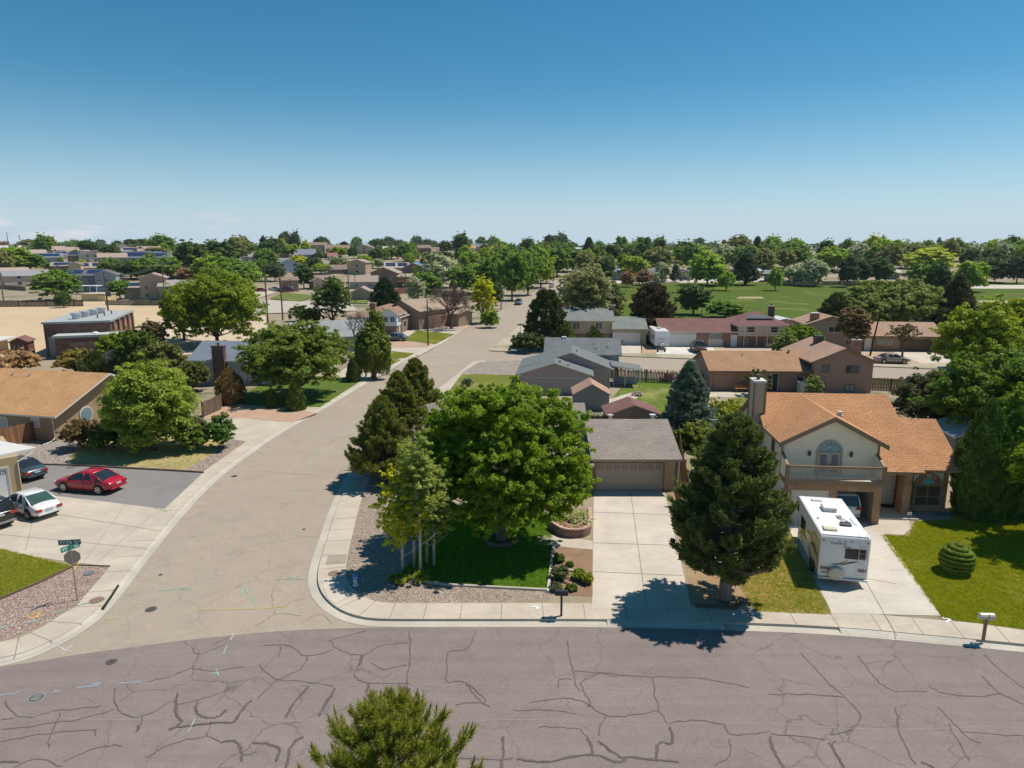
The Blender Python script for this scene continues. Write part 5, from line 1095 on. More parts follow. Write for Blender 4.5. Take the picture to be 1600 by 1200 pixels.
wT=(.46,.35,.26);wP=(.50,.38,.32);wW=(.66,.64,.62);wB=(.12,.16,.22);wG=(.34,.35,.38);wY=(.58,.44,.28);wL=(.24,.33,.42);wN=(.26,.18,.14)
S1=[(.08,.9,.15,.8)];S2=[(.05,.45,.2,.85),(.55,.95,.2,.85)]
for a in [
 (15,438,46,10,cS,wG,'grey_house|grey house with pink-tan roof left of the dark round tree',  'x',.3,10),
 (55,448,62,14,cG,wP,'pink_house|pinkish house with long light grey roof beside the big dark tree','x',.3,8),
 (134,457,46,22,cD,wB,'navy_house|dark blue two-storey house with solar roof and white patio cover','x',.35,-12,None,3,S2),
 (167,456,24,23,cD,(.30,.33,.38),'slate_house|slate grey gable end beside the dark blue house','y',.4,-12,None,1),
 (102,429,30,11,cT,wN,'brown_house|brown house with one big solar array on its tan roof','x',.35,-10,None,2,S1),
 (118,430,14,14,cB,wY,'yellow_house|narrow yellow gable end right of the solar roof','y',.4,-10,None,0),
 (143,425,42,5,cT,wT,'tan_roof_house|low tan roof with twin solar arrays above the navy house','x',.4,0,None,2,S2),
 (122,410,22,9,cD,wN,'brown_house|brown house with dark solar panel roof beside white gable','x',.4,0,None,1,S1),
 (134,411,14,11,cB,wW,'white_house|white gable-fronted house on the left hillside','y',.6,0,None,1),
 (150,411,26,10,cS,(.6,.5,.4),'cream_house|cream house with tan roof and balcony on the left hillside','y',.5,0,None,3),
 (177,413,34,9,cT,(.30,.27,.24),'tan_roof_house|grey-brown house with wide tan roof left of the leafy grove','x',.4,0,None,2),
 (75,411,34,7,(.2,.22,.25),wG,'grey_house|grey house with dark solar strip roof behind bright green bush','x',.4,0,None,3,S1),
 (50,404,34,5,cS,wW,'white_house|white-walled house with pinkish roof on left hillside','x',.5,8,None,2),
 (24,393,30,4,(.5,.48,.46),wT,'pale_roof_house|pale roofed house at the left skyline','x',.4,0,None,2),
 (47,392,26,4,cO,wT,'tan_house|house with orange-tan roof at the left skyline','x',.5,0,None,2),
 (82,396,28,4,cS,wP,'pink_house|pink house with mauve roof on the crowded left hillside','x',.5,0,None,2),
 (103,396,20,4,(.42,.28,.24),wG,'grey_house|grey house with rosy roof on the crowded left hillside','x',.5,0,None,2),
 (124,397,28,4,cT,wP,'tan_roof_house|wide tan hip roof on the crowded left hillside','x',.45,0,None,2,None,'house',False,True),
 (66,400,16,5,cB,wN,'brown_house|small brown house behind the bare white trunks','y',.5,0,None,1),
 (97,405,16,6,cG,wW,'white_house|small white house with dark panel roof in mid hillside','x',.5,0,None,1,S1),
 (155,393,22,9,(.55,.5,.45),(.18,.28,.32),'teal_house|teal house with pale roof under the skyline trees','y',.4,0,None,2),
 (165,385,26,4,cO,wT,'orange_roof_house|orange tiled roof breaking the left skyline','x',.5,0,None,1),
 (192,398,26,8,cB,wW,'white_house|white gabled house with brown roof right of teal house','y',.5,0,None,2),
 (208,399,26,6,cS,wW,'white_house|white house with dark solar array beside the orange gable','x',.4,0,None,1,S1),
 (220,399,16,7,cS,cO,'orange_house|small bright orange gable between white houses','y',.6,0,None,1),
 (234,399,28,6,cS,wP,'pink_house|pink house with grey-pink roof above the blue solar roofs','x',.5,0,None,2),
 (224,408,46,4,(.1,.14,.22),wG,'solar_roof_house|long roof wholly covered in blue solar panels','x',.6,0,None,2,S1),
 (249,408,26,4,(.1,.14,.22),wG,'solar_roof_house|shorter blue solar roof beside the leafy grove','x',.6,0,None,2,S1),
 (279,389,12,4,(.5,.18,.1),wT,'red_roof_house|tiny bright red roof among skyline trees','x',.6,0,None,1),
 (330,389,26,3,cO,wT,'orange_roof_house|thin orange roof line behind the centre-left trees','x',.5,0,None,2),
 (393,412,24,10,cG,wG,'grey_house|grey house with grey roof behind the tall grey-green tree','x',.4,0,None,2),
 (241,470,32,31,cT,(.44,.31,.23),'tan_two_storey_house|tall tan gabled house facing the sand lot','y',.35,-8,None,2),
 (277,470,44,20,(.33,.29,.27),(.42,.31,.25),'tan_two_storey_house|long tan wing with grey-tan roof right of the tall gable','x',.4,-8,None,2),
 (212,468,26,16,cS,(.27,.26,.21),'olive_house|olive wing with pale roof and solar panels left of the tall gable','x',.4,-8,None,2,S1),
 (405,426,20,8,cG,wW,'white_house|white house with grey roof left of the power poles','x',.4,0,None,2),
 (452,427,34,13,(.22,.24,.3),(.42,.48,.56),'blue_house|pale blue house with blue-grey roof behind the power poles','y',.4,12,None,2),
 (454,456,24,17,cB,(.36,.24,.16),'brown_house|brown house with white garage door and red car','x',.3,8,None,1,None,'house',True),
 (505,452,36,12,(.27,.21,.18),(.30,.22,.17),'brown_house|brown house with wide roof and pale round-arched gable','x',.5,5,None,2),
 (498,453,14,14,cB,(.52,.42,.3),'pale_gable_house|pale gable front between tree and brown roof','y',.5,5,None,1),
 (493,397,28,13,cB,wP,'pink_house|pink two-storey house with brown roof on the centre skyline','x',.35,-12,None,2),
 (508,396,10,12,cB,(.6,.48,.38),'cream_house|narrow cream gable end on the centre skyline','y',.4,-12,None,0),
 (528,398,34,9,cB,wN,'tan_roof_house|long low tan roof right of the pink skyline house','x',.4,0,None,3),
 (569,397,24,10,cS,wP,'mauve_house|mauve house with sloping roof on centre skyline','y',.3,-10,None,1),
 (459,391,20,4,(.42,.47,.42),wG,'pale_green_roof_house|pale green roof among trees left of skyline houses','x',.5,0,None,1),
 (442,403,18,5,cR,wN,'maroon_roof_house|small dark red roof behind yellow bush','x',.6,0,None,1),
 (477,403,30,4,(.2,.22,.28),wG,'slate_roof_house|slate blue roof behind the yellow bush','x',.6,0,None,2),
 (501,404,24,5,cG,(.06,.08,.12),'dark_gable_house|black gable with pale grey roof below the skyline houses','y',.5,0,None,0),
 (520,406,14,4,cR,wP,'red_roof_house|little red roof left of pale tree','x',.6,0,None,1),
 (558,429,28,18,cT,(.46,.34,.24),'tan_tower_house|tall plain tan house behind the bright green tree','y',.3,-25,None,1),
 (528,428,30,6,(.24,.18,.15),wN,'brown_roof_house|low brown roof behind the thin poplar','x',.5,0,None,2),
 (568,452,40,11,(.36,.27,.22),(.36,.34,.36),'grey_garage_house|grey garage house with wide tan roof and parked blue car','x',.5,-8,None,2),
 (565,470,30,12,(.36,.27,.22),(.36,.28,.22),'tan_gable_garage|tan gable-fronted garage behind the grey power poles','y',.5,-8,None,0),
 (600,449,40,22,cT,(.24,.155,.11),'big_brown_house|big brown gabled house above the orange deck','y',.4,-15,None,2),
 (628,449,26,16,cT,(.22,.14,.10),'big_brown_house|brown wing with tan porch roof beside the deck','x',.3,-15,None,1),
 (646,428,36,8,(.10,.22,.42),(.20,.15,.12),'blue_roof_house|brown gable with vivid blue roof slopes','y',.45,-15,None,0),
 (620,425,36,6,(.4,.33,.3),wG,'solar_roof_house|pale roof carrying three dark solar arrays','x',.5,0,None,0,S2),
 (607,393,16,4,(.6,.58,.55),wG,'pale_roof_house|small white roof on skyline right of mauve house','x',.5,0,None,1),
 (660,397,26,9,cB,(.22,.11,.1),'maroon_house|maroon house with white deck on centre skyline','x',.4,0,None,2),
 (684,397,20,6,cB,wW,'white_house|white house with brown roof right of the maroon house','x',.5,0,None,2),
 (672,421,28,9,(.28,.2,.17),wT,'brown_roof_house|brown roof behind the silver poplar','x',.5,0,None,1),
 (720,396,20,6,(.26,.27,.34),wG,'slate_house|slate blue hillside house right of dark skyline grove','y',.4,0,None,1),
 (732,395,22,7,cO,wW,'white_house|white house with orange-brown roof on right of centre hillside','x',.5,0,None,2),
 (750,394,22,8,(.16,.19,.22),wP,'dark_roof_house|pink house with charcoal roof between skyline trees','x',.5,0,None,2),
 (722,421,22,9,(.28,.2,.17),wN,'brown_roof_house|steep brown roof above the yellow-leaved tree','y',.5,0,None,0),
 (740,413,28,5,(.2,.2,.26),wG,'solar_roof_house|slate roof with solar panels above the green grove','x',.6,0,None,0,S1),
 (810,397,18,8,(.16,.2,.26),wL,'blue_house|blue gabled house at the head of the street','y',.5,0,None,1),
 (823,391,26,4,cB,wN,'brown_roof_house|brown roofs on the skyline at the head of the street','x',.5,0,None,1),
 (897,394,26,5,(.62,.62,.64),wG,'long_white_roof_house|long flat white roof on the skyline','x',.15,0,None,2),
 (970,438,38,10,(.24,.25,.28),(.26,.28,.33),'blue_grey_house|blue-grey house with grey roof facing the park','x',.45,8,None,2),
 (980,400,18,7,cS,(.36,.27,.24),'pink_roof_house|pale pink roofed house above the park trees','x',.5,0,None,1),
 (932,405,16,5,cT,(.55,.48,.4),'cream_house|cream house peeping over the street trees','x',.5,0,None,1),
 (1018,437,26,9,(.17,.18,.24),(.25,.26,.3),'dark_roof_house|dark slate roof left of the small blue spruce','x',.5,0,None,1),
 (1071,438,24,9,(.27,.26,.28),(.33,.28,.25),'garage_house|grey roofed garage front with dark open door at the park road','y',.5,0,None,0),
 (1083,432,20,9,(.20,.22,.27),(.26,.24,.25),'slate_house|slate gable rising behind the open garage','y',.5,0,None,1),
 (1052,391,16,4,(.52,.5,.48),wG,'pale_roof_house|small pale roof left of the orange roof','x',.5,0,None,1),
 (1076,393,28,7,cO,(.33,.16,.1),'orange_roof_house|brick house with bright orange roof above the park','x',.45,0,None,2),
 (1146,436,22,11,cT,(.26,.15,.11),'brown_gable_house|brown gable with pale tan roof behind the park trees','y',.4,0,None,1),
 (1190,402,16,7,cB,(.25,.13,.11),'maroon_house|maroon house among the right-hand trees','x',.5,0,None,1),
 (1206,441,22,12,(.22,.23,.25),(.2,.21,.24),'grey_house|dark grey house end at the right of the park road','x',.4,0,None,1),
 (1181,432,14,8,(.6,.6,.6),wW,'white_house|small white house behind the tall dark pine','x',.4,0,None,1),
 (1393,437,18,9,(.5,.48,.44),(.2,.18,.14),'small_house|small olive house with pale roof among right-hand trees','x',.3,0,None,1)]:
    farhouse(*a)
# orange deck of the brown house and its patio furniture, as one timber deck
p=GT(636,449); k=p.y/F; t=empty('timber_deck',(p.x,p.y-3,p.z),R(-3),'orange timber deck with railing in front of the big brown house','deck'); m=MB(); m.box(-14*k,14*k,0,6,9*k,9.8*k); m.obj('floor',plain((.42,.19,.08)),t)
m=MB(); m.box(-14*k,14*k,-.1,0,13.6*k,14*k)
for i in range(30): x=-14*k+28*k*i/29; m.box(x-.04,x+.04,-.08,-.02,9.8*k,13.6*k)
m.obj('railing',plain((.40,.18,.08)),t)
for x in (-13,-5,4,13): m=MB(); m.box(x*k-.15,x*k+.15,.1,.4,-.5,9*k); m.obj('post',plain((.3,.13,.06)),t)
# white patio cover of the navy house
p=GT(135,461); k=p.y/F; t=empty('patio_cover',p,0,'white flat patio cover against the navy house','patio cover'); m=MB(); m.box(-17*k,17*k,0,4,13*k,14*k); m.obj('roof',plain((.72,.72,.74)),t)
for x in (-16,-5,6,16): m=MB(); m.box(x*k-.12,x*k+.12,.1,.3,-.3,13*k); m.obj('post',plain((.6,.6,.6)),t)

for i,(a,b,l) in enumerate([((0,452),(40,455),'brown fence behind the long pinkish house'),((60,440),(100,446),'dark fence left of the big round dark-leaved tree'),((150,436),(200,440),'grey fence right of the slate gable'),((512,470),(545,474),'tan fence left of the tan gable garage'),((588,452),(612,458),'brown fence below the big brown house'),((470,434),(515,432),'grey fence behind the brown wide-roofed house'),((655,430),(700,433),'brown fence right of the silver-green tree'),((232,412),(300,414),'brown fence below the blue solar roofs'),((1000,440),(1040,441),'dark fence beside the dark slate roof')]):
    farfence(a,b,1.7,[WD,DK,WG][i%3],l)
# ================================================================ VEHICLES
RUB=plain((.018,.018,.02),.8); RIM=plain((.45,.45,.47),.3,.8); BLK=plain((.02,.02,.022),.5); RED=gloss((.35,.01,.01),.2); AMB=gloss((.6,.25,.03),.2)
CAR=dict(
 sedan=dict(L=4.8,W=.9,st=[(0,.42,.72,.74),(.12,.30,.86,.80),(.7,.20,1.0,.88),(1.5,.19,1.0,.9),(2.6,.19,.97,.9),(3.4,.19,.92,.9),(4.1,.20,.86,.88),(4.62,.28,.72,.80),(4.8,.38,.60,.70)],cb=(.55,3.8),cr=(1.5,2.75),zr=1.45,wx=(.95,3.8),r=.345,tw=.64),
 suv=dict(L=4.8,W=.96,st=[(0,.48,.98,.86),(.1,.36,1.08,.93),(.8,.28,1.12,.96),(2.0,.27,1.12,.96),(3.2,.27,1.10,.96),(3.7,.28,1.08,.95),(4.4,.32,1.0,.92),(4.72,.4,.86,.84),(4.8,.5,.72,.76)],cb=(.06,3.75),cr=(.28,2.95),zr=1.78,wx=(.95,3.75),r=.38,tw=.74),
 pickup=dict(L=5.6,W=1.0,st=[(0,.55,1.12,.98),(.05,.45,1.15,.99),(.9,.38,1.15,1.0),(1.9,.38,1.15,1.0),(3.0,.36,1.15,1.0),(4.2,.36,1.12,.99),(5.1,.4,1.05,.95),(5.5,.48,.92,.88),(5.6,.55,.8,.8)],cb=(2.0,4.35),cr=(2.2,3.7),zr=1.85,wx=(1.1,4.5),r=.4,tw=.78))
def car(name,kind,loc,ang,color,label,cat='car',group=None,gl=None,rim=RIM,scale=1,det=True):
    c=CAR[kind]; t=empty(name,loc,R(ang),label,cat,group); t.scale=(scale,)*3; L=c['L'];W=c['W']; pm=gloss(color,.28); pre=Matrix.Translation((-L/2,0,0)); gl=gl or glass((.015,.018,.022),.04)
    m=MB(); m.X=pre; rings=[]
    for x,zb,zt,w in c['st']:
        prof=[(0,zb),(w*.86,zb),(w*.97,zb+.09),(w*1.0,zb+(zt-zb)*.45),(w*.985,zb+(zt-zb)*.78),(w*.93,zt-.02),(w*.8,zt+.015),(0,zt+.05)]
        rings.append([m.p((x,y,z)) for y,z in prof]+[m.p((x,-y,z)) for y,z in prof[-2:0:-1]])
    n=len(rings[0])
    for a,b in zip(rings,rings[1:]):
        for j in range(n): m.f.append([a[j],a[(j+1)%n],b[(j+1)%n],b[j]]); m.m.append(0)
    m.f.append(rings[0]); m.m.append(0); m.f.append(rings[-1][::-1]); m.m.append(0)
    o=m.obj('body',pm,t,True); fixn(o.data); s=o.modifiers.new('s','SUBSURF'); s.levels=s.render_levels=1 if det else 0
    b0,b1=c['cb'];r0,r1=c['cr'];zr=c['zr']; zl=lambda x:np.interp(x,[q[0] for q in c['st']],[q[2] for q in c['st']])
    wb=W*.93; wt=c['tw']
    m=MB(); m.X=pre; B=[(b0,-wb*.9,zl(b0)-.02),(b0+.12,-wb,zl(b0)-.03),(b1-.15,-wb,zl(b1)-.04),(b1,-wb*.82,zl(b1)-.02),(b1,wb*.82,zl(b1)-.02),(b1-.15,wb,zl(b1)-.04),(b0+.12,wb,zl(b0)-.03),(b0,wb*.9,zl(b0)-.02)]
    T=[(r0,-wt*.85,zr-.05),(r0+.1,-wt,zr-.06),(r1-.1,-wt,zr-.05),(r1,-wt*.85,zr-.05),(r1,wt*.85,zr-.05),(r1-.1,wt,zr-.05),(r0+.1,wt,zr-.06),(r0,wt*.85,zr-.05)]
    m.hexa(B,T); o=m.obj('window_glass',gl,t); fixn(o.data)
    m=MB(); m.X=pre; e=.025; Tp=[(p[0]+(e if p[0]>(r0+r1)/2 else -e),p[1]*(1+e/abs(wt)),p[2]) for p in T]; m.hexa([(p[0],p[1],p[2]-.02) for p in Tp],[((p[0]-(r0+r1)/2)*.9+(r0+r1)/2,p[1]*.86,zr+.0) for p in Tp]); o=m.obj('roof',pm,t,True); fixn(o.data)
    m=MB(); m.X=pre
    for sgn in (-1,1):
        for bx,by,bz,tx,ty in ((b0+.05,wb*.96,zl(b0),r0+.03,wt*.96),(b1-.06,wb*.96,zl(b1)-.02,r1-.03,wt*.96),((b0+b1)/2-.05,wb+.0,zl(2.0)-.02,(r0+r1)/2,wt+.01)): m.tube([(bx,by*sgn,bz-.03),((bx+tx)/2,(by+ty)/2*sgn*1.01,(bz+zr)/2),(tx,ty*sgn,zr-.05)],.038,5)
    m.obj('pillar',pm,t,True)
    if kind=='sedan':
        for sgn in (-1,1):
            m=MB(); m.X=pre; y0=wb*1.0*sgn; y1=wt*1.03*sgn; A=[(b0-.02,y0*.93,zl(b0)-.03),(b0+.95,y0*1.01,zl(b0)-.03),(r0+.22,y1*1.01,zr-.05),(r0-.03,y1*.98,zr-.05)]; m.hexa([(p[0],p[1]+.012*sgn,p[2]) for p in A],[(p[0],p[1]-.05*sgn,p[2]) for p in A]); q=m.obj('rear_pillar',pm,t,bevel=.02); fixn(q.data)
    if kind=='pickup': m=MB(); m.X=pre; m.box(.15,1.9,-.82,.82,1.12,1.185); m.obj('cargo_bed',BLK,t)
    for x in c['wx']:
        for sgn in (-1,1):
            y=sgn*(W*.93); a=MB(); a.X=pre; a.lathe([(c['r']+.05,-.02),(c['r']+.05,.055*1)] if sgn>0 else [(c['r']+.05,-.055),(c['r']+.05,.02)],(x,y+0*sgn,c['r']+.02),18,'y')
            w_=MB(); w_.X=pre; r=c['r']; w_.lathe([(r*.8,-.11),(r,-.08),(r,.08),(r*.8,.11)],(x,y-sgn*.015,r),18,'y'); wo=w_.obj('wheel',RUB,t)
            h_=MB(); h_.X=pre; 
            yy=y-sgn*.015+sgn*.095; h_.lathe([(r*.66,-.02),(r*.66,.015),(r*.58,.02)],(x,yy,r),18,'y'); h_.obj('rim',rim,wo)
            if det:
                k_=MB(); k_.X=pre
                for q in range(5):
                    an=q*1.2566+.3; k_.tube([(x+math.cos(an)*r*.28,yy+sgn*.022,r+math.sin(an)*r*.28),(x+math.cos(an)*r*.5,yy+sgn*.022,r+math.sin(an)*r*.5)],.045,5)
                k_.obj('rim_opening',BLK,wo)
            a.obj('wheel_arch',BLK,t)
    if det:
        z0=zl(.1)
        for sgn in (-1,1):
            w_=c['st'][1][3]
            m=MB(); m.X=pre; m.box(-.02,.14,sgn*w_*.98,sgn*w_*.55,z0-.24,z0-.07); m.obj('tail_light',RED,t,bevel=.02)
            m=MB(); m.X=pre; m.box(L-.3,L-.06,sgn*.8,sgn*.5,.58,.70); m.obj('headlight',gloss((.5,.5,.5),.1),t,bevel=.02)
            m=MB(); m.X=pre; m.box(b1-.55,b1-.35,sgn*(W+.01),sgn*(W+.16),zl(b1)-.02,zl(b1)+.12); m.obj('wing_mirror',pm,t,bevel=.03)
            m=MB(); m.X=pre
            for xd in (b0+.95,(b0+b1)/2+.05): m.box(xd,xd+.16,sgn*(W*.985),sgn*(W+.012),zl(2)-.14,zl(2)-.11)
            m.obj('door_handle',pm,t)
            for xd in (b0+.55,(b0+b1)/2-.05,b1-.35): m=MB(); m.X=pre; m.box(xd,xd+.014,sgn*(W*.97),sgn*(W+.004),.34,zl(2)-.06); m.obj('door_seam',BLK,t)
            m=MB(); m.X=pre; m.box(1.35,L-1.45,sgn*(W*.9),sgn*(W+.002),.2,.27); m.obj('sill',BLK,t)
        m=MB(); m.X=pre; m.box(-.03,.02,-.2,.2,z0-.22,z0-.1); m.obj('number_plate',plain((.45,.5,.5),.4),t)
        m=MB(); m.X=pre; m.box(L-.05,L+.015,-.45,.45,.42,.56); m.obj('grille',BLK,t)
        m=MB(); m.X=pre; m.box(-.045,.03,-c['st'][0][3]*.95,c['st'][0][3]*.95,.36,.5); m.obj('bumper',pm if kind=='sedan' else plain((.3,.3,.31),.3,.6),t,bevel=.02)
    return t
def gl0(px,py): v=G(px,py,.02); return v
car('parked_car','sedan',(-30.15,46.45,.016),168,(.40,.006,.025),'bright red sedan with silver five-spoke wheels on the asphalt pad',rim=plain((.6,.6,.62),.3,.8))
car('parked_car','sedan',(-31.55,42.25,.012),151,(.70,.69,.66),'white sedan with dark green rear window on the concrete driveway',gl=glass((.03,.06,.05),.04))
car('parked_car','suv',(-33.3,40.45,.012),151,(.012,.012,.016),'black car whose rear corner shows at the left edge beside the white sedan')
car('parked_car','sedan',(-37.3,49.3,.016),155,(.045,.065,.09),'dark blue sedan half hidden behind the beige garage corner')
car('parked_suv','suv',(21.25,42.75,.03),85,(.66,.66,.67),'white sport utility vehicle parked inside the open brick garage bay','suv',scale=.96)
car('parked_car','sedan',tuple(gl0(617,532)),170,(.14,.16,.21),'blue-grey sedan in front of the white-gabled house')
car('parked_car','sedan',tuple(gl0(663,511)),172,(.012,.014,.018),'black sedan on the driveway by the brown-roofed garage')
car('parked_suv','suv',tuple(gl0(966,536)),-92,(.42,.37,.36),'silver-beige sport utility vehicle before the beige house garage','suv')
car('parked_pickup','pickup',tuple(gl0(1091,549)),-94,(.07,.035,.025),'dark brown pickup truck on the concrete next to the camper','pickup')
car('parked_car','sedan',tuple(gl0(1393,567)),-6,(.33,.27,.23),'beige sedan parked on the cross street before the tan ranch house')
def fcar(px,py,kind,ang,col,label,cat='car'):
    p=GT(px,py); p.z=terr(p.x,p.y)+.2; car('parked_car' if cat=='car' else 'parked_'+cat,kind,tuple(p),ang,col,label,cat,det=False)
p=G(810,476,0); car('parked_suv','suv',(p.x,p.y,.0),-98,(.10,.15,.19),'slate blue car parked at the left kerb far up the street','suv',det=False)
fcar(862,449,'sedan',-100,(.3,.3,.32),'small silver car far up the street beside the poplar'); fcar(806,454,'sedan',0,(.35,.02,.02),'small red car in a far driveway left of the street'); fcar(1070,440,'pickup',2,(.05,.06,.09),'dark pickup truck on the park road','pickup')
fcar(408,457,'sedan',0,(.25,.02,.03),'dark red car on the curved subdivision street'); fcar(429,455,'sedan',0,(.62,.62,.6),'white car on the curved subdivision street'); fcar(451,457,'suv',10,(.10,.02,.03),'maroon car parked before the white garage door of the brown house'); fcar(549,445,'sedan',0,(.2,.28,.36),'blue car beside the grey garage house'); fcar(901,427,'suv',-90,(.6,.6,.6),'tiny white van at the far end of the street','van')
# ---------------- motorhome
def motorhome():
    RVL=(G(1246,776,2.68)-G(1283,840,2.68)).length/7.4; print('RVL',RVL)
    a=G(1283,840,2.68); b=G(1246,776,2.68); d=(b-a); d.z=0; d.normalize(); ang=math.atan2(d.y,d.x); L=7.3; W=1.22
    rear=G(1316,900,.55); t=empty('motorhome',(rear.x,rear.y,.02),ang,'white motorhome with cab-over front and brown swirl decals on the driveway','motorhome'); t.scale=((b-a).length/7.5 if 0 else RVL,.97,.85)
    WM=gloss((.74,.73,.71),.35,0,.3); BN=gloss((.05,.038,.028),.4); TN=gloss((.22,.18,.12),.4)
    m=MB(); pr=[(0,.48),(0,3.02),(.12,3.15),(7.1,3.15),(7.5,2.95),(7.5,2.35),(7.1,1.95),(6.0,1.75),(6.0,.48)]
    m.hexa([(x,-W,z) for x,z in pr],[(x,W,z) for x,z in pr]); o=m.obj('body',WM,t,bevel=.05); fixn(o.data)
    m=MB(); m.hexa([(x,-1.0,z) for x,z in [(5.9,.45),(5.9,1.75),(6.3,1.8),(6.75,1.25),(7.6,1.05),(7.65,.5)]],[(x,1.0,z) for x,z in [(5.9,.45),(5.9,1.75),(6.3,1.8),(6.75,1.25),(7.6,1.05),(7.65,.5)]]); o=m.obj('cab',WM,t,bevel=.05); fixn(o.data)
    m=MB(); m.hexa([(6.38,-.85,1.7),(6.74,-.9,1.28),(6.74,.9,1.28),(6.38,.85,1.7)],[(6.42,-.85,1.73),(6.78,-.9,1.31),(6.78,.9,1.31),(6.42,.85,1.73)]); o=m.obj('windscreen',GL_,t); fixn(o.data)
    m=MB(); m.box(.1,6.9,-W+.08,W-.08,3.152,3.165); m.obj('roof_membrane',plain((.76,.76,.77),.6,0,.05),t)
    for x,y,w_,l_,h_,mm,nm in ((4.6,.0,.36,.5,.28,plain((.7,.69,.66)),'air_conditioner'),(.9,.62,.34,.24,.14,plain((.62,.56,.38)),'roof_vent'),(1.9,-.35,.28,.24,.16,plain((.05,.05,.055),.3),'roof_vent'),(6.3,.35,.3,.2,.09,plain((.62,.62,.6)),'roof_vent'),(1.35,.75,.2,.12,.08,WHT,'roof_vent')):
        m=MB(); m.box(x-l_,x+l_,y-w_,y+w_,3.166,3.166+h_); v=m.obj(nm,mm,t,bevel=.05)
        if nm=='air_conditioner':
            m=MB()
            for i in range(7): m.box(x-l_-.015,x-l_+.01,y-w_+.05+i*.09,y-w_+.08+i*.09,3.2,3.36)
            m.obj('grille',plain((.3,.3,.26)),v)
    m=MB(); m.tube([(3.5,-.35,3.2),(3.0,-.2,3.3),(2.5,-.6,3.2)],.03,5); m.tube([(3.4,-.15,3.2),(2.7,-.35,3.25)],.04,5); m.box(3.3,3.6,-.45,-.3,3.166,3.24); m.obj('antenna',plain((.5,.5,.5)),t)
    m=MB(); m.box(2.0,3.2,-.95,-.82,3.166,3.21); m.obj('roof_rail',plain((.6,.6,.6)),t); m=MB(); m.lathe([(.05,3.166),(.05,3.28)],(2.7,.9,0),6); m.obj('pipe_vent',plain((.5,.5,.48)),t)
    def P(pts,mat,nm,y,par=t,dz=.004):   # flat decal on the left side (y=+W)
        m=MB(); s=1 if y>0 else -1; m.face([(p[0],y,p[1]) for p in pts]); o=m.obj(nm,mat,par); fixn(o.data); return o
    yl=W+.006
    def swoosh(x0,z0,x1,z1,bow,wd,mat,y=yl,axis='y',x=None):
        n=10; m=MB(); pr=None
        for i in range(n+1):
            u=i/n; cx=x0+(x1-x0)*u; cz=z0+(z1-z0)*u+bow*math.sin(math.pi*u); w_=wd*(1.5 if axis=='y' else 1)*math.sin(math.pi*min(1,.12+u*.86))
            q=[(cx,y,cz-w_/2),(cx,y,cz+w_/2)] if axis=='y' else [(x,cx,cz-w_/2),(x,cx,cz+w_/2)]
            q=[m.p(v) for v in q]
            if pr: m.f.append([pr[0],q[0],q[1],pr[1]]); m.m.append(0)
            pr=q
        o=m.obj('decal',mat,t); return o
    P([(.05,.55),(2.6,.55),(2.9,1.5),(2.4,2.4),(.05,2.75)],plain((.52,.47,.36),.4,0,.05),'decal_panel',W+.003)
    for a in ((5.6,1.15,3.4,1.35,.12,.22,BN),(3.7,1.9,1.2,1.5,.42,.2,TN),(3.0,1.2,.3,.75,-.3,.22,BN),(2.6,2.2,.2,2.45,.3,.16,TN),(2.3,1.7,.15,1.25,.3,.24,BN),(2.0,.8,.2,.62,.1,.16,BN),(5.4,.9,4.3,.75,.1,.12,BN),(1.6,2.1,.1,1.8,-.2,.12,TN)): swoosh(*a)
    for x0,x1,z0,z1,nm in ((4.2,5.6,1.5,2.35,'side_window'),(6.5,7.15,2.2,2.75,'cab_over_window'),(.9,1.3,.62,.95,'hatch')):
        m=MB(); m.box(x0,x1,W+.004,W+.025,z0,z1); m.obj(nm,BLK if nm=='hatch' else glass((.012,.012,.012),.05),t,bevel=.01)
    m=MB(); m.box(6.05,6.75,1.0,1.03,1.15,1.65); m.obj('cab_window',GL_,t); m=MB(); m.box(6.35,6.6,1.15,1.4,1.2,1.6); m.obj('wing_mirror',WHT,t,bevel=.04)
    for x,y in ((1.9,1.05),(1.9,-1.05),(6.75,.95),(6.75,-.95)):
        m=MB(); m.lathe([(.3,-.12),(.38,-.1),(.38,.1),(.3,.12)],(x,y*1.02,.38),16,'y'); w_=m.obj('wheel',RUB,t); m=MB(); s=1 if y>0 else -1; m.lathe([(.24,-.01),(.24,.02)],(x,y*1.02+s*.12,.38),14,'y'); m.obj('rim',RIM,w_)
        m=MB(); m.lathe([(.46,-.01),(.46,.01)],(x,(W if x<3 else 1.0)*s,.45),18,'y'); m.obj('wheel_arch',BLK,t)
    # rear
    m=MB(); m.box(-.02,-.002,-W+.15,-W+1.2,1.75,2.4); m.obj('rear_window',plain((.03,.024,.02),.35),t,bevel=.0)
    m=MB(); m.lathe([(.36,-.28),(.4,-.26),(.4,-.03),(.36,0)],(0,.36,.82),20,'x'); m.obj('spare_wheel_cover',plain((.55,.48,.38),.5),t,True)
    m=MB(); m.box(-.14,.0,-W,W,.40,.52); m.obj('bumper',plain((.5,.5,.52),.4,.3),t,bevel=.02)
    for y in (W-.3,-W+.3):
        m=MB(); m.box(-.03,-.002,y-.2,y+.2,.98,1.14); m.obj('tail_light',gloss((.16,.02,.02),.2),t)
    for y in (.3,.0,-.3): m=MB(); m.box(-.025,-.002,y-.05,y+.05,2.8,2.85); m.obj('marker_light',gloss((.3,.03,.03),.3),t)
    for y in (W-.15,-W+.15): m=MB(); m.box(-.025,-.002,y-.05,y+.05,2.78,2.85); m.obj('marker_light',gloss((.1,.05,.05),.3),t)
    m=MB(); m.box(-.02,-.002,W-.42,W-.15,.72,.86); m.obj('number_plate',plain((.3,.4,.3)),t)
    m=MB()
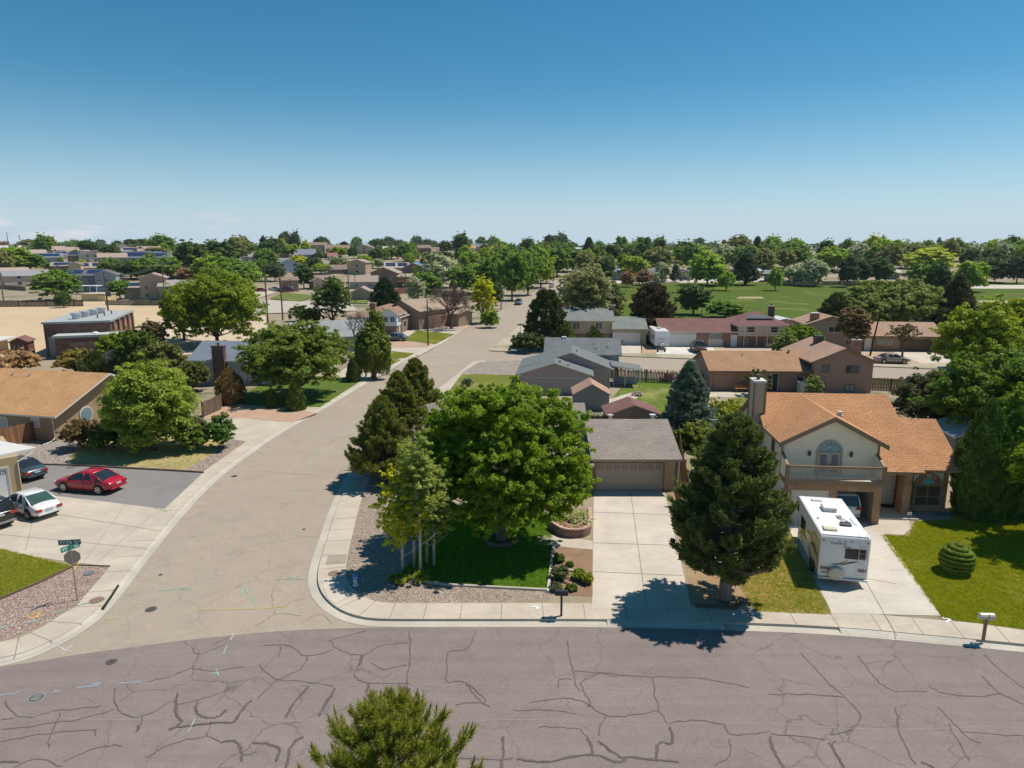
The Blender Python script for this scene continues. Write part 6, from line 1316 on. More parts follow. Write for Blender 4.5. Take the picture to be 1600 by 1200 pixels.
    for y in (-W+.22,-W+.55): m.tube([(-.12,y,.6),(-.12,y,2.95),(-.06,y,3.25),(.3,y,3.3)],.013,6)
    for z in (.8,1.15,1.5,1.85,2.2,2.55): m.tube([(-.12,-W+.22,z),(-.12,-W+.55,z)],.012,5)
    m.obj('ladder',plain((.62,.62,.62),.3,.6),t)
    swoosh(.55,1.35,-.25,1.72,-.12,.1,BN,axis='x',x=-.006); swoosh(.15,1.3,-.75,1.62,.05,.13,BN,axis='x',x=-.006)
    for txt,y,z,s in (('Freedom',.75,2.62,.22),('Elite',.1,2.44,.2)):
        lettering('lettering',txt,s,.002,t,Matrix.Translation((-.008,y,z))@Matrix.Rotation(R(-90),4,'Z')@Matrix.Rotation(R(90),4,'X'),plain((.08,.06,.07)),False,.3)
motorhome()
def camper():
    p=G(1034,546,0); t=empty('camper_trailer',(p.x,p.y,0),R(88),'white camper trailer parked nose-out on the brick house driveway','camper trailer'); WM=gloss((.70,.69,.68),.4,0,.2)
    m=MB(); pr=[(0,.6),(-.0,2.1),(.35,3.1),(7,3.2),(7,.6)]; m.hexa([(x,-1.2,z) for x,z in pr],[(x,1.2,z) for x,z in pr]); o=m.obj('body',WM,t,bevel=.08); fixn(o.data)
    m=MB(); m.box(3.1,3.7,-.3,.3,3.18,3.4); m.obj('air_conditioner',WHT,t)
    m=MB(); m.tube([(0,-.8,.55),(-1.3,0,.5)],.06,5); m.tube([(0,.8,.55),(-1.3,0,.5)],.06,5); m.tube([(-1.3,0,0),(-1.3,0,.6)],.04,5); m.obj('tow_bar',BLK,t)
    for y in (-.2,.2): m=MB(); m.lathe([(.1,.55),(.16,.6),(.16,1.0),(.06,1.1)],(-.3,y,0),10); m.obj('gas_bottle',WHT,t)
    m=MB(); m.box(-.025,-.003,-.45,.45,1.72,1.78); m.box(-.025,-.003,-.2,.2,1.25,1.3); m.box(-.025,-.003,-.6,.6,1.0,1.06); m.obj('decal',plain((.2,.28,.38)),t)
    for x in (3.6,4.5):
        for y in (-1.1,1.1): m=MB(); m.lathe([(.33,-.1),(.33,.1)],(x,y,.33),14,'y'); m.obj('wheel',RUB,t)
    m=MB(); m.box(1.5,2.6,1.2,1.22,1.6,2.3); m.box(4.6,5.6,-1.22,-1.2,1.6,2.3); m.obj('side_window',GL_,t)
    q=G(1033,550,0); t=empty('hitch_dolly',(q.x,q.y,0),0,'dark low hitch dolly on the concrete before the camper','dolly'); m=MB(); m.box(-.7,.7,-.3,.3,.3,.42); m.obj('platform',BLK,t)
    for x in (-.6,.6): m=MB(); m.lathe([(.26,-.1),(.26,.1)],(x,0,.26),12,'x'); m.obj('wheel',RUB,t)
camper()
# ================================================================ STREET FURNITURE
WOODP=bark((.16,.11,.075))
def pole(name,loc,h,label,arms=(),r=.15,lean=0,cat='utility pole',mat=None,extra=None,group=None):
    t=empty(name,loc,0,label,cat,group); m=MB(); m.tube([(0,0,-.3),(lean*.5,0,h/2),(lean,0,h)],[r,r*.8,r*.62],8); m.obj('pole',mat or WOODP,t)
    for z,w_,a in arms:
        m=MB(); c,s=math.cos(a),math.sin(a); m.X=Matrix.Translation((lean*z/h,0,z))@Matrix.Rotation(a,4,'Z'); m.box(-w_/2,w_/2,-.06-r,.06-r,-.07,.07); ar=m.obj('crossarm',WOODP,t); m=MB(); m.X=Matrix.Translation((lean*z/h,0,z))@Matrix.Rotation(a,4,'Z')
        for u in (-.45,-.2,.2,.45): m.lathe([(.05,.07),(.09,.12),(.05,.25)],(w_*u,-r,0),6)
        m.obj('insulator',plain((.3,.3,.32),.3),ar)
    if extra: m=MB(); m.lathe([(.3,extra-.5),(.34,extra-.45),(.34,extra+.35),(.2,extra+.42)],(.55,0,0),10); m.obj('transformer',plain((.07,.075,.08),.5),t)
    return t
Pp={}
def gpole(key,px,pb,pt,label,**k):
    p=GT(px,pb); p.z=max(p.z,0) if p.y<240 else p.z; h=zat(px,pt,p.y)-p.z; Pp[key]=(p,h); return pole('utility_pole',tuple(p),h,label,**k)
gpole('a',174,528,425,'tall brown pole with cross-arms and black transformer beside the brick building',arms=((10.9,2.6,.3),(9.6,2.0,.3)),r=.2,extra=8.3)
gpole('b',259,478,407,'dark pole standing at the far edge of the sand lot by the tan house',arms=((11.5,2.4,.3),),r=.2)
gpole('c',419,507,410,'leftmost of the two tall brown poles at the fence',arms=((12,2.6,.2),),r=.22)
gpole('d',442,501,411,'right one of the two tall brown poles at the fence',arms=((12,2.6,.2),),r=.2)
gpole('e',546,478,413,'brown pole in front of the tan gable-fronted garage',arms=((10.5,2.4,.2),),r=.2)
gpole('f',556,474,430,'thin grey pole right of the tan gable-fronted garage',r=.13)
gpole('g',634,460,403,'brown pole beside the orange timber deck',arms=((12,2.4,.1),),r=.2)
gpole('h',6,472,409,'pole at the left edge beyond the sand lot',arms=((12,2.4,.3),),r=.2)
gpole('i',669,541,467,'black street pole on the left sidewalk beside the green lawn',r=.13,mat=plain((.03,.028,.026),.6)); gpole('j',783,484,434,'dark pole beside the yellow-leaved tree on the left sidewalk',r=.16)
gpole('k',1359,557,489,'dark leaning pole beside the tan ranch house driveway',r=.16,lean=.9,mat=plain((.05,.035,.03),.7)); gpole('l',1096,499,474,'thin dark pole standing in the park lawn',r=.1,mat=plain((.08,.06,.05),.7)); gpole('m',533,482,458,'slim street lamp post on the curved grass verge',r=.1,mat=plain((.1,.1,.1),.6)); gpole('n',1040,441,413,'pole left of the small blue spruce by the park road',r=.18)
def wires(name,A,B,label,offs,sag=.8):
    t=MB()
    for o in offs:
        a=A+Vector((o[0],0,o[1]));b=B+Vector((o[0],0,o[1])); t.tube([a.lerp(b,i/10)-Vector((0,0,sag*4*(i/10)*(1-i/10))) for i in range(11)],.017,4,False)
    tag(t.obj(name,plain((.16,.15,.14),.6)),label,'power line')
top=lambda k,z=0:Pp[k][0]+Vector((0,0,Pp[k][1]+z))
W4=[(-1.0,-.5),(-.4,-.5),(.4,-.5),(1.0,-.5)]
wires('power_line',top('a'),top('b'),'overhead wires from transformer pole to the sand lot corner pole',W4,1.2); wires('power_line',top('b'),top('c'),'overhead wires crossing in front of the green grove',W4,1.2); wires('power_line',top('c'),top('e'),'overhead wires between the fence poles and the garage pole',W4,1); wires('power_line',top('e'),top('g'),'overhead wires leading to the pole at the orange deck',W4,1.2)
wires('power_line',top('a'),Vector((-150,128,8.5)),'upper wires running left from the transformer pole',[(-1,-.5),(0,-.5),(1,-.5)],1.5); wires('power_line',top('a',-2),Vector((-110,95,6.0)),'low service wires sloping left across the sand lot',[(0,0),(0,-.5)],1.2); wires('power_line',top('h'),top('b'),'long wires along the far edge of the sand lot',W4[:2],2)
wires('power_line',top('g',-1),Vector((-30,130,5)),'drooping wire from the deck pole to the white-gabled house',[(0,0)],1)
for px,pb,pt,l in ((16,386,363,'tall thin radio mast on the left horizon'),(35,386,367,'shorter thin mast on the left horizon')):
    p=GT(px,404); p=p*1.6; p.z=13; t=empty('radio_mast',tuple(p),0,l,'mast'); h=zat(px,pt,p.y)-13; m=MB(); m.tube([(0,0,0),(0,0,h)],[.5,.25],5); m.obj('mast',plain((.12,.12,.13)),t); m=MB()
    for z in (.5,.75,.95): m.box(-1,1,-.1,.1,h*z-.1,h*z+.1)
    m.obj('crossbar',plain((.12,.12,.13)),t)
def mailbox(px,py,col,pcol,label,flag=True):
    p=G(px,py,.01); t=empty('mailbox',tuple(p),R(-3),label,'mailbox'); m=MB(); m.box(-.05,.05,-.05,.05,0,1.05); m.box(-.04,.04,-.2,.18,1.02,1.08); m.obj('post',pcol,t); m=MB(); m.tube([(0,.05,.6),(0,.2,1.02)],.025,5); m.obj('brace',pcol,t)
    m=MB(); pr=[(-.27,-.09),(-.27,.02),(-.18,.13),(0,.17),(.18,.13),(.27,.02),(.27,-.09)]
    pr=[(-.13,0),(.13,0),(.13,.14),(.09,.21),(0,.245),(-.09,.21),(-.13,.14)]; m.hexa([(-.3,y,1.08+z) for y,z in pr],[(.3,y,1.08+z) for y,z in pr]); o=m.obj('box',col,t); fixn(o.data); m=MB(); m.box(-.315,-.3,-.12,.12,1.08,1.29); m.obj('door',col,t)
    m=MB(); m.box(.0,.03,-.15,-.135,1.15,1.34); m.obj('flag',plain((.3,.04,.03)),t); return t
mailbox(877,962,plain((.02,.022,.028),.35),plain((.018,.018,.018),.5),'black mailbox on a black post by the kerb of the tan garage house'); mailbox(1536,1001,plain((.62,.56,.47),.5),plain((.30,.19,.11),.8),'cream mailbox on a wooden post before the bright lawn')
# street name and stop sign seen from behind
p=G(121,938,.01); t=empty('stop_sign',tuple(p),0,'back of a stop sign under two green street name blades on the pink gravel','street sign'); m=MB(); m.tube([(0,0,-.1),(0,0,3.1)],.03,6); m.obj('post',plain((.33,.30,.27),.5,.5),t)
m=MB(); m.X=Matrix.Translation((0,.045,2.25))@Matrix.Rotation(R(22),4,'Z')@Matrix.Rotation(R(22.5),4,'Y'); m.lathe([(.37,-.004),(.37,.004)],(0,0,0),8,'y'); m.obj('sign_plate',plain((.40,.31,.24),.6,.1,.08),t)
GRN_=plain((.0,.115,.085),.4,0,.05); GR2=plain((.02,.25,.20),.4,0,.05)
for z,a,w_,txt,sub,mt,sz in ((3.05,7,1.02,'Wills','Blvd',GRN_,.19),(2.78,58,.86,'W','Dr',GR2,.17)):
    m=MB(); X=Matrix.Translation((0,-.0,z))@Matrix.Rotation(R(a),4,'Z'); m.X=X; m.box(-w_/2,w_/2,-.006,.006,-.13,.13); bl=m.obj('name_blade',mt,t)
    for s,x,zz,q in ((txt,-w_*.46,-.075,sz),(sub,w_*.2,-.005,.10),('100',w_*.2,-.1,.085)):
        lettering('lettering',s,q*1.5,.002,bl,X@Matrix.Translation((x,-.009,zz))@Matrix.Rotation(R(90),4,'X'),plain((.75,.85,.8),.5))
for px,py,l in ((746,497,'small green street name sign beside the leafless tree'),(813,530,'small green street name sign by the dark pine hedge')):
    p=G(px,py,.01); t=empty('street_sign',tuple(p),0,l,'street sign'); m=MB(); m.tube([(0,0,0),(0,0,3.0)],.04,6); m.obj('post',plain((.3,.3,.28)),t); m=MB(); m.box(-.6,.6,-.02,.02,2.6,2.85); m.obj('name_blade',plain((.0,.22,.16),.4),t); m=MB(); m.box(-.02,.02,-.5,.5,2.87,3.1); m.obj('name_blade',plain((.0,.2,.15),.4),t)
# hydrant
p=G(556,915,.01); t=empty('fire_hydrant',tuple(p),0,'silver-white fire hydrant with bright blue bonnet on the corner gravel','hydrant'); m=MB(); m.lathe([(.16,0),(.16,.05),(.1,.07),(.1,.45),(.13,.47),(.13,.5)],n=12); m.obj('barrel',plain((.6,.6,.62),.4),t,True); m=MB(); m.lathe([(.14,.5),(.14,.54),(.12,.6),(.07,.68),(.03,.7),(.03,.75)],n=12); m.obj('bonnet',plain((.01,.20,.45),.4),t,True)
for x in (-1,1): m=MB(); m.lathe([(.05,0),(.05,.1),(.065,.1),(.065,.15)] if x>0 else [(.065,-.15),(.065,-.1),(.05,-.1),(.05,0)],(x*.08,0,.36),10,'x'); m.obj('nozzle_cap',plain((.01,.20,.45),.4),t)
m=MB(); m.lathe([(.09,-.2),(.09,-.15),(.07,-.15),(.07,-.05)],(0,0,.33),10,'y'); m.obj('pumper_cap',plain((.5,.5,.52),.4),t)
# bins and small things
def bin_(px,py,col,label):
    p=G(px,py,.01); t=empty('wheelie_bin',tuple(p),R(-5),label,'bin'); m=MB(); m.hexa([(-.25,-.25,.08),(.25,-.25,.08),(.25,.25,.08),(-.25,.25,.08)],[(-.32,-.35,1.0),(.32,-.35,1.0),(.32,.32,1.0),(-.32,.32,1.0)]); m.obj('bin_body',col,t); m=MB(); m.hexa([(-.34,-.38,1.0),(.34,-.38,1.0),(.34,.38,1.0),(-.34,.38,1.0)],[(-.3,-.34,1.08),(.3,-.34,1.08),(.3,.36,1.14),(-.3,.36,1.14)]); m.obj('lid',col,t)
    for x in (-.25,.25): m=MB(); m.lathe([(.12,-.03),(.12,.03)],(x,.28,.12),10,'x'); m.obj('wheel',RUB,t)
bin_(1003,534,plain((.03,.09,.07)),'dark green wheeled bin left of the camper'); bin_(1469,552,plain((.025,.03,.035)),'charcoal wheeled bin right of the brown garage door')
p=G(1042,596,.01); t=empty('toy_car',tuple(p),R(10),'red and pink plastic ride-on toy by the grey board fence','toy'); m=MB(); m.box(-.9,.9,-.4,.4,.15,.6); m.box(-.3,.7,-.35,.35,.6,1.0); m.obj('body',plain((.55,.04,.08),.4),t,bevel=.1)
for x in (-.6,.6):
    for y in (-.4,.4): m=MB(); m.lathe([(.2,-.05),(.2,.05)],(x,y,.2),10,'y'); m.obj('wheel',BLK,t)
p=G(1092,690,.01); t=empty('clothesline',tuple(p),0,'white T-shaped clothesline pole in the back yard by the blue spruce','clothesline'); m=MB(); m.tube([(0,0,0),(0,0,2.0)],.035,6); m.obj('post',WHT,t); m=MB(); m.tube([(-1.5,0,2.0),(1.5,0,2.0)],.035,6); m.obj('crossbar',WHT,t)
p=G(1420,812,.02); t=empty('garden_sign',tuple(p),R(10),'little white yard sign beside the porch step','sign'); m=MB(); m.tube([(0,0,0),(0,0,.5)],.015,5); m.obj('stake',BLK,t); m=MB(); m.box(-.16,.16,-.01,.01,.3,.5); m.obj('sign_plate',WHT,t)
p=G(1466,806,.02); t=empty('garden_tarp',tuple(p),R(-10),'crumpled teal sheet lying in the bed under the arched window','tarp'); m=MB(); rg=random.Random(3); g=[[m.p((i*.17,j*.12,.02+rg.uniform(0,.07))) for j in range(6)] for i in range(7)]
for i in range(6):
    for j in range(5): m.f.append([g[i][j],g[i+1][j],g[i+1][j+1],g[i][j+1]]); m.m.append(0)
m.obj('sheet',plain((.03,.20,.18),.5,0,.4),t,True)
# utility lid in pink gravel
o=MB(); p=G(139,896,.02); o.lathe([(.26,0),(.26,.03)],(p.x,p.y,.02),14); tag(o.obj('valve_cover',plain((.14,.16,.16))),'oval grey utility lid lying in the pink gravel','manhole cover')
# stone planter at the corner house walk
def planter():
    px=[(856,826),(862,830),(872,836),(882,840),(896,841.5),(910,840.5),(920,836),(924,829),(924.5,806)]; P=[G(a,b,0) for a,b in px]; t=empty('brick_planter',tuple(P[4]),0,'curved terracotta brick planter wall beside the concrete driveway','planter'); o=P[4]
    A=smooth([p-o for p in P],4); B=offset(A,.22); C=B
    if (B[8]-Vector((0,3,0))).length>(A[8]-Vector((0,3,0))).length: B=offset(A,-.22)
    m=MB(); mt=brick((.27,.14,.105),(.36,.21,.16),(.10,.07,.055),.3,.12)
    for i in range(len(A)-1): m.hexa([(A[i].x,A[i].y,0),(A[i+1].x,A[i+1].y,0),(B[i+1].x,B[i+1].y,0),(B[i].x,B[i].y,0)],[(A[i].x,A[i].y,.5),(A[i+1].x,A[i+1].y,.5),(B[i+1].x,B[i+1].y,.5),(B[i].x,B[i].y,.5)])
    w_=m.obj('wall',mt,t); fixn(w_.data); m=MB()
    A2=offset(A,0); 
    for i in range(len(A)-1): m.hexa([(A[i].x,A[i].y,.5),(A[i+1].x,A[i+1].y,.5),(B[i+1].x,B[i+1].y,.5),(B[i].x,B[i].y,.5)],[(A[i].x,A[i].y,.57),(A[i+1].x,A[i+1].y,.57),(B[i+1].x,B[i+1].y,.57),(B[i].x,B[i].y,.57)])
    o2=m.obj('capstone',brick((.50,.33,.25),(.56,.39,.31),(.3,.2,.15),.3,.3),t); fixn(o2.data)
    m=MB(); m.face([(p.x,p.y,.44) for p in B]+[(B[-1].x,B[-1].y+.2,.44),(B[0].x-.2,B[0].y+1.8,.44)]); o3=m.obj('planting_soil',MUL,t); fixn(o3.data)
planter()
p=G(784,846,.0); m=MB(); A=[Vector((p.x+math.cos(a)*.85,p.y+math.sin(a)*.75,0)) for a in [2*math.pi*i/20 for i in range(21)]]; B=[Vector((p.x+math.cos(a)*1.0,p.y+math.sin(a)*.9,0)) for a in [2*math.pi*i/20 for i in range(21)]]
for i in range(20): m.hexa([(A[i].x,A[i].y,0),(A[i+1].x,A[i+1].y,0),(B[i+1].x,B[i+1].y,0),(B[i].x,B[i].y,0)],[(A[i].x,A[i].y,.2),(A[i+1].x,A[i+1].y,.2),(B[i+1].x,B[i+1].y,.2),(B[i].x,B[i].y,.2)])
o=m.obj('tree_ring',brick((.30,.17,.13),(.36,.22,.17),(.1,.08,.06),.25,.1)); fixn(o.data); tag(o,'low brick ring round the foot of the big corner tree','tree ring')
# ================================================================ NEAR AND MIDDLE TREES
K_=1.5
def TR(px,pb,pt,wpx):
    p=G(px,pb,0); h=zat(px,pt,p.y); r=wpx/2*math.hypot(p.x,p.y)/F; return (p.x,p.y,0),h,r
rn=lambda s:np.random.default_rng(s)
LG=((.08,.15,.011),(.145,.215,.018)); MG=((.09,.16,.015),(.14,.21,.02)); DG=((.05,.095,.014),(.08,.13,.02)); YG=((.22,.25,.015),(.36,.35,.02)); YE=((.46,.42,.01),(.62,.52,.015)); SV=((.22,.26,.16),(.31,.33,.24)); OL=((.13,.16,.045),(.18,.20,.065)); BRO=((.11,.08,.04),(.16,.12,.055)); PG=((.045,.065,.022),(.075,.10,.038)); BS=((.08,.13,.115),(.15,.21,.19)); GG=((.11,.16,.05),(.18,.22,.08))
# big corner tree
L=[(-.3,0,6.0,3.2,3.0,2.6),(-3.0,-1.2,4.3,2.3,2.2,1.9),(-3.3,.8,6.0,2.1,2.2,1.8),(3.2,-1.0,5.2,2.3,2.2,2.0),(4.0,.6,6.6,1.9,2.0,1.6),(.4,-3.0,5.2,2.5,2.1,2.2),(-.9,2.6,6.4,2.6,2.3,2.1),(1.7,1.0,8.0,2.4,2.3,1.5),(-1.9,.2,7.8,2.3,2.2,1.5),(2.5,-2.4,3.6,2.2,1.9,1.4),(-2.2,-2.6,3.3,1.8,1.8,1.3),(.2,-3.4,3.0,1.9,1.6,1.1),(4.4,-.8,4.1,1.3,1.5,1.2),(.1,-1.2,8.2,2.2,2.0,1.2),(-3.9,-.2,4.9,1.4,1.6,1.3),(3.9,-.6,2.9,1.3,1.4,1.0)]
p=G(783,845,0); decid(rn(1),'broad_leafy_tree',(p.x,p.y,0),9.4,5,*LG,'big bright green broadleaf tree shading the corner lawn',ncl=2100,per=85,leafs=.092,L=[(l[0]*.86-.05,l[1]*.9,l[2]*.97,l[3]*.95,l[4]*.95,l[5]*.95) for l in L],zb=.2,r0=.3,crad=.09,tr=.4,extra=.5,asp=.5)
A1=((.125,.175,.04),(.21,.265,.08))
# aspens
for i,(px,pb,pt,w_,c) in enumerate([(629,897,722,82,YG),(647,888,692,78,A1),(657,899,672,74,A1),(667,880,760,70,A1),(678,884,722,70,A1)]):
    l,h,r=TR(px,pb,pt,w_); decid(rn(20+i),'aspen_tree',l,h,r,*c,['yellow-leaved aspen, front left of the white-trunked clump','aspen second from the left in the white-trunked clump','tallest aspen in front of the clump beside the big tree','short aspen at the back right of the clump','slender aspen leaning at the right of the clump'][i],'aspens on the corner gravel',ncl=230,per=42,leafs=.062,zb=.16 if i else .10,crad=.17,r0=.085,straight=True,trunk=(.52,.50,.44),k=10,asp=.7,tr=.35,extra=.5)
# pair of pines on the left and the big one on the drive
k=dict(tufts=34,need=24,nl=.22,nw=.03,nb=140,z0=.04,upt=.85,fill=.15)
for i,(px,pb,pt,w_) in enumerate([(652,712,562,110),(626,735,583,112),(600,752,622,104)]):
    l,h,r=TR(px,pb,pt,w_); conifer(rn(31+i),'pine_tree',l,h,r,(.10,.12,.03),(.155,.18,.05),['tall pine at the back of the three by the sidewalk','middle pine of the three by the sidewalk','front low pine overhanging the sidewalk'][i],'pines beside the side street',prof=lambda t:(1-t)**.72*(.85+.2*min(1,t*6)),**k)
l,h,r=TR(1132,938,650,170); conifer(rn(40),'pine_tree',l,h,r,(.07,.10,.032),(.115,.145,.05),'large dark pine with fluted trunk between the two driveways',nb=185,tufts=46,need=22,nl=.2,nw=.028,z0=.13,upt=.8,fill=.12,droop=-.02,prof=lambda t:((1-t)**.6)*(.80+.3*min(1,t*5))*(1+.08*math.sin(t*22)) ,trunk=(.30,.23,.20))
# pine near the drone, bottom of the picture
t=empty('pine_tree',(-2.3,11.3,0),0,'young pine top with brown candles rising at the bottom edge','tree'); rg=rn(50); HT=8.45
mb=MB(); mb.tube([(0,0,-.1),(.05,0,4),(0,0,8),(0,0,HT)],[.16,.12,.06,.012],8); C=[];D=[];TP=[]
for i in range(170):
    tt=(i/170)**.8; z=1.2+(HT-1.35)*tt; a=i*2.399963; l_=(.12+min(1.6,.78*(HT-z)**.78))*rg.uniform(.8,1.12) if z>5 else 2.0*rg.uniform(.8,1.1)
    e=Vector((math.cos(a)*l_,math.sin(a)*l_,z+l_*.55)); s=Vector((0,0,z)); mid=s.lerp(e,.6)+Vector((0,0,-.12*l_)); mb.tube([s,mid,e],[.028*(1-tt)+.012,.02*(1-tt)+.009,.007],5,False)
    n=16 if z>5.2 else 8
    for j in range(n):
        u=rg.uniform(.25,1) if j else 1; q=s*(1-u)**2+mid*2*u*(1-u)+e*u*u; d=((e-s).normalized()*.5+Vector((rg.normal()*.42,rg.normal()*.42,.75))).normalized(); 
        if j==0: d=((e-s).normalized()*.35+Vector((0,0,1))).normalized()
        ln=rg.uniform(.16,.34); q2=q+d*ln; mb.tube([q,q2],[.009,.006],4,False); C.append((q,q2)); TP.append((q2,d,j==0 or rg.uniform()<.35))
C.append((Vector((0,0,HT-.5)),Vector((0,0,HT)))); TP.append((Vector((0,0,HT)),Vector((0,0,1)),True)); mb.obj('trunk',bark((.15,.10,.07)),t,True)
need=100; k=len(C); A=np.array([c[0] for c in C]);B=np.array([c[1] for c in C]); u=rg.uniform(0,1.0,(k*need,1)); a=np.repeat(A,need,0);b=np.repeat(B,need,0); P0=a+(b-a)*u; ax=nrm(b-a); d=nrm(ax*.75+rg.normal(size=P0.shape)*.55); Ln=rg.uniform(.07,.13,(k*need,1)); N=rg.normal(size=P0.shape); S_=nrm(np.cross(d,N))*.0045
foliage(quadmesh('needles',np.stack([P0-S_,P0+S_,P0+d*Ln+S_*.5,P0+d*Ln-S_*.5],1)),'crown',leaf((.105,.14,.02),(.18,.21,.04),.3,2.0),t)
m=MB(); n_=MB()
for q,d,c in TP:
    if c and q.z>5: m.tube([q-d*.02,q+d*.05,q+d*.12],[.012,.011,.004],5)
    elif q.z>6 and rg.uniform()<.3: n_.tube([q,q+d*.03,q+d*.06],[.007,.011,.004],5)
tag(m.obj('candle',plain((.19,.10,.06),.8),t),kind='stuff'); tag(n_.obj('bud',plain((.42,.36,.12),.8),t),kind='stuff')
# blue spruce, columns, topiary
l,h,r=TR(1073,682,566,84); conifer(rn(60),'blue_spruce',l,h,r,*BS,'full blue-green spruce in the back yard before the grey fence',nb=170,tufts=34,need=26,nl=.22,nw=.034,z0=.03,upt=.15,droop=-.3,fill=.15,prof=lambda t:(1-t)**.85*.98+.03)
def column(name,px,pb,pt,w_,n,cols,label,prof=None,cat='tree',lf=.16,seed=1,sq=(1,1),group=None):
    l,h,r=TR(px,pb,pt,w_); t=empty(name,l,0,label,cat,group); prof=prof or (lambda t:(.80+.3*math.sin(math.pi*min(1,t*1.1)))*(1-t**3.2)**.75); V=dense_cone(rn(seed),lambda x:r*prof(x),h,n,lf,sq=sq); foliage(quadmesh('crown',V),'crown',leaf(*cols,.12,1.3),t)
    m=MB(); m.tube([(0,0,-.1),(0,0,h*.9)],[.09,.02],6)
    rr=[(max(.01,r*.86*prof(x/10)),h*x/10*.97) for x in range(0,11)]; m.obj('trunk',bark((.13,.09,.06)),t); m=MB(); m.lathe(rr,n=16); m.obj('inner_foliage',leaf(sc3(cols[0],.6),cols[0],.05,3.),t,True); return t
AR=((.035,.075,.015),(.06,.115,.022))
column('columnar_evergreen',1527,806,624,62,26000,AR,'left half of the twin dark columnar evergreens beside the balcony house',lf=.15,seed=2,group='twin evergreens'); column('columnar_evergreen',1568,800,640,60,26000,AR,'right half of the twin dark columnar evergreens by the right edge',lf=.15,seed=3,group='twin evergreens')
AR2=((.035,.06,.014),(.06,.09,.02)); cone=lambda t:(1.0-.25*(1-t)**6)*(1-t)**.5*1.05
for i,(px,pb,pt,w_,l_) in enumerate([(426,636,609,19,'smaller of two clipped dark cones on the shaded left lawn'),(463,640,596,31,'larger of two clipped dark cones on the shaded left lawn'),(553,596,557,22,'dark cone shrub beside the willow'),(361,630,574,36,'brown-tipped juniper cone beside the dark brick chimney'),(884,540,503,30,'bright-edged evergreen cone left of the white door window'),(927,536,496,34,'bright-edged evergreen cone before the beige house window')]):
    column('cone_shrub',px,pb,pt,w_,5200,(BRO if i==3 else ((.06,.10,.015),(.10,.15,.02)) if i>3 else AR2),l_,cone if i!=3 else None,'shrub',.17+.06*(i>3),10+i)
def topiary():
    l,h,r=TR(1493,893,843,52); r=.86; h=1.5; t=empty('spiral_topiary',l,0,'clipped barrel topiary with stacked rings on the bright lawn','topiary'); g=rn(5); V=[]
    R_=[(.13,.70,.17),(.35,.80,.17),(.57,.86,.17),(.79,.87,.17),(1.01,.83,.17),(1.23,.72,.18),(1.42,.50,.18),(1.53,.16,.18)]
    for z,Rm,c in R_:
        n=int(7000*(Rm+.2)); u=g.uniform(0,6.283,n); w_=g.uniform(0,6.283,n); q=np.sqrt(g.uniform(.55,1,n)); wob=.02*np.sin(u*3+z*9); rc=Rm-c+.0
        P=np.stack([np.cos(u)*(rc+np.cos(w_)*q*c+wob),np.sin(u)*(rc+np.cos(w_)*q*c+wob),z+.03*np.sin(u+z*4)+np.sin(w_)*q*.085],1); N=np.stack([np.cos(u)*np.cos(w_),np.sin(u)*np.cos(w_),np.sin(w_)],1)+g.normal(size=(n,3))*.35; V.append(leaves(P,N,.034*g.uniform(.6,1.3,n),g,.6))
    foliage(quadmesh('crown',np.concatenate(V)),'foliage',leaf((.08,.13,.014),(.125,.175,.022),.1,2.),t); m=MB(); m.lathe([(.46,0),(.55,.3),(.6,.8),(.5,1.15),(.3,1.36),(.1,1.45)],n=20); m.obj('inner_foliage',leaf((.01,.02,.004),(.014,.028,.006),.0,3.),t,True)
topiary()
# other single trees: name,px,base,top,width,colour,label,opts
def T(name,px,pb,pt,w_,c,label,seed,group=None,**k):
    l,h,r=TR(px,pb,pt,w_); d=dict(ncl=560,per=64,leafs=.17,zb=.08,k=14,crad=.13); d.update(k); d['leafs']*=.72; d['per']=int(d['per']*1.5); return decid(rn(seed),name,l,h,r,*c,label,group,**d)
T('round_tree',240,704,566,122,((.115,.175,.025),(.19,.25,.045)),'rounded light green globe willow before the orange-roofed house',70,ncl=1300,per=44,leafs=.15,zb=-.06,crad=.15,k=18,sz=(.32,.44),up=.6,extra=.05,r0=.2)
T('broadleaf_tree',468,620,505,160,((.075,.12,.02),(.13,.18,.035)),'wide dark green tree shading the left lawn',71,ncl=1100,per=38,leafs=.2,zb=.1,crad=.13)
T('leafy_tree',340,540,424,128,((.08,.13,.012),(.14,.19,.018)),'large loose yellow-green tree above the blue-grey roof',72,ncl=1000,per=36,leafs=.26,zb=.0,extra=.4)
T('leafy_tree',288,532,445,56,((.075,.12,.012),(.13,.18,.02)),'smaller yellow-green tree left of the large loose one',73,ncl=320,leafs=.3)
T('shade_tree',1560,700,552,190,((.05,.10,.012),(.10,.16,.02)),'spreading green tree behind the twin evergreens',74,ncl=1100,per=38,leafs=.2,zb=.1)
T('shade_tree',1600,790,592,80,LG,'bright green tree overhanging the right of the evergreens',75,ncl=500,per=36,leafs=.17,zb=.1)
T('ash_tree',1524,612,478,104,((.11,.17,.012),(.18,.235,.02)),'bright yellow-green upright tree right of the brown garage',76,ncl=800,per=34,leafs=.22,zb=.1,extra=.3)
T('ash_tree',1592,580,462,66,((.14,.19,.012),(.23,.26,.02)),'yellow-green tree at the right edge above the yellow bush',77,ncl=420,leafs=.26,zb=.1)
T('yellow_bush',1580,585,528,80,YE,'vivid yellow bush at the right edge',78,ncl=330,leafs=.2,zb=.02,cat='bush')
l,h,r=TR(1448,672,584,92); decid(rn(79),'juniper_tree',l,h,r,(.035,.045,.018),(.065,.075,.03),'dull dark olive juniper behind the balcony house roof',ncl=900,per=70,leafs=.11,zb=.05,tr=.15,k=11,asp=.35)
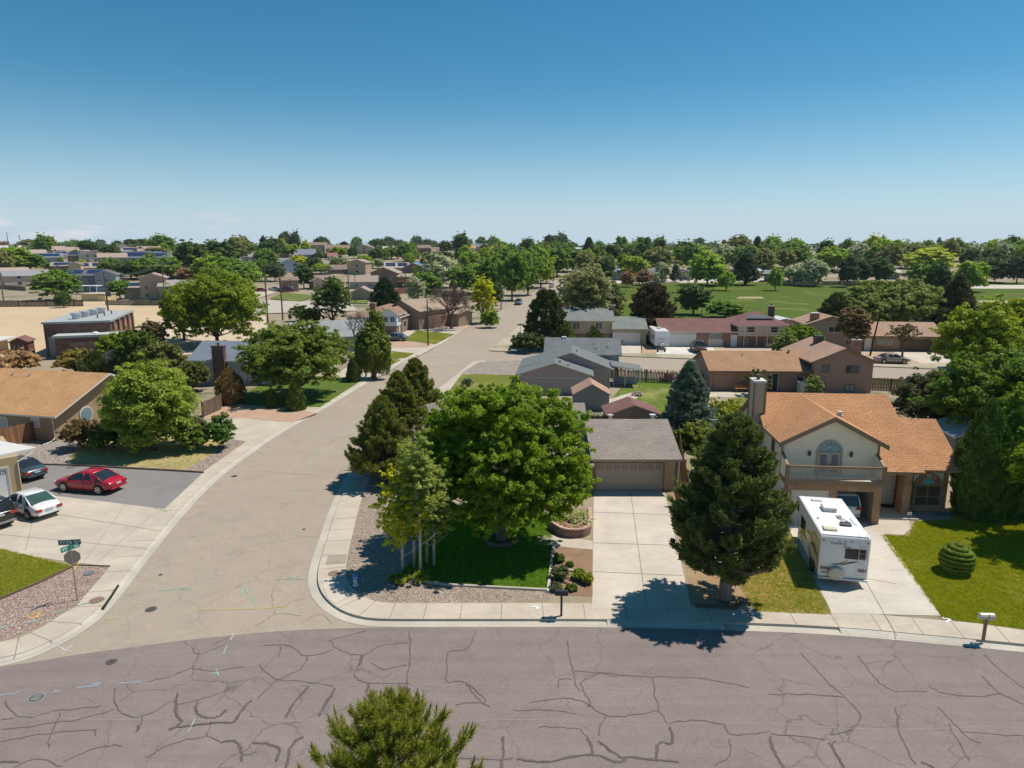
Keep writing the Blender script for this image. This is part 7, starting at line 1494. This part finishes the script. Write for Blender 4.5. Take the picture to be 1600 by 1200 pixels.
T('bushy_tree',1330,552,479,44,BRO,'rounded brown-green tree beside the leaning pole',80,ncl=420,per=34,leafs=.26,zb=.22,tr=.15); T('thin_tree',1409,560,506,44,((.10,.09,.05),(.15,.14,.08)),'sparse brown-green tree on the tan ranch front yard',81,ncl=170,per=22,leafs=.2,zb=.4,tr=.2)
T('shrub_tree',1247,552,508,62,MG,'green bushy tree left of the split-level chimney',82,ncl=330,leafs=.28,zb=.05); T('shrub_tree',1224,560,520,36,GG,'small leafy shrub beside the pink building',83,ncl=160,leafs=.26,zb=.05)
T('small_tree',1182,618,578,44,((.055,.06,.025),(.09,.10,.04)),'thin shrub against the terracotta wall',84,ncl=150,per=22,leafs=.16,zb=.15,cat='shrub'); T('small_tree',1270,622,586,30,GG,'small shrub before the terracotta tall gable',85,ncl=120,per=24,leafs=.16,zb=.05,cat='shrub')
T('globe_willow',1392,515,437,140,((.10,.145,.035),(.17,.215,.07)),'huge pale green willow behind the tan ranch house',86,ncl=1200,per=36,leafs=.36,zb=.03,k=14); T('globe_willow',1345,520,462,70,((.10,.145,.035),(.16,.20,.06)),'lower left shoulder willow beside the huge pale one',87,ncl=380,leafs=.36,zb=.03)
def C(name,px,pb,pt,w_,c,label,seed,**k):
    l,h,r=TR(px,pb,pt,w_); d=dict(nb=120,tufts=28,need=18,nl=.5,nw=.09,z0=.08,upt=.5,fill=.25); d.update(k); conifer(rn(seed),name,l,h,r,*c,label,**d)
C('dark_pine',853,542,455,66,((.038,.055,.02),(.07,.09,.035)),'broad dark pine on the corner beside the pale poplar',90,nl=.38,nw=.07,nb=120,tufts=22,prof=lambda t:(1-t)**.5*.9+.05)
C('dark_pine',1016,530,446,76,((.055,.05,.03),(.085,.08,.045)),'large brown-tinged pine behind the grey garage roof',91,prof=lambda t:(1-t)**.45*.95,nl=.42,nw=.08,nb=130,tufts=24); C('dark_spruce',1489,520,432,50,((.045,.055,.03),(.08,.085,.045)),'tall ragged dark spruce right of the pale willow',92,nb=110); C('dark_spruce',1472,540,490,60,((.025,.035,.018),(.045,.055,.028)),'low dark spruce beyond the ranch house roof',93,prof=lambda t:(1-t)**.5)
C('dark_spruce',1303,520,462,50,PG,'dark slanting spruce above the stone chimney',94,prof=lambda t:(1-t)**.7); C('dark_spruce',602,492,436,48,((.022,.045,.022),(.04,.075,.035)),'deep green spruce beside the brown wood-sided house',95,nl=.5); C('blue_spruce',182,585,553,56,((.07,.09,.10),(.12,.145,.16)),'small grey-blue spruce left of the globe willow',96,nl=.35,nw=.06,upt=.1); C('dark_spruce',150,590,555,40,PG,'small near-black spruce left of the grey-blue one',97,nl=.35,nw=.06); 
# poplars
for i,(px,pb,pt,w_,l_) in enumerate([(915,528,415,80,'tall pale cottonwood with showing trunks before the beige house'),(948,520,440,58,'right shoulder cottonwood with darker leaves'),(885,512,428,36,'slim pale cottonwood left of the tall one')]):
    T('cottonwood_tree',px,pb,pt,w_,[((.13,.155,.07),(.21,.235,.13)),((.06,.095,.03),(.12,.15,.07)),((.13,.155,.07),(.2,.225,.12))][i],l_,100+i,ncl=[560,380,180][i],per=30,leafs=.26,zb=.2,extra=.5,trunk=(.34,.30,.24),asp=.6)
# willow with strands
l,h,r=TR(584,590,482,58); t=empty('weeping_willow',l,0,'drooping willow with hanging green shoots beside the left sidewalk','tree'); L=[(0,0,h*.62,r*.5,r*.5,h*.2),(-r*.5,0,h*.52,r*.4,r*.4,h*.14),(r*.5,0,h*.5,r*.4,r*.4,h*.14),(0,-r*.5,h*.45,r*.45,r*.4,h*.14),(.2*r,.3*r,h*.82,r*.38,r*.36,h*.16),(-r*.4,-r*.3,h*.36,r*.4,r*.4,h*.12),(r*.55,-r*.2,h*.36,r*.4,r*.4,h*.12)]
V=strands(rn(110),L,1100,h*.36,.2); me,_=crown_mesh('w',rn(111),r,r,h*.8,h*.55,260,24,.2,L=L); m=MB(); limbs(m,L,h*.3,.3,rn(112)); m.obj('trunk',bark((.17,.13,.1)),t,True); foliage(quadmesh('s',V),'hanging_shoots',leaf((.07,.10,.018),(.12,.15,.03),.25),t); foliage(me,'crown',leaf((.06,.10,.015),(.11,.15,.025),.25),t)
for px,pb,h0,l_,dp,lab,sd in ((705,514,5.2,2.1,5,'leafless brown tree beside the left sidewalk',120),(562,560,3.6,1.9,4,'bare dead branches rising behind the willow',121)):
    p=G(px,pb,0); t=empty('bare_tree',tuple(p),0,lab,'tree'); m=MB(); g=rn(sd); m.tube([(0,0,-.2),(0,.1,h0*.5)],[.32,.24],7)
    for i in range(5 if dp==5 else 3): bare_tree(g,m,Vector((0,.1,h0*.5-.1)),Vector((math.cos(i*1.26)*.55,math.sin(i*1.26)*.55,.95)).normalized(),l_*1.15,.17,dp)
    m.obj('branches',bark((.13,.085,.07)),t)
    if dp==5:
        V=[]; g=rn(122); vs=np.array([tuple(v) for v in m.v[::3]]); vs=vs[vs[:,2]>3.4]; idx=g.choice(len(vs),9000); d=usph(9000,g); d[:,2]+=.25; d=nrm(d); S_=nrm(np.cross(d,g.normal(size=d.shape)))*.014; Ln=g.uniform(.25,.7,(9000,1)); P0=vs[idx]; foliage(quadmesh('t',np.stack([P0-S_,P0+S_,P0+d*Ln+S_*.4,P0+d*Ln-S_*.4],1)),'twigs',bark((.17,.115,.095)),t)
T('edge_tree',1600,790,1,2,LG,'x',1) if 0 else decid(rn(180),'edge_tree',(31.8,37.4,0),7.4,2.9,*LG,'bright leafy tree whose left branches enter at the right edge above the lawn',ncl=420,per=60,leafs=.11,zb=.25,crad=.15,tr=.35)
# left side planting
for i,(px,pb,w_,pt,c,l_) in enumerate([(133,700,56,655,((.055,.045,.018),(.10,.075,.03)),'reddish brown bush at the corner of the orange-roofed house'),(165,702,50,664,DG,'dark green bush left of the globe willow trunk'),(300,705,44,664,DG,'dark bush right of the globe willow trunk'),(308,697,38,652,((.05,.06,.03),(.09,.095,.05)),'grey-brown bush left of the pair by the driveway'),(345,701,42,648,((.035,.08,.012),(.06,.115,.018)),'glossy green bush, right one of the pair by the driveway'),(205,700,60,672,((.02,.04,.01),(.035,.06,.014)),'low black-green shrub under the globe willow'),
  (820,550,46,519,((.035,.06,.018),(.06,.09,.03)),'dark hedge clump on the far street corner'),(842,548,40,522,((.03,.05,.016),(.05,.075,.025)),'darker hedge clump behind the corner stop'),(1085,700,70,660,((.08,.12,.02),(.14,.17,.03)),'yellow-green shrub by the clothesline pole'),(1130,668,100,625,((.10,.14,.012),(.17,.20,.02)),'long yellow-green hedge behind the big dark pine'),(120,588,54,545,((.15,.10,.04),(.13,.16,.03)),'orange-tinted bush before the brick building'),(25,588,66,548,((.20,.14,.08),(.26,.19,.11)),'tan leafless-looking bush at the left edge above orange roof'),(765,512,30,486,MG,'green bush beside the far left sidewalk'),(470,502,34,478,((.03,.055,.012),(.055,.085,.02)),'dark bush at the subdivision fence')]):
    l,h,r=TR(px,pb,pt,w_); bush(rn(130+i),'garden_bush',l,r,h,*c,l_,leafs=.11 if pb>600 else .2,ncl=160,per=34)
for i,(px,pb,pt,w_,c,l_) in enumerate([(217,588,516,56,((.04,.08,.012),(.08,.13,.02)),'green tree left of the large loose one behind the globe willow'),(258,600,535,66,((.075,.10,.03),(.12,.14,.05)),'sparse olive tree between brick building and blue-grey roof'),(180,572,520,44,((.09,.15,.012),(.15,.2,.02)),'yellow-green sumac tree in front of the brick building'),(205,560,518,50,((.045,.09,.015),(.08,.13,.02)),'green tree touching the brick annex'),(302,612,566,50,((.07,.10,.03),(.12,.14,.05)),'olive shrub tree left of the dark chimney'),(240,548,502,40,((.09,.08,.045),(.14,.12,.06)),'brownish sapling above the olive tree'),(520,512,432,58,((.03,.07,.012),(.055,.105,.02)),'dark green upright tree left of the tan gable garage'),(485,512,482,44,((.04,.075,.02),(.075,.115,.03)),'low green tree before the white fence line'),(755,505,432,44,((.24,.27,.012),(.40,.38,.02)),'yellow-leaved tree by the far left sidewalk'),(440,560,510,60,((.075,.115,.03),(.13,.165,.055)),'pale green tree behind the wide dark lawn tree')]):
    T('garden_tree',px,pb,pt,w_,c,l_,150+i,ncl=330,per=32,leafs=.22,zb=.1,extra=.35)
# flower bed plants
for i,(px,py,w_,h,c,l_) in enumerate([(876,905,.75,.9,((.05,.08,.03),(.10,.10,.05)),'tall ragged rose bush in the flower bed'),(868,922,.5,.45,((.07,.10,.06),(.11,.14,.09)),'grey-green low plant at the front of the flower bed'),(905,905,.55,.7,MG,'green bush in the middle of the flower bed'),(918,912,.4,.8,((.08,.14,.015),(.25,.25,.02)),'green bush with yellow flowers beside the driveway'),(893,922,.45,.35,((.06,.11,.02),(.10,.14,.03)),'short grassy plant in the flower bed'),(873,878,.4,.6,DG,'dark rose bush beside the shaded lawn'),(890,885,.3,.3,DG,'tiny dark plant on the brown soil'),(655,905,.8,.4,((.10,.15,.02),(.16,.19,.03)),'low yellow-green ground plant at the foot of the aspens'),(625,908,.6,.35,((.12,.16,.02),(.18,.2,.03)),'low yellow-green tuft left of the aspens'),(897,816,1.35,.5,((.26,.32,.14),(.42,.46,.25)),'mounded variegated plant in the brick planter'),(996,618,.7,.5,((.45,.25,.28),(.5,.38,.38)),'pink flowering clump at the patio corner'),(915,592+24,.8,1.0,MG,'potted green shrub under the patio cover'),(730,603,.9,.9,((.03,.06,.045),(.05,.09,.06)),'small blue-green shrub on the far corner lawn')]):
    p=G(px,py,.3 if i==9 else 0); bush(rn(170+i),'flower_bush',(p.x,p.y,.42 if i==9 else 0),w_*(.68 if i<7 else 1),h*(.75 if i<7 else 1),*c,l_,leafs=.06,ncl=150,per=24,cat='plant')
# grass tufts along edges and in the dry strips
def tufts(name,px,n,seed,cols,hh=.10,label='grass'):
    P=[G(*p,0) for p in px]; g=rn(seed); xs=[p.x for p in P]; ys=[p.y for p in P]; pts=[]
    def inside(x,y):
        c=False; j=len(P)-1
        for i in range(len(P)):
            if (P[i].y>y)!=(P[j].y>y) and x<(P[j].x-P[i].x)*(y-P[i].y)/(P[j].y-P[i].y)+P[i].x: c=not c
            j=i
        return c
    while len(pts)<n:
        x=g.uniform(min(xs),max(xs)); y=g.uniform(min(ys),max(ys))
        if inside(x,y): pts.append((x,y,.02))
    A=np.repeat(np.array(pts),5,0)+g.normal(size=(n*5,3))*np.array([.05,.05,0]); d=nrm(np.stack([g.normal(size=n*5)*.5,g.normal(size=n*5)*.5,np.ones(n*5)],1)); S_=nrm(np.cross(d,g.normal(size=d.shape)))*.012; Ln=hh*g.uniform(.5,1.4,(n*5,1))
    o=foliage(quadmesh(name,np.stack([A-S_,A+S_,A+d*Ln+S_*.4,A+d*Ln-S_*.4],1)),name,leaf(*cols,.3,3.),None); tag(o,kind='stuff'); return o
tufts('grass_blades',[(1376,836),(1420,838),(1430,815),(1480,812),(1500,760),(1640,760),(1640,985),(1600,984),(1472,966)],30000,200,((.145,.19,.012),(.23,.25,.022)),.05)
tufts('grass_blades',[(1150,905),(1196,800),(1222,806),(1270,905),(1298,960),(1180,955)],8000,201,((.16,.21,.03),(.34,.28,.10)),.06)
tufts('grass_blades',[(620,905),(640,880),(700,800),(860,800),(863,870),(855,922),(700,914)],12000,202,((.08,.17,.015),(.12,.2,.02)),.06)
tufts('grass_blades',[(-60,852),(0,858),(110,884),(108,889),(0,935),(-60,960)],8000,203,((.17,.21,.03),(.25,.26,.05)),.05)
tufts('grass_blades',[(108,722),(130,692),(360,682),(345,702),(290,734)],7000,204,((.34,.30,.13),(.46,.37,.2)),.05)
# ================================================================ FAR TREES (shared meshes, own colour)
proto=[]
for i in range(6):
    me,LL=crown_mesh('crown',rn(300+i),4.4,4.2,9.2,5.4,380,40,.32,k=8+2*i,crad=[.2,.16,.24,.18,.15,.22][i],extra=.4,sz=[(.36,.55),(.3,.45),(.4,.6),(.3,.62),(.28,.42),(.42,.58)][i]); mb=MB(); limbs(mb,[(l[0],l[1],l[2]*.9)+tuple(l[3:]) for l in LL[:7]],2.2,.26,rn(310+i),twigs=0); proto.append((me,mb.mesh('trunk',True)))
ppine=[]
for i in range(3):
    me,mb=pine_mesh(rn(320+i),10,3.2,z0=.08,nb=70,tufts=12,need=12,nl=.75,nw=.16,upt=.4,prof=[lambda t:(1-t)**.8,lambda t:(1-t)**.5*.9,lambda t:(1-t)**.65][i]); ppine.append((me,mb.mesh('trunk',True)))
pop=[]
for i in range(2):
    me,LL=crown_mesh('crown',rn(330+i),2.0,2.0,9.2,5.3,220,34,.32,k=12,crad=.3,extra=.5); mb=MB(); limbs(mb,LL[:5],1.0,.2,rn(335+i),twigs=0); pop.append((me,mb.mesh('trunk',True)))
for pr in proto+ppine+pop: pr[0].materials.append(leaf(*MG)); pr[1].materials.append(bark((.15,.11,.08)))
PAL=dict(g=((.05,.095,.018),(.085,.14,.03)),d=((.028,.055,.018),(.05,.085,.028)),l=((.085,.145,.018),(.14,.2,.03)),y=((.30,.29,.02),(.44,.38,.03)),v=((.14,.20,.03),(.22,.26,.04)),s=((.13,.165,.12),(.20,.23,.175)),o=((.075,.095,.035),(.12,.135,.055)),b=((.11,.075,.05),(.16,.11,.075)),p=((.022,.04,.02),(.042,.065,.034)),u=((.05,.08,.07),(.08,.115,.1)),m=((.10,.065,.075),(.15,.10,.11)))
WORD=dict(g='mid green',d='dark green',l='light green',y='yellow',v='yellow-green',s='silvery',o='olive',b='reddish brown',p='near-black green',u='blue-green',m='mauve brown')
tc=[0]
def fartree(px,pb,pt,w_,c,kind='t',label=None,group=None,loc=None,hr=None,name=None):
    i=tc[0]; tc[0]+=1; rg=random.Random(i*7+1)
    if loc is None:
        p=GT(px,pb); h=zat(px,pt,p.y)-p.z; r=w_/2*math.hypot(p.x,p.y)/F
    else: p=Vector(loc); h,r=hr
    src,bw,bh=(random.Random(i).choice(proto),4.6,10) if kind=='t' else ((random.Random(i).choice(ppine),3.1,10) if kind=='c' else (random.Random(i).choice(pop),2.2,10))
    nm=name or {'t':'garden_tree' if h<4.6 else {'s':'silver_leaved_tree','y':'yellow_leaved_tree','b':'red_leaved_tree','m':'red_leaved_tree'}.get(c,'leafy_tree'),'c':'conifer_tree','p':'slender_tree'}[kind]
    t=empty(nm,(p.x,p.y,p.z-.1),rg.uniform(0,6.28),label or 'tree','tree',group); t.scale=(r/bw,r/bw*rg.uniform(.9,1.1),h/bh)
    o=link('crown',src[0],None,t); o.material_slots[0].link='OBJECT'; cc=PAL[c]; o.material_slots[0].material=leaf(sc3(cc[0],1.45),sc3(cc[1],1.5),.32); link('trunk',src[1],None,t); return t
FT=[ # px,base,top,width,colour,kind,label
 (88,470,422,56,'g','t','big round dark-leaved tree before the sand lot fence'),(188,468,437,32,'g','t','round green tree between navy house and olive wing'),(100,482,456,20,'d','t','low dark tree at the sand lot fence'),(20,425,386,50,'l','t','broad light green tree at the left edge above the grey house'),(45,424,396,40,'g','t','green tree right of the broad left-edge one'),(5,432,392,30,'o','t','olive tree cut by the left edge'),
 (84,424,410,26,'g','t','green tree left of the big solar roof'),(70,396,369,22,'g','t','tall green tree on the left skyline with forked top'),(80,393,370,14,'o','p','thin forked tree on the left skyline'),(48,392,374,26,'o','t','olive skyline tree left of the forked one'),(8,390,377,14,'b','t','brown skyline tree at the left edge'),(28,392,381,16,'g','t','small skyline tree beside the radio mast'),(100,390,378,24,'g','t','low green skyline mound left of centre houses'),(120,389,376,30,'g','t','green skyline mound above tan hip roof'),(140,396,375,26,'d','t','dark skyline tree left of teal house'),(158,388,374,14,'d','t','small dark skyline tree over the teal roof'),
 (172,402,383,26,'d','t','dark tree right of teal house'),(185,392,376,14,'d','t','dark skyline tree right of the orange tiled roof'),(214,392,373,34,'d','t','dark spreading skyline tree behind orange gable'),(236,395,374,16,'o','p','thin leafy skyline tree'),(255,396,368,36,'g','t','tall grey-green skyline tree left of the red roof'),(245,402,386,30,'o','t','olive tree under the tall grey-green one'),
 (84,403,395,22,'v','t','bright lime bush between left hillside roofs'),(118,402,391,10,'d','t','small dark tree between hillside roofs'),
 (175,432,405,34,'g','t','green tree right of the solar array roofs'),(205,436,406,40,'d','t','dark green tree left of the lime-tinted one'),(230,436,403,40,'g','t','green tree in middle of the grove behind tall gable'),(262,436,402,44,'g','t','green tree right in the grove behind tall gable'),(288,430,398,36,'v','t','lime-tinted tree in the grove behind tall gable'),(300,432,378,54,'d','t','large dark rounded tree on the centre-left hillside'),(345,420,377,50,'d','t','dark tree left of the tall ragged one'),(333,392,375,18,'l','t','bright skyline tree right of the dark rounded one'),(373,412,370,38,'o','t','tall ragged grey-green tree on the centre-left skyline'),(385,408,372,24,'d','p','narrow half of the tall ragged grey-green tree'),
 (296,445,418,40,'b','t','thin brown-flowered tree behind the tan wing'),(330,452,400,50,'l','t','light green tree behind the large loose one'),(365,462,407,64,'g','t','broad green tree left of the poles'),(392,448,412,30,'l','t','light tree touching the poles'),(355,478,425,60,'g','t','lower green tree below the broad one'),(390,500,440,30,'l','t','bright leaning tree left of the first fence pole'),
 (415,418,388,34,'g','t','green tree left of the pale blue house'),(430,440,408,30,'d','t','dark tree between the two tall fence poles'),(409,440,405,24,'g','t','green tree left of the first fence pole'),(427,406,372,36,'d','t','dark skyline clump left of the twin tall trees'),(446,392,362,20,'d','t','left of the twin tall skyline trees'),(462,392,364,16,'d','t','right of the twin tall skyline trees'),(412,396,370,12,'p','p','slim dark skyline tree'),(442,396,376,14,'v','t','lime tree below the twin tall trees'),(455,402,382,30,'l','t','light green tree below the twin tall trees'),(479,398,376,14,'v','p','yellow-tinged slim tree left of the pink skyline house'),(503,392,370,26,'d','t','dark tree behind the pink skyline house'),(538,394,377,18,'d','t','dark tree behind the long tan skyline roof'),
 (468,416,401,26,'y','t','vivid yellow bush right of the pale blue house'),(475,452,412,30,'d','t','dark tree right of the brown garage house'),(490,424,402,26,'d','t','dark tree above the brown roof'),(502,428,412,30,'l','t','light green tree above the brown roof'),(528,402,386,32,'l','t','light green tree before the long tan roof'),(533,420,400,28,'s','p','pale thin tree left of the tower house'),(552,404,386,18,'d','t','dark tree right of the long tan roof'),(568,424,398,22,'l','t','bright green tree before the tower house'),(578,424,402,12,'v','p','lime half of the bright green tree'),(590,412,388,36,'d','t','dark tree right of the tower house'),(592,420,404,22,'s','t','pale shrub tree right of the tower house'),
 (558,386,370,18,'g','t','green skyline tree behind the mauve house'),(590,392,373,30,'d','t','dark skyline tree right of the mauve house'),(608,388,370,20,'d','t','dark skyline tree above the pale roof'),(625,390,375,22,'d','t','wide dark skyline tree'),(652,388,369,20,'d','t','dark tree behind the maroon house roof'),(668,388,374,20,'d','t','low dark tree right of the maroon house roof'),(635,410,381,34,'g','t','green tree left of the maroon house'),(612,405,386,30,'o','t','olive tree below the pale skyline roof'),(680,388,377,10,'d','t','tiny dark skyline tree'),(696,398,377,22,'d','t','dark tree left of the slate house'),(720,396,367,28,'d','t','dark skyline grove tree, tallest above slate house'),(732,392,374,20,'o','t','olive skyline tree right of the grove'),(752,390,370,18,'g','p','rounded skyline tree over charcoal roof'),(772,390,371,22,'g','t','skyline tree left of the yellow-green one'),(784,396,378,22,'l','t','light skyline tree right of charcoal roof'),
 (680,420,393,50,'o','t','olive-brown tree above the solar roof'),(700,434,392,26,'p','p','narrow dark spire tree in centre'),(690,450,402,56,'s','t','silver-green tree left of the dark spire'),(665,470,425,52,'g','t','dark leafy tree right of the orange deck'),(650,475,432,30,'s','t','grey-green tree right of the deck railing'),(735,415,392,30,'l','t','light tree above the dark solar slate roof'),(715,400,394,12,'y','t','small yellow bush below the slate house'),(773,400,385,18,'y','t','yellow tree below the skyline right of charcoal roof'),(760,412,388,26,'l','t','light tree beside the yellow skyline one'),
 (722,462,416,44,'g','t','green tree behind the leafless tree'),(745,458,412,40,'l','t','light green tree behind the yellow-leaved tree'),(770,460,402,50,'g','t','green tree at the left of the street avenue'),(800,470,395,54,'g','t','large dark-limbed tree on the left of the street'),(825,462,394,46,'g','t','green avenue tree left of the street top'),(790,440,388,50,'g','t','green avenue tree behind the blue house'),(775,478,440,24,'d','t','dark shrub tree by the left sidewalk'),(845,450,388,42,'l','t','light green avenue tree in mid street top'),(870,432,388,46,'g','t','avenue tree behind the white van'),(848,395,382,24,'y','t','yellow tree over the street top'),(862,392,367,32,'d','t','dark skyline tree at the street top'),(878,390,366,22,'d','t','tall dark skyline tree right of street top'),(894,392,378,14,'d','t','small dark tree left of the white skyline roof'),(895,425,392,42,'g','t','green tree right of the street top'),(915,420,390,30,'l','t','light tree below the white skyline roof'),(920,396,372,16,'p','c','pointed dark conifer on the skyline'),(936,395,377,18,'g','t','round skyline tree right of the pointed conifer'),(955,412,382,38,'d','t','dark tree left of the pink roofed house'),(940,432,400,44,'o','t','olive tree left of the blue-grey house'),(975,388,375,16,'l','t','lime skyline tree above the pink roofed house'),
 (990,438,400,46,'l','t','light green tree right of the blue-grey house'),(1005,400,370,28,'d','t','tall dark skyline tree right of pink roofed house'),(1030,396,372,22,'g','t','green skyline tree left of the orange roof'),(1025,426,386,48,'o','t','grey-green leaning tree above the slate roof'),(1050,408,396,22,'y','t','yellow bush above the garage front'),(1035,442,410,24,'s','t','white-blossomed tree by the park road'),(1055,442,414,16,'u','c','small blue spruce by the park road'),(1023,443,425,18,'s','t','pale blossom shrub by the park road'),
 (980,449,424,24,'b','t','left of two dark red round park trees'),(1005,447,422,26,'b','t','right of two dark red round park trees'),(1083,493,443,52,'d','t','round dark tree standing alone in the park lawn'),(1133,498,470,56,'g','t','low wide tree behind the maroon roof'),(1105,447,396,56,'l','t','large lime-green tree at the park road'),(1117,447,402,30,'g','t','second trunk tree beside the large lime-green one'),(1134,455,424,24,'l','t','small light tree standing in the park lawn'),(1211,455,418,22,'l','t','small upright tree on the park lawn'),(1090,410,384,34,'g','t','green tree behind the large lime-green one'),(1130,420,384,40,'s','t','silver tree behind the lime-green park tree'),(1092,388,371,18,'g','t','skyline tree right of the orange roof'),(1115,390,379,14,'d','t','small skyline tree left of the tall mass'),
 (1155,400,369,36,'o','t','tall skyline tree with pointed crown'),(1170,415,386,40,'l','t','light green tree above the dark park conifer'),(1164,446,398,32,'p','c','tall dark conifer at the park road bend'),(1190,430,405,30,'o','t','brownish tree right of the dark conifer'),(1190,392,377,22,'g','t','skyline tree behind the maroon right-hand house'),(1240,446,414,36,'s','t','left of two silver-leaved trees at the park fence'),(1272,448,405,38,'s','t','larger silver-leaved tree at the park fence'),(1262,418,398,28,'s','t','pale silver crown behind the park fence'),(1324,449,400,26,'p','t','dark brownish tree left of a pair on the park edge'),(1342,446,406,28,'p','t','dark tree right of a pair on the park edge'),(1370,445,404,40,'d','t','dark wide tree before the olive house'),(1335,405,394,34,'y','t','long yellow crown above the park trees'),(1240,420,382,50,'g','t','tall green tree above the silver ones'),(1300,425,388,50,'l','t','light green tree right of the silver ones'),
 (1461,470,410,34,'d','t','dark green tree on the park lawn beside the willow'),(1438,456,412,40,'g','t','green tree behind the huge pale willow'),(1515,457,408,44,'l','t','multi-stemmed light tree at the park drive'),(1450,430,388,62,'v','t','large yellow-green tree above the pale willow'),(1430,420,380,40,'o','t','olive tree left of the large yellow-green one'),(1554,441,415,18,'m','t','small mauve bare-looking tree by the park drive'),(1588,444,400,30,'p','t','dark open tree at the right edge by the park drive'),(1562,400,390,22,'y','t','yellow crown on the right skyline'),(1385,386,382,20,'y','t','thin yellow crown near the right skyline'),(1467,384,371,6,'p','p','tiny tuft-topped tree on the right skyline'),(1352,392,377,16,'p','t','isolated dark skyline tree right of centre'),(1540,442,402,50,'d','t','dark tree behind the park drive')]
for a in FT: fartree(a[0],a[1],a[2],a[3],a[4],a[5],a[6])
LM=[(-30,'the left edge'),(15,'the left-edge grey house'),(55,'the long pinkish house'),(100,'the tan solar roof'),(135,'the navy house'),(175,'the grey-brown hillside house'),(215,'the orange gable'),(250,'the blue solar roofs'),(279,'the bright red roof'),(310,'the large rounded hillside tree'),(345,'the bright skyline tree'),(375,'the tall ragged tree'),(400,'the grey-roofed grey house'),(430,'the two fence poles'),(462,'the twin skyline trees'),(493,'the pink skyline house'),(528,'the long tan skyline roof'),(569,'the mauve house'),(607,'the pale skyline roof'),(640,'the maroon house'),(672,'the silver poplar'),(700,'the dark spire'),(735,'the slate solar roof'),(760,'the charcoal roof'),(790,'the street avenue'),(812,'the blue gabled house'),(845,'the yellow street-top tree'),(878,'the tall street-top tree'),(900,'the long white roof'),(922,'the pointed conifer'),(945,'the pink roofed house'),(975,'the blue-grey house'),(1005,'the two dark red trees'),(1035,'the blossomed tree'),(1060,'the small blue spruce'),(1083,'the slate gable'),(1112,'the lime park tree'),(1146,'the brown gable'),(1170,'the tall dark conifer'),(1195,'the maroon right-hand house'),(1215,'the upright park sapling'),(1243,'the left silver tree'),(1274,'the bigger silver tree'),(1305,'the pale fence section'),(1335,'the pair of dark trees'),(1370,'the wide dark tree'),(1393,'the small olive house'),(1422,'the huge pale willow'),(1450,'the yellow-green giant'),(1485,'the ragged dark spruce'),(1515,'the multi-stemmed tree'),(1550,'the mauve bare tree'),(1590,'the dark open tree'),(1640,'the right edge')]
used_labels=set()
def belt_label(px,D,d0,d1,h,h0,h1,r,c,k):
    hw='tall' if h>h0+.62*(h1-h0) else ('low' if h<h0+.3*(h1-h0) else 'middling'); rw='broad' if r/h>.48 else ('narrow' if r/h<.42 else 'rounded'); f=(D-d0)/(d1-d0); row='just beyond' if f<.33 else ('well beyond' if f<.67 else 'far beyond'); lm=min(LM,key=lambda q:abs(q[0]-px)); side='' if abs(lm[0]-px)<7 else (' to the left' if px<lm[0] else ' to the right')
    return f'{hw} {rw} {WORD[c]} {"conifer" if k=="c" else "tree"} {row} {lm[1]}{side}'
# the deep belts of trees filling the distance, each tree its own
rg=random.Random(77)
def belt(n,x0,x1,d0,d1,h0,h1,cols,where,kinds='tttttc'):
    for _ in range(n):
        px=rg.uniform(x0,x1); D=rg.uniform(d0,d1); u=(px-800)/F; c=rg.choice(cols); k=rg.choice(kinds); c='p' if k=='c' else c
        h=rg.uniform(h0,h1); r=h*rg.uniform(.38,.55) if k!='c' else h*.25; lb_=belt_label(px,D,d0,d1,h,h0,h1,r,c,k)
        if lb_ in used_labels: continue
        used_labels.add(lb_)
        fartree(0,0,0,0,c,k,belt_label(px,D,d0,d1,h,h0,h1,r,c,k),f'trees crowded {where}',loc=(u*D,D,terr(0,D)+.1),hr=(h,r))
belt(60,1180,1690,350,500,10,14.5,'ggglloodsv','behind the park fence on the right','tttttt')
belt(28,960,1210,360,520,9,14,'ggglodo','above the park road houses')
belt(20,780,960,300,520,8,12,'ggglod','round the top of the street')
belt(20,640,790,330,560,6,9,'ggdool','on the centre hillside')
belt(14,260,640,350,620,5,8,'ggdool','on the centre-left hillside')
belt(6,-40,260,330,620,4,7,'gdo','on the left hillside')
belt(26,-60,330,255,520,2,4.5,'ggdlovb','among the left hillside houses','tttttt')
belt(22,395,800,240,480,2,4.5,'ggdlov','among the centre hillside houses','tttttt')
belt(12,960,1200,365,420,2,4,'gdlo','along the park road','tttttt')
# the far woods on the horizon read as one mass
g=rn(400); n=900; px=g.uniform(-500,2100,n); D=g.uniform(560,860,n); hh=np.where(px>950,g.uniform(6,9.5,n),g.uniform(4.5,8,n)); C_=np.stack([(px-800)/F*D,D,13+hh*.5],1)
V=clumped(np.repeat(C_,9,0)+g.normal(size=(n*9,3))*np.repeat(np.stack([hh*.4,hh*.4,hh*.22],1),9,0),np.repeat(hh*.2,9),12,.9,g)
o=foliage(quadmesh('distant_woods',V),'distant_woods',leaf((.04,.075,.03),(.075,.115,.045),.15,.05),None); tag(o,kind='stuff')

# faint haze: one closed box of air round the whole place
HZ=.00007
m=MB(); m.box(-1310,1310,-105,1260,-1.5,42); o=m.obj('haze',None); o.data.materials.clear(); hm=bpy.data.materials.new('haze'); hm.use_nodes=True; hn=hm.node_tree; hn.nodes.remove(hn.nodes['Principled BSDF']); pv=hn.nodes.new('ShaderNodeVolumePrincipled'); pv.inputs['Color'].default_value=(.80,.88,1,1); pv.inputs['Density'].default_value=HZ; pv.inputs['Anisotropy'].default_value=.2; hn.links.new(pv.outputs[0],hn.nodes['Material Output'].inputs['Volume']); o.data.materials.append(hm); tag(o,kind='stuff')
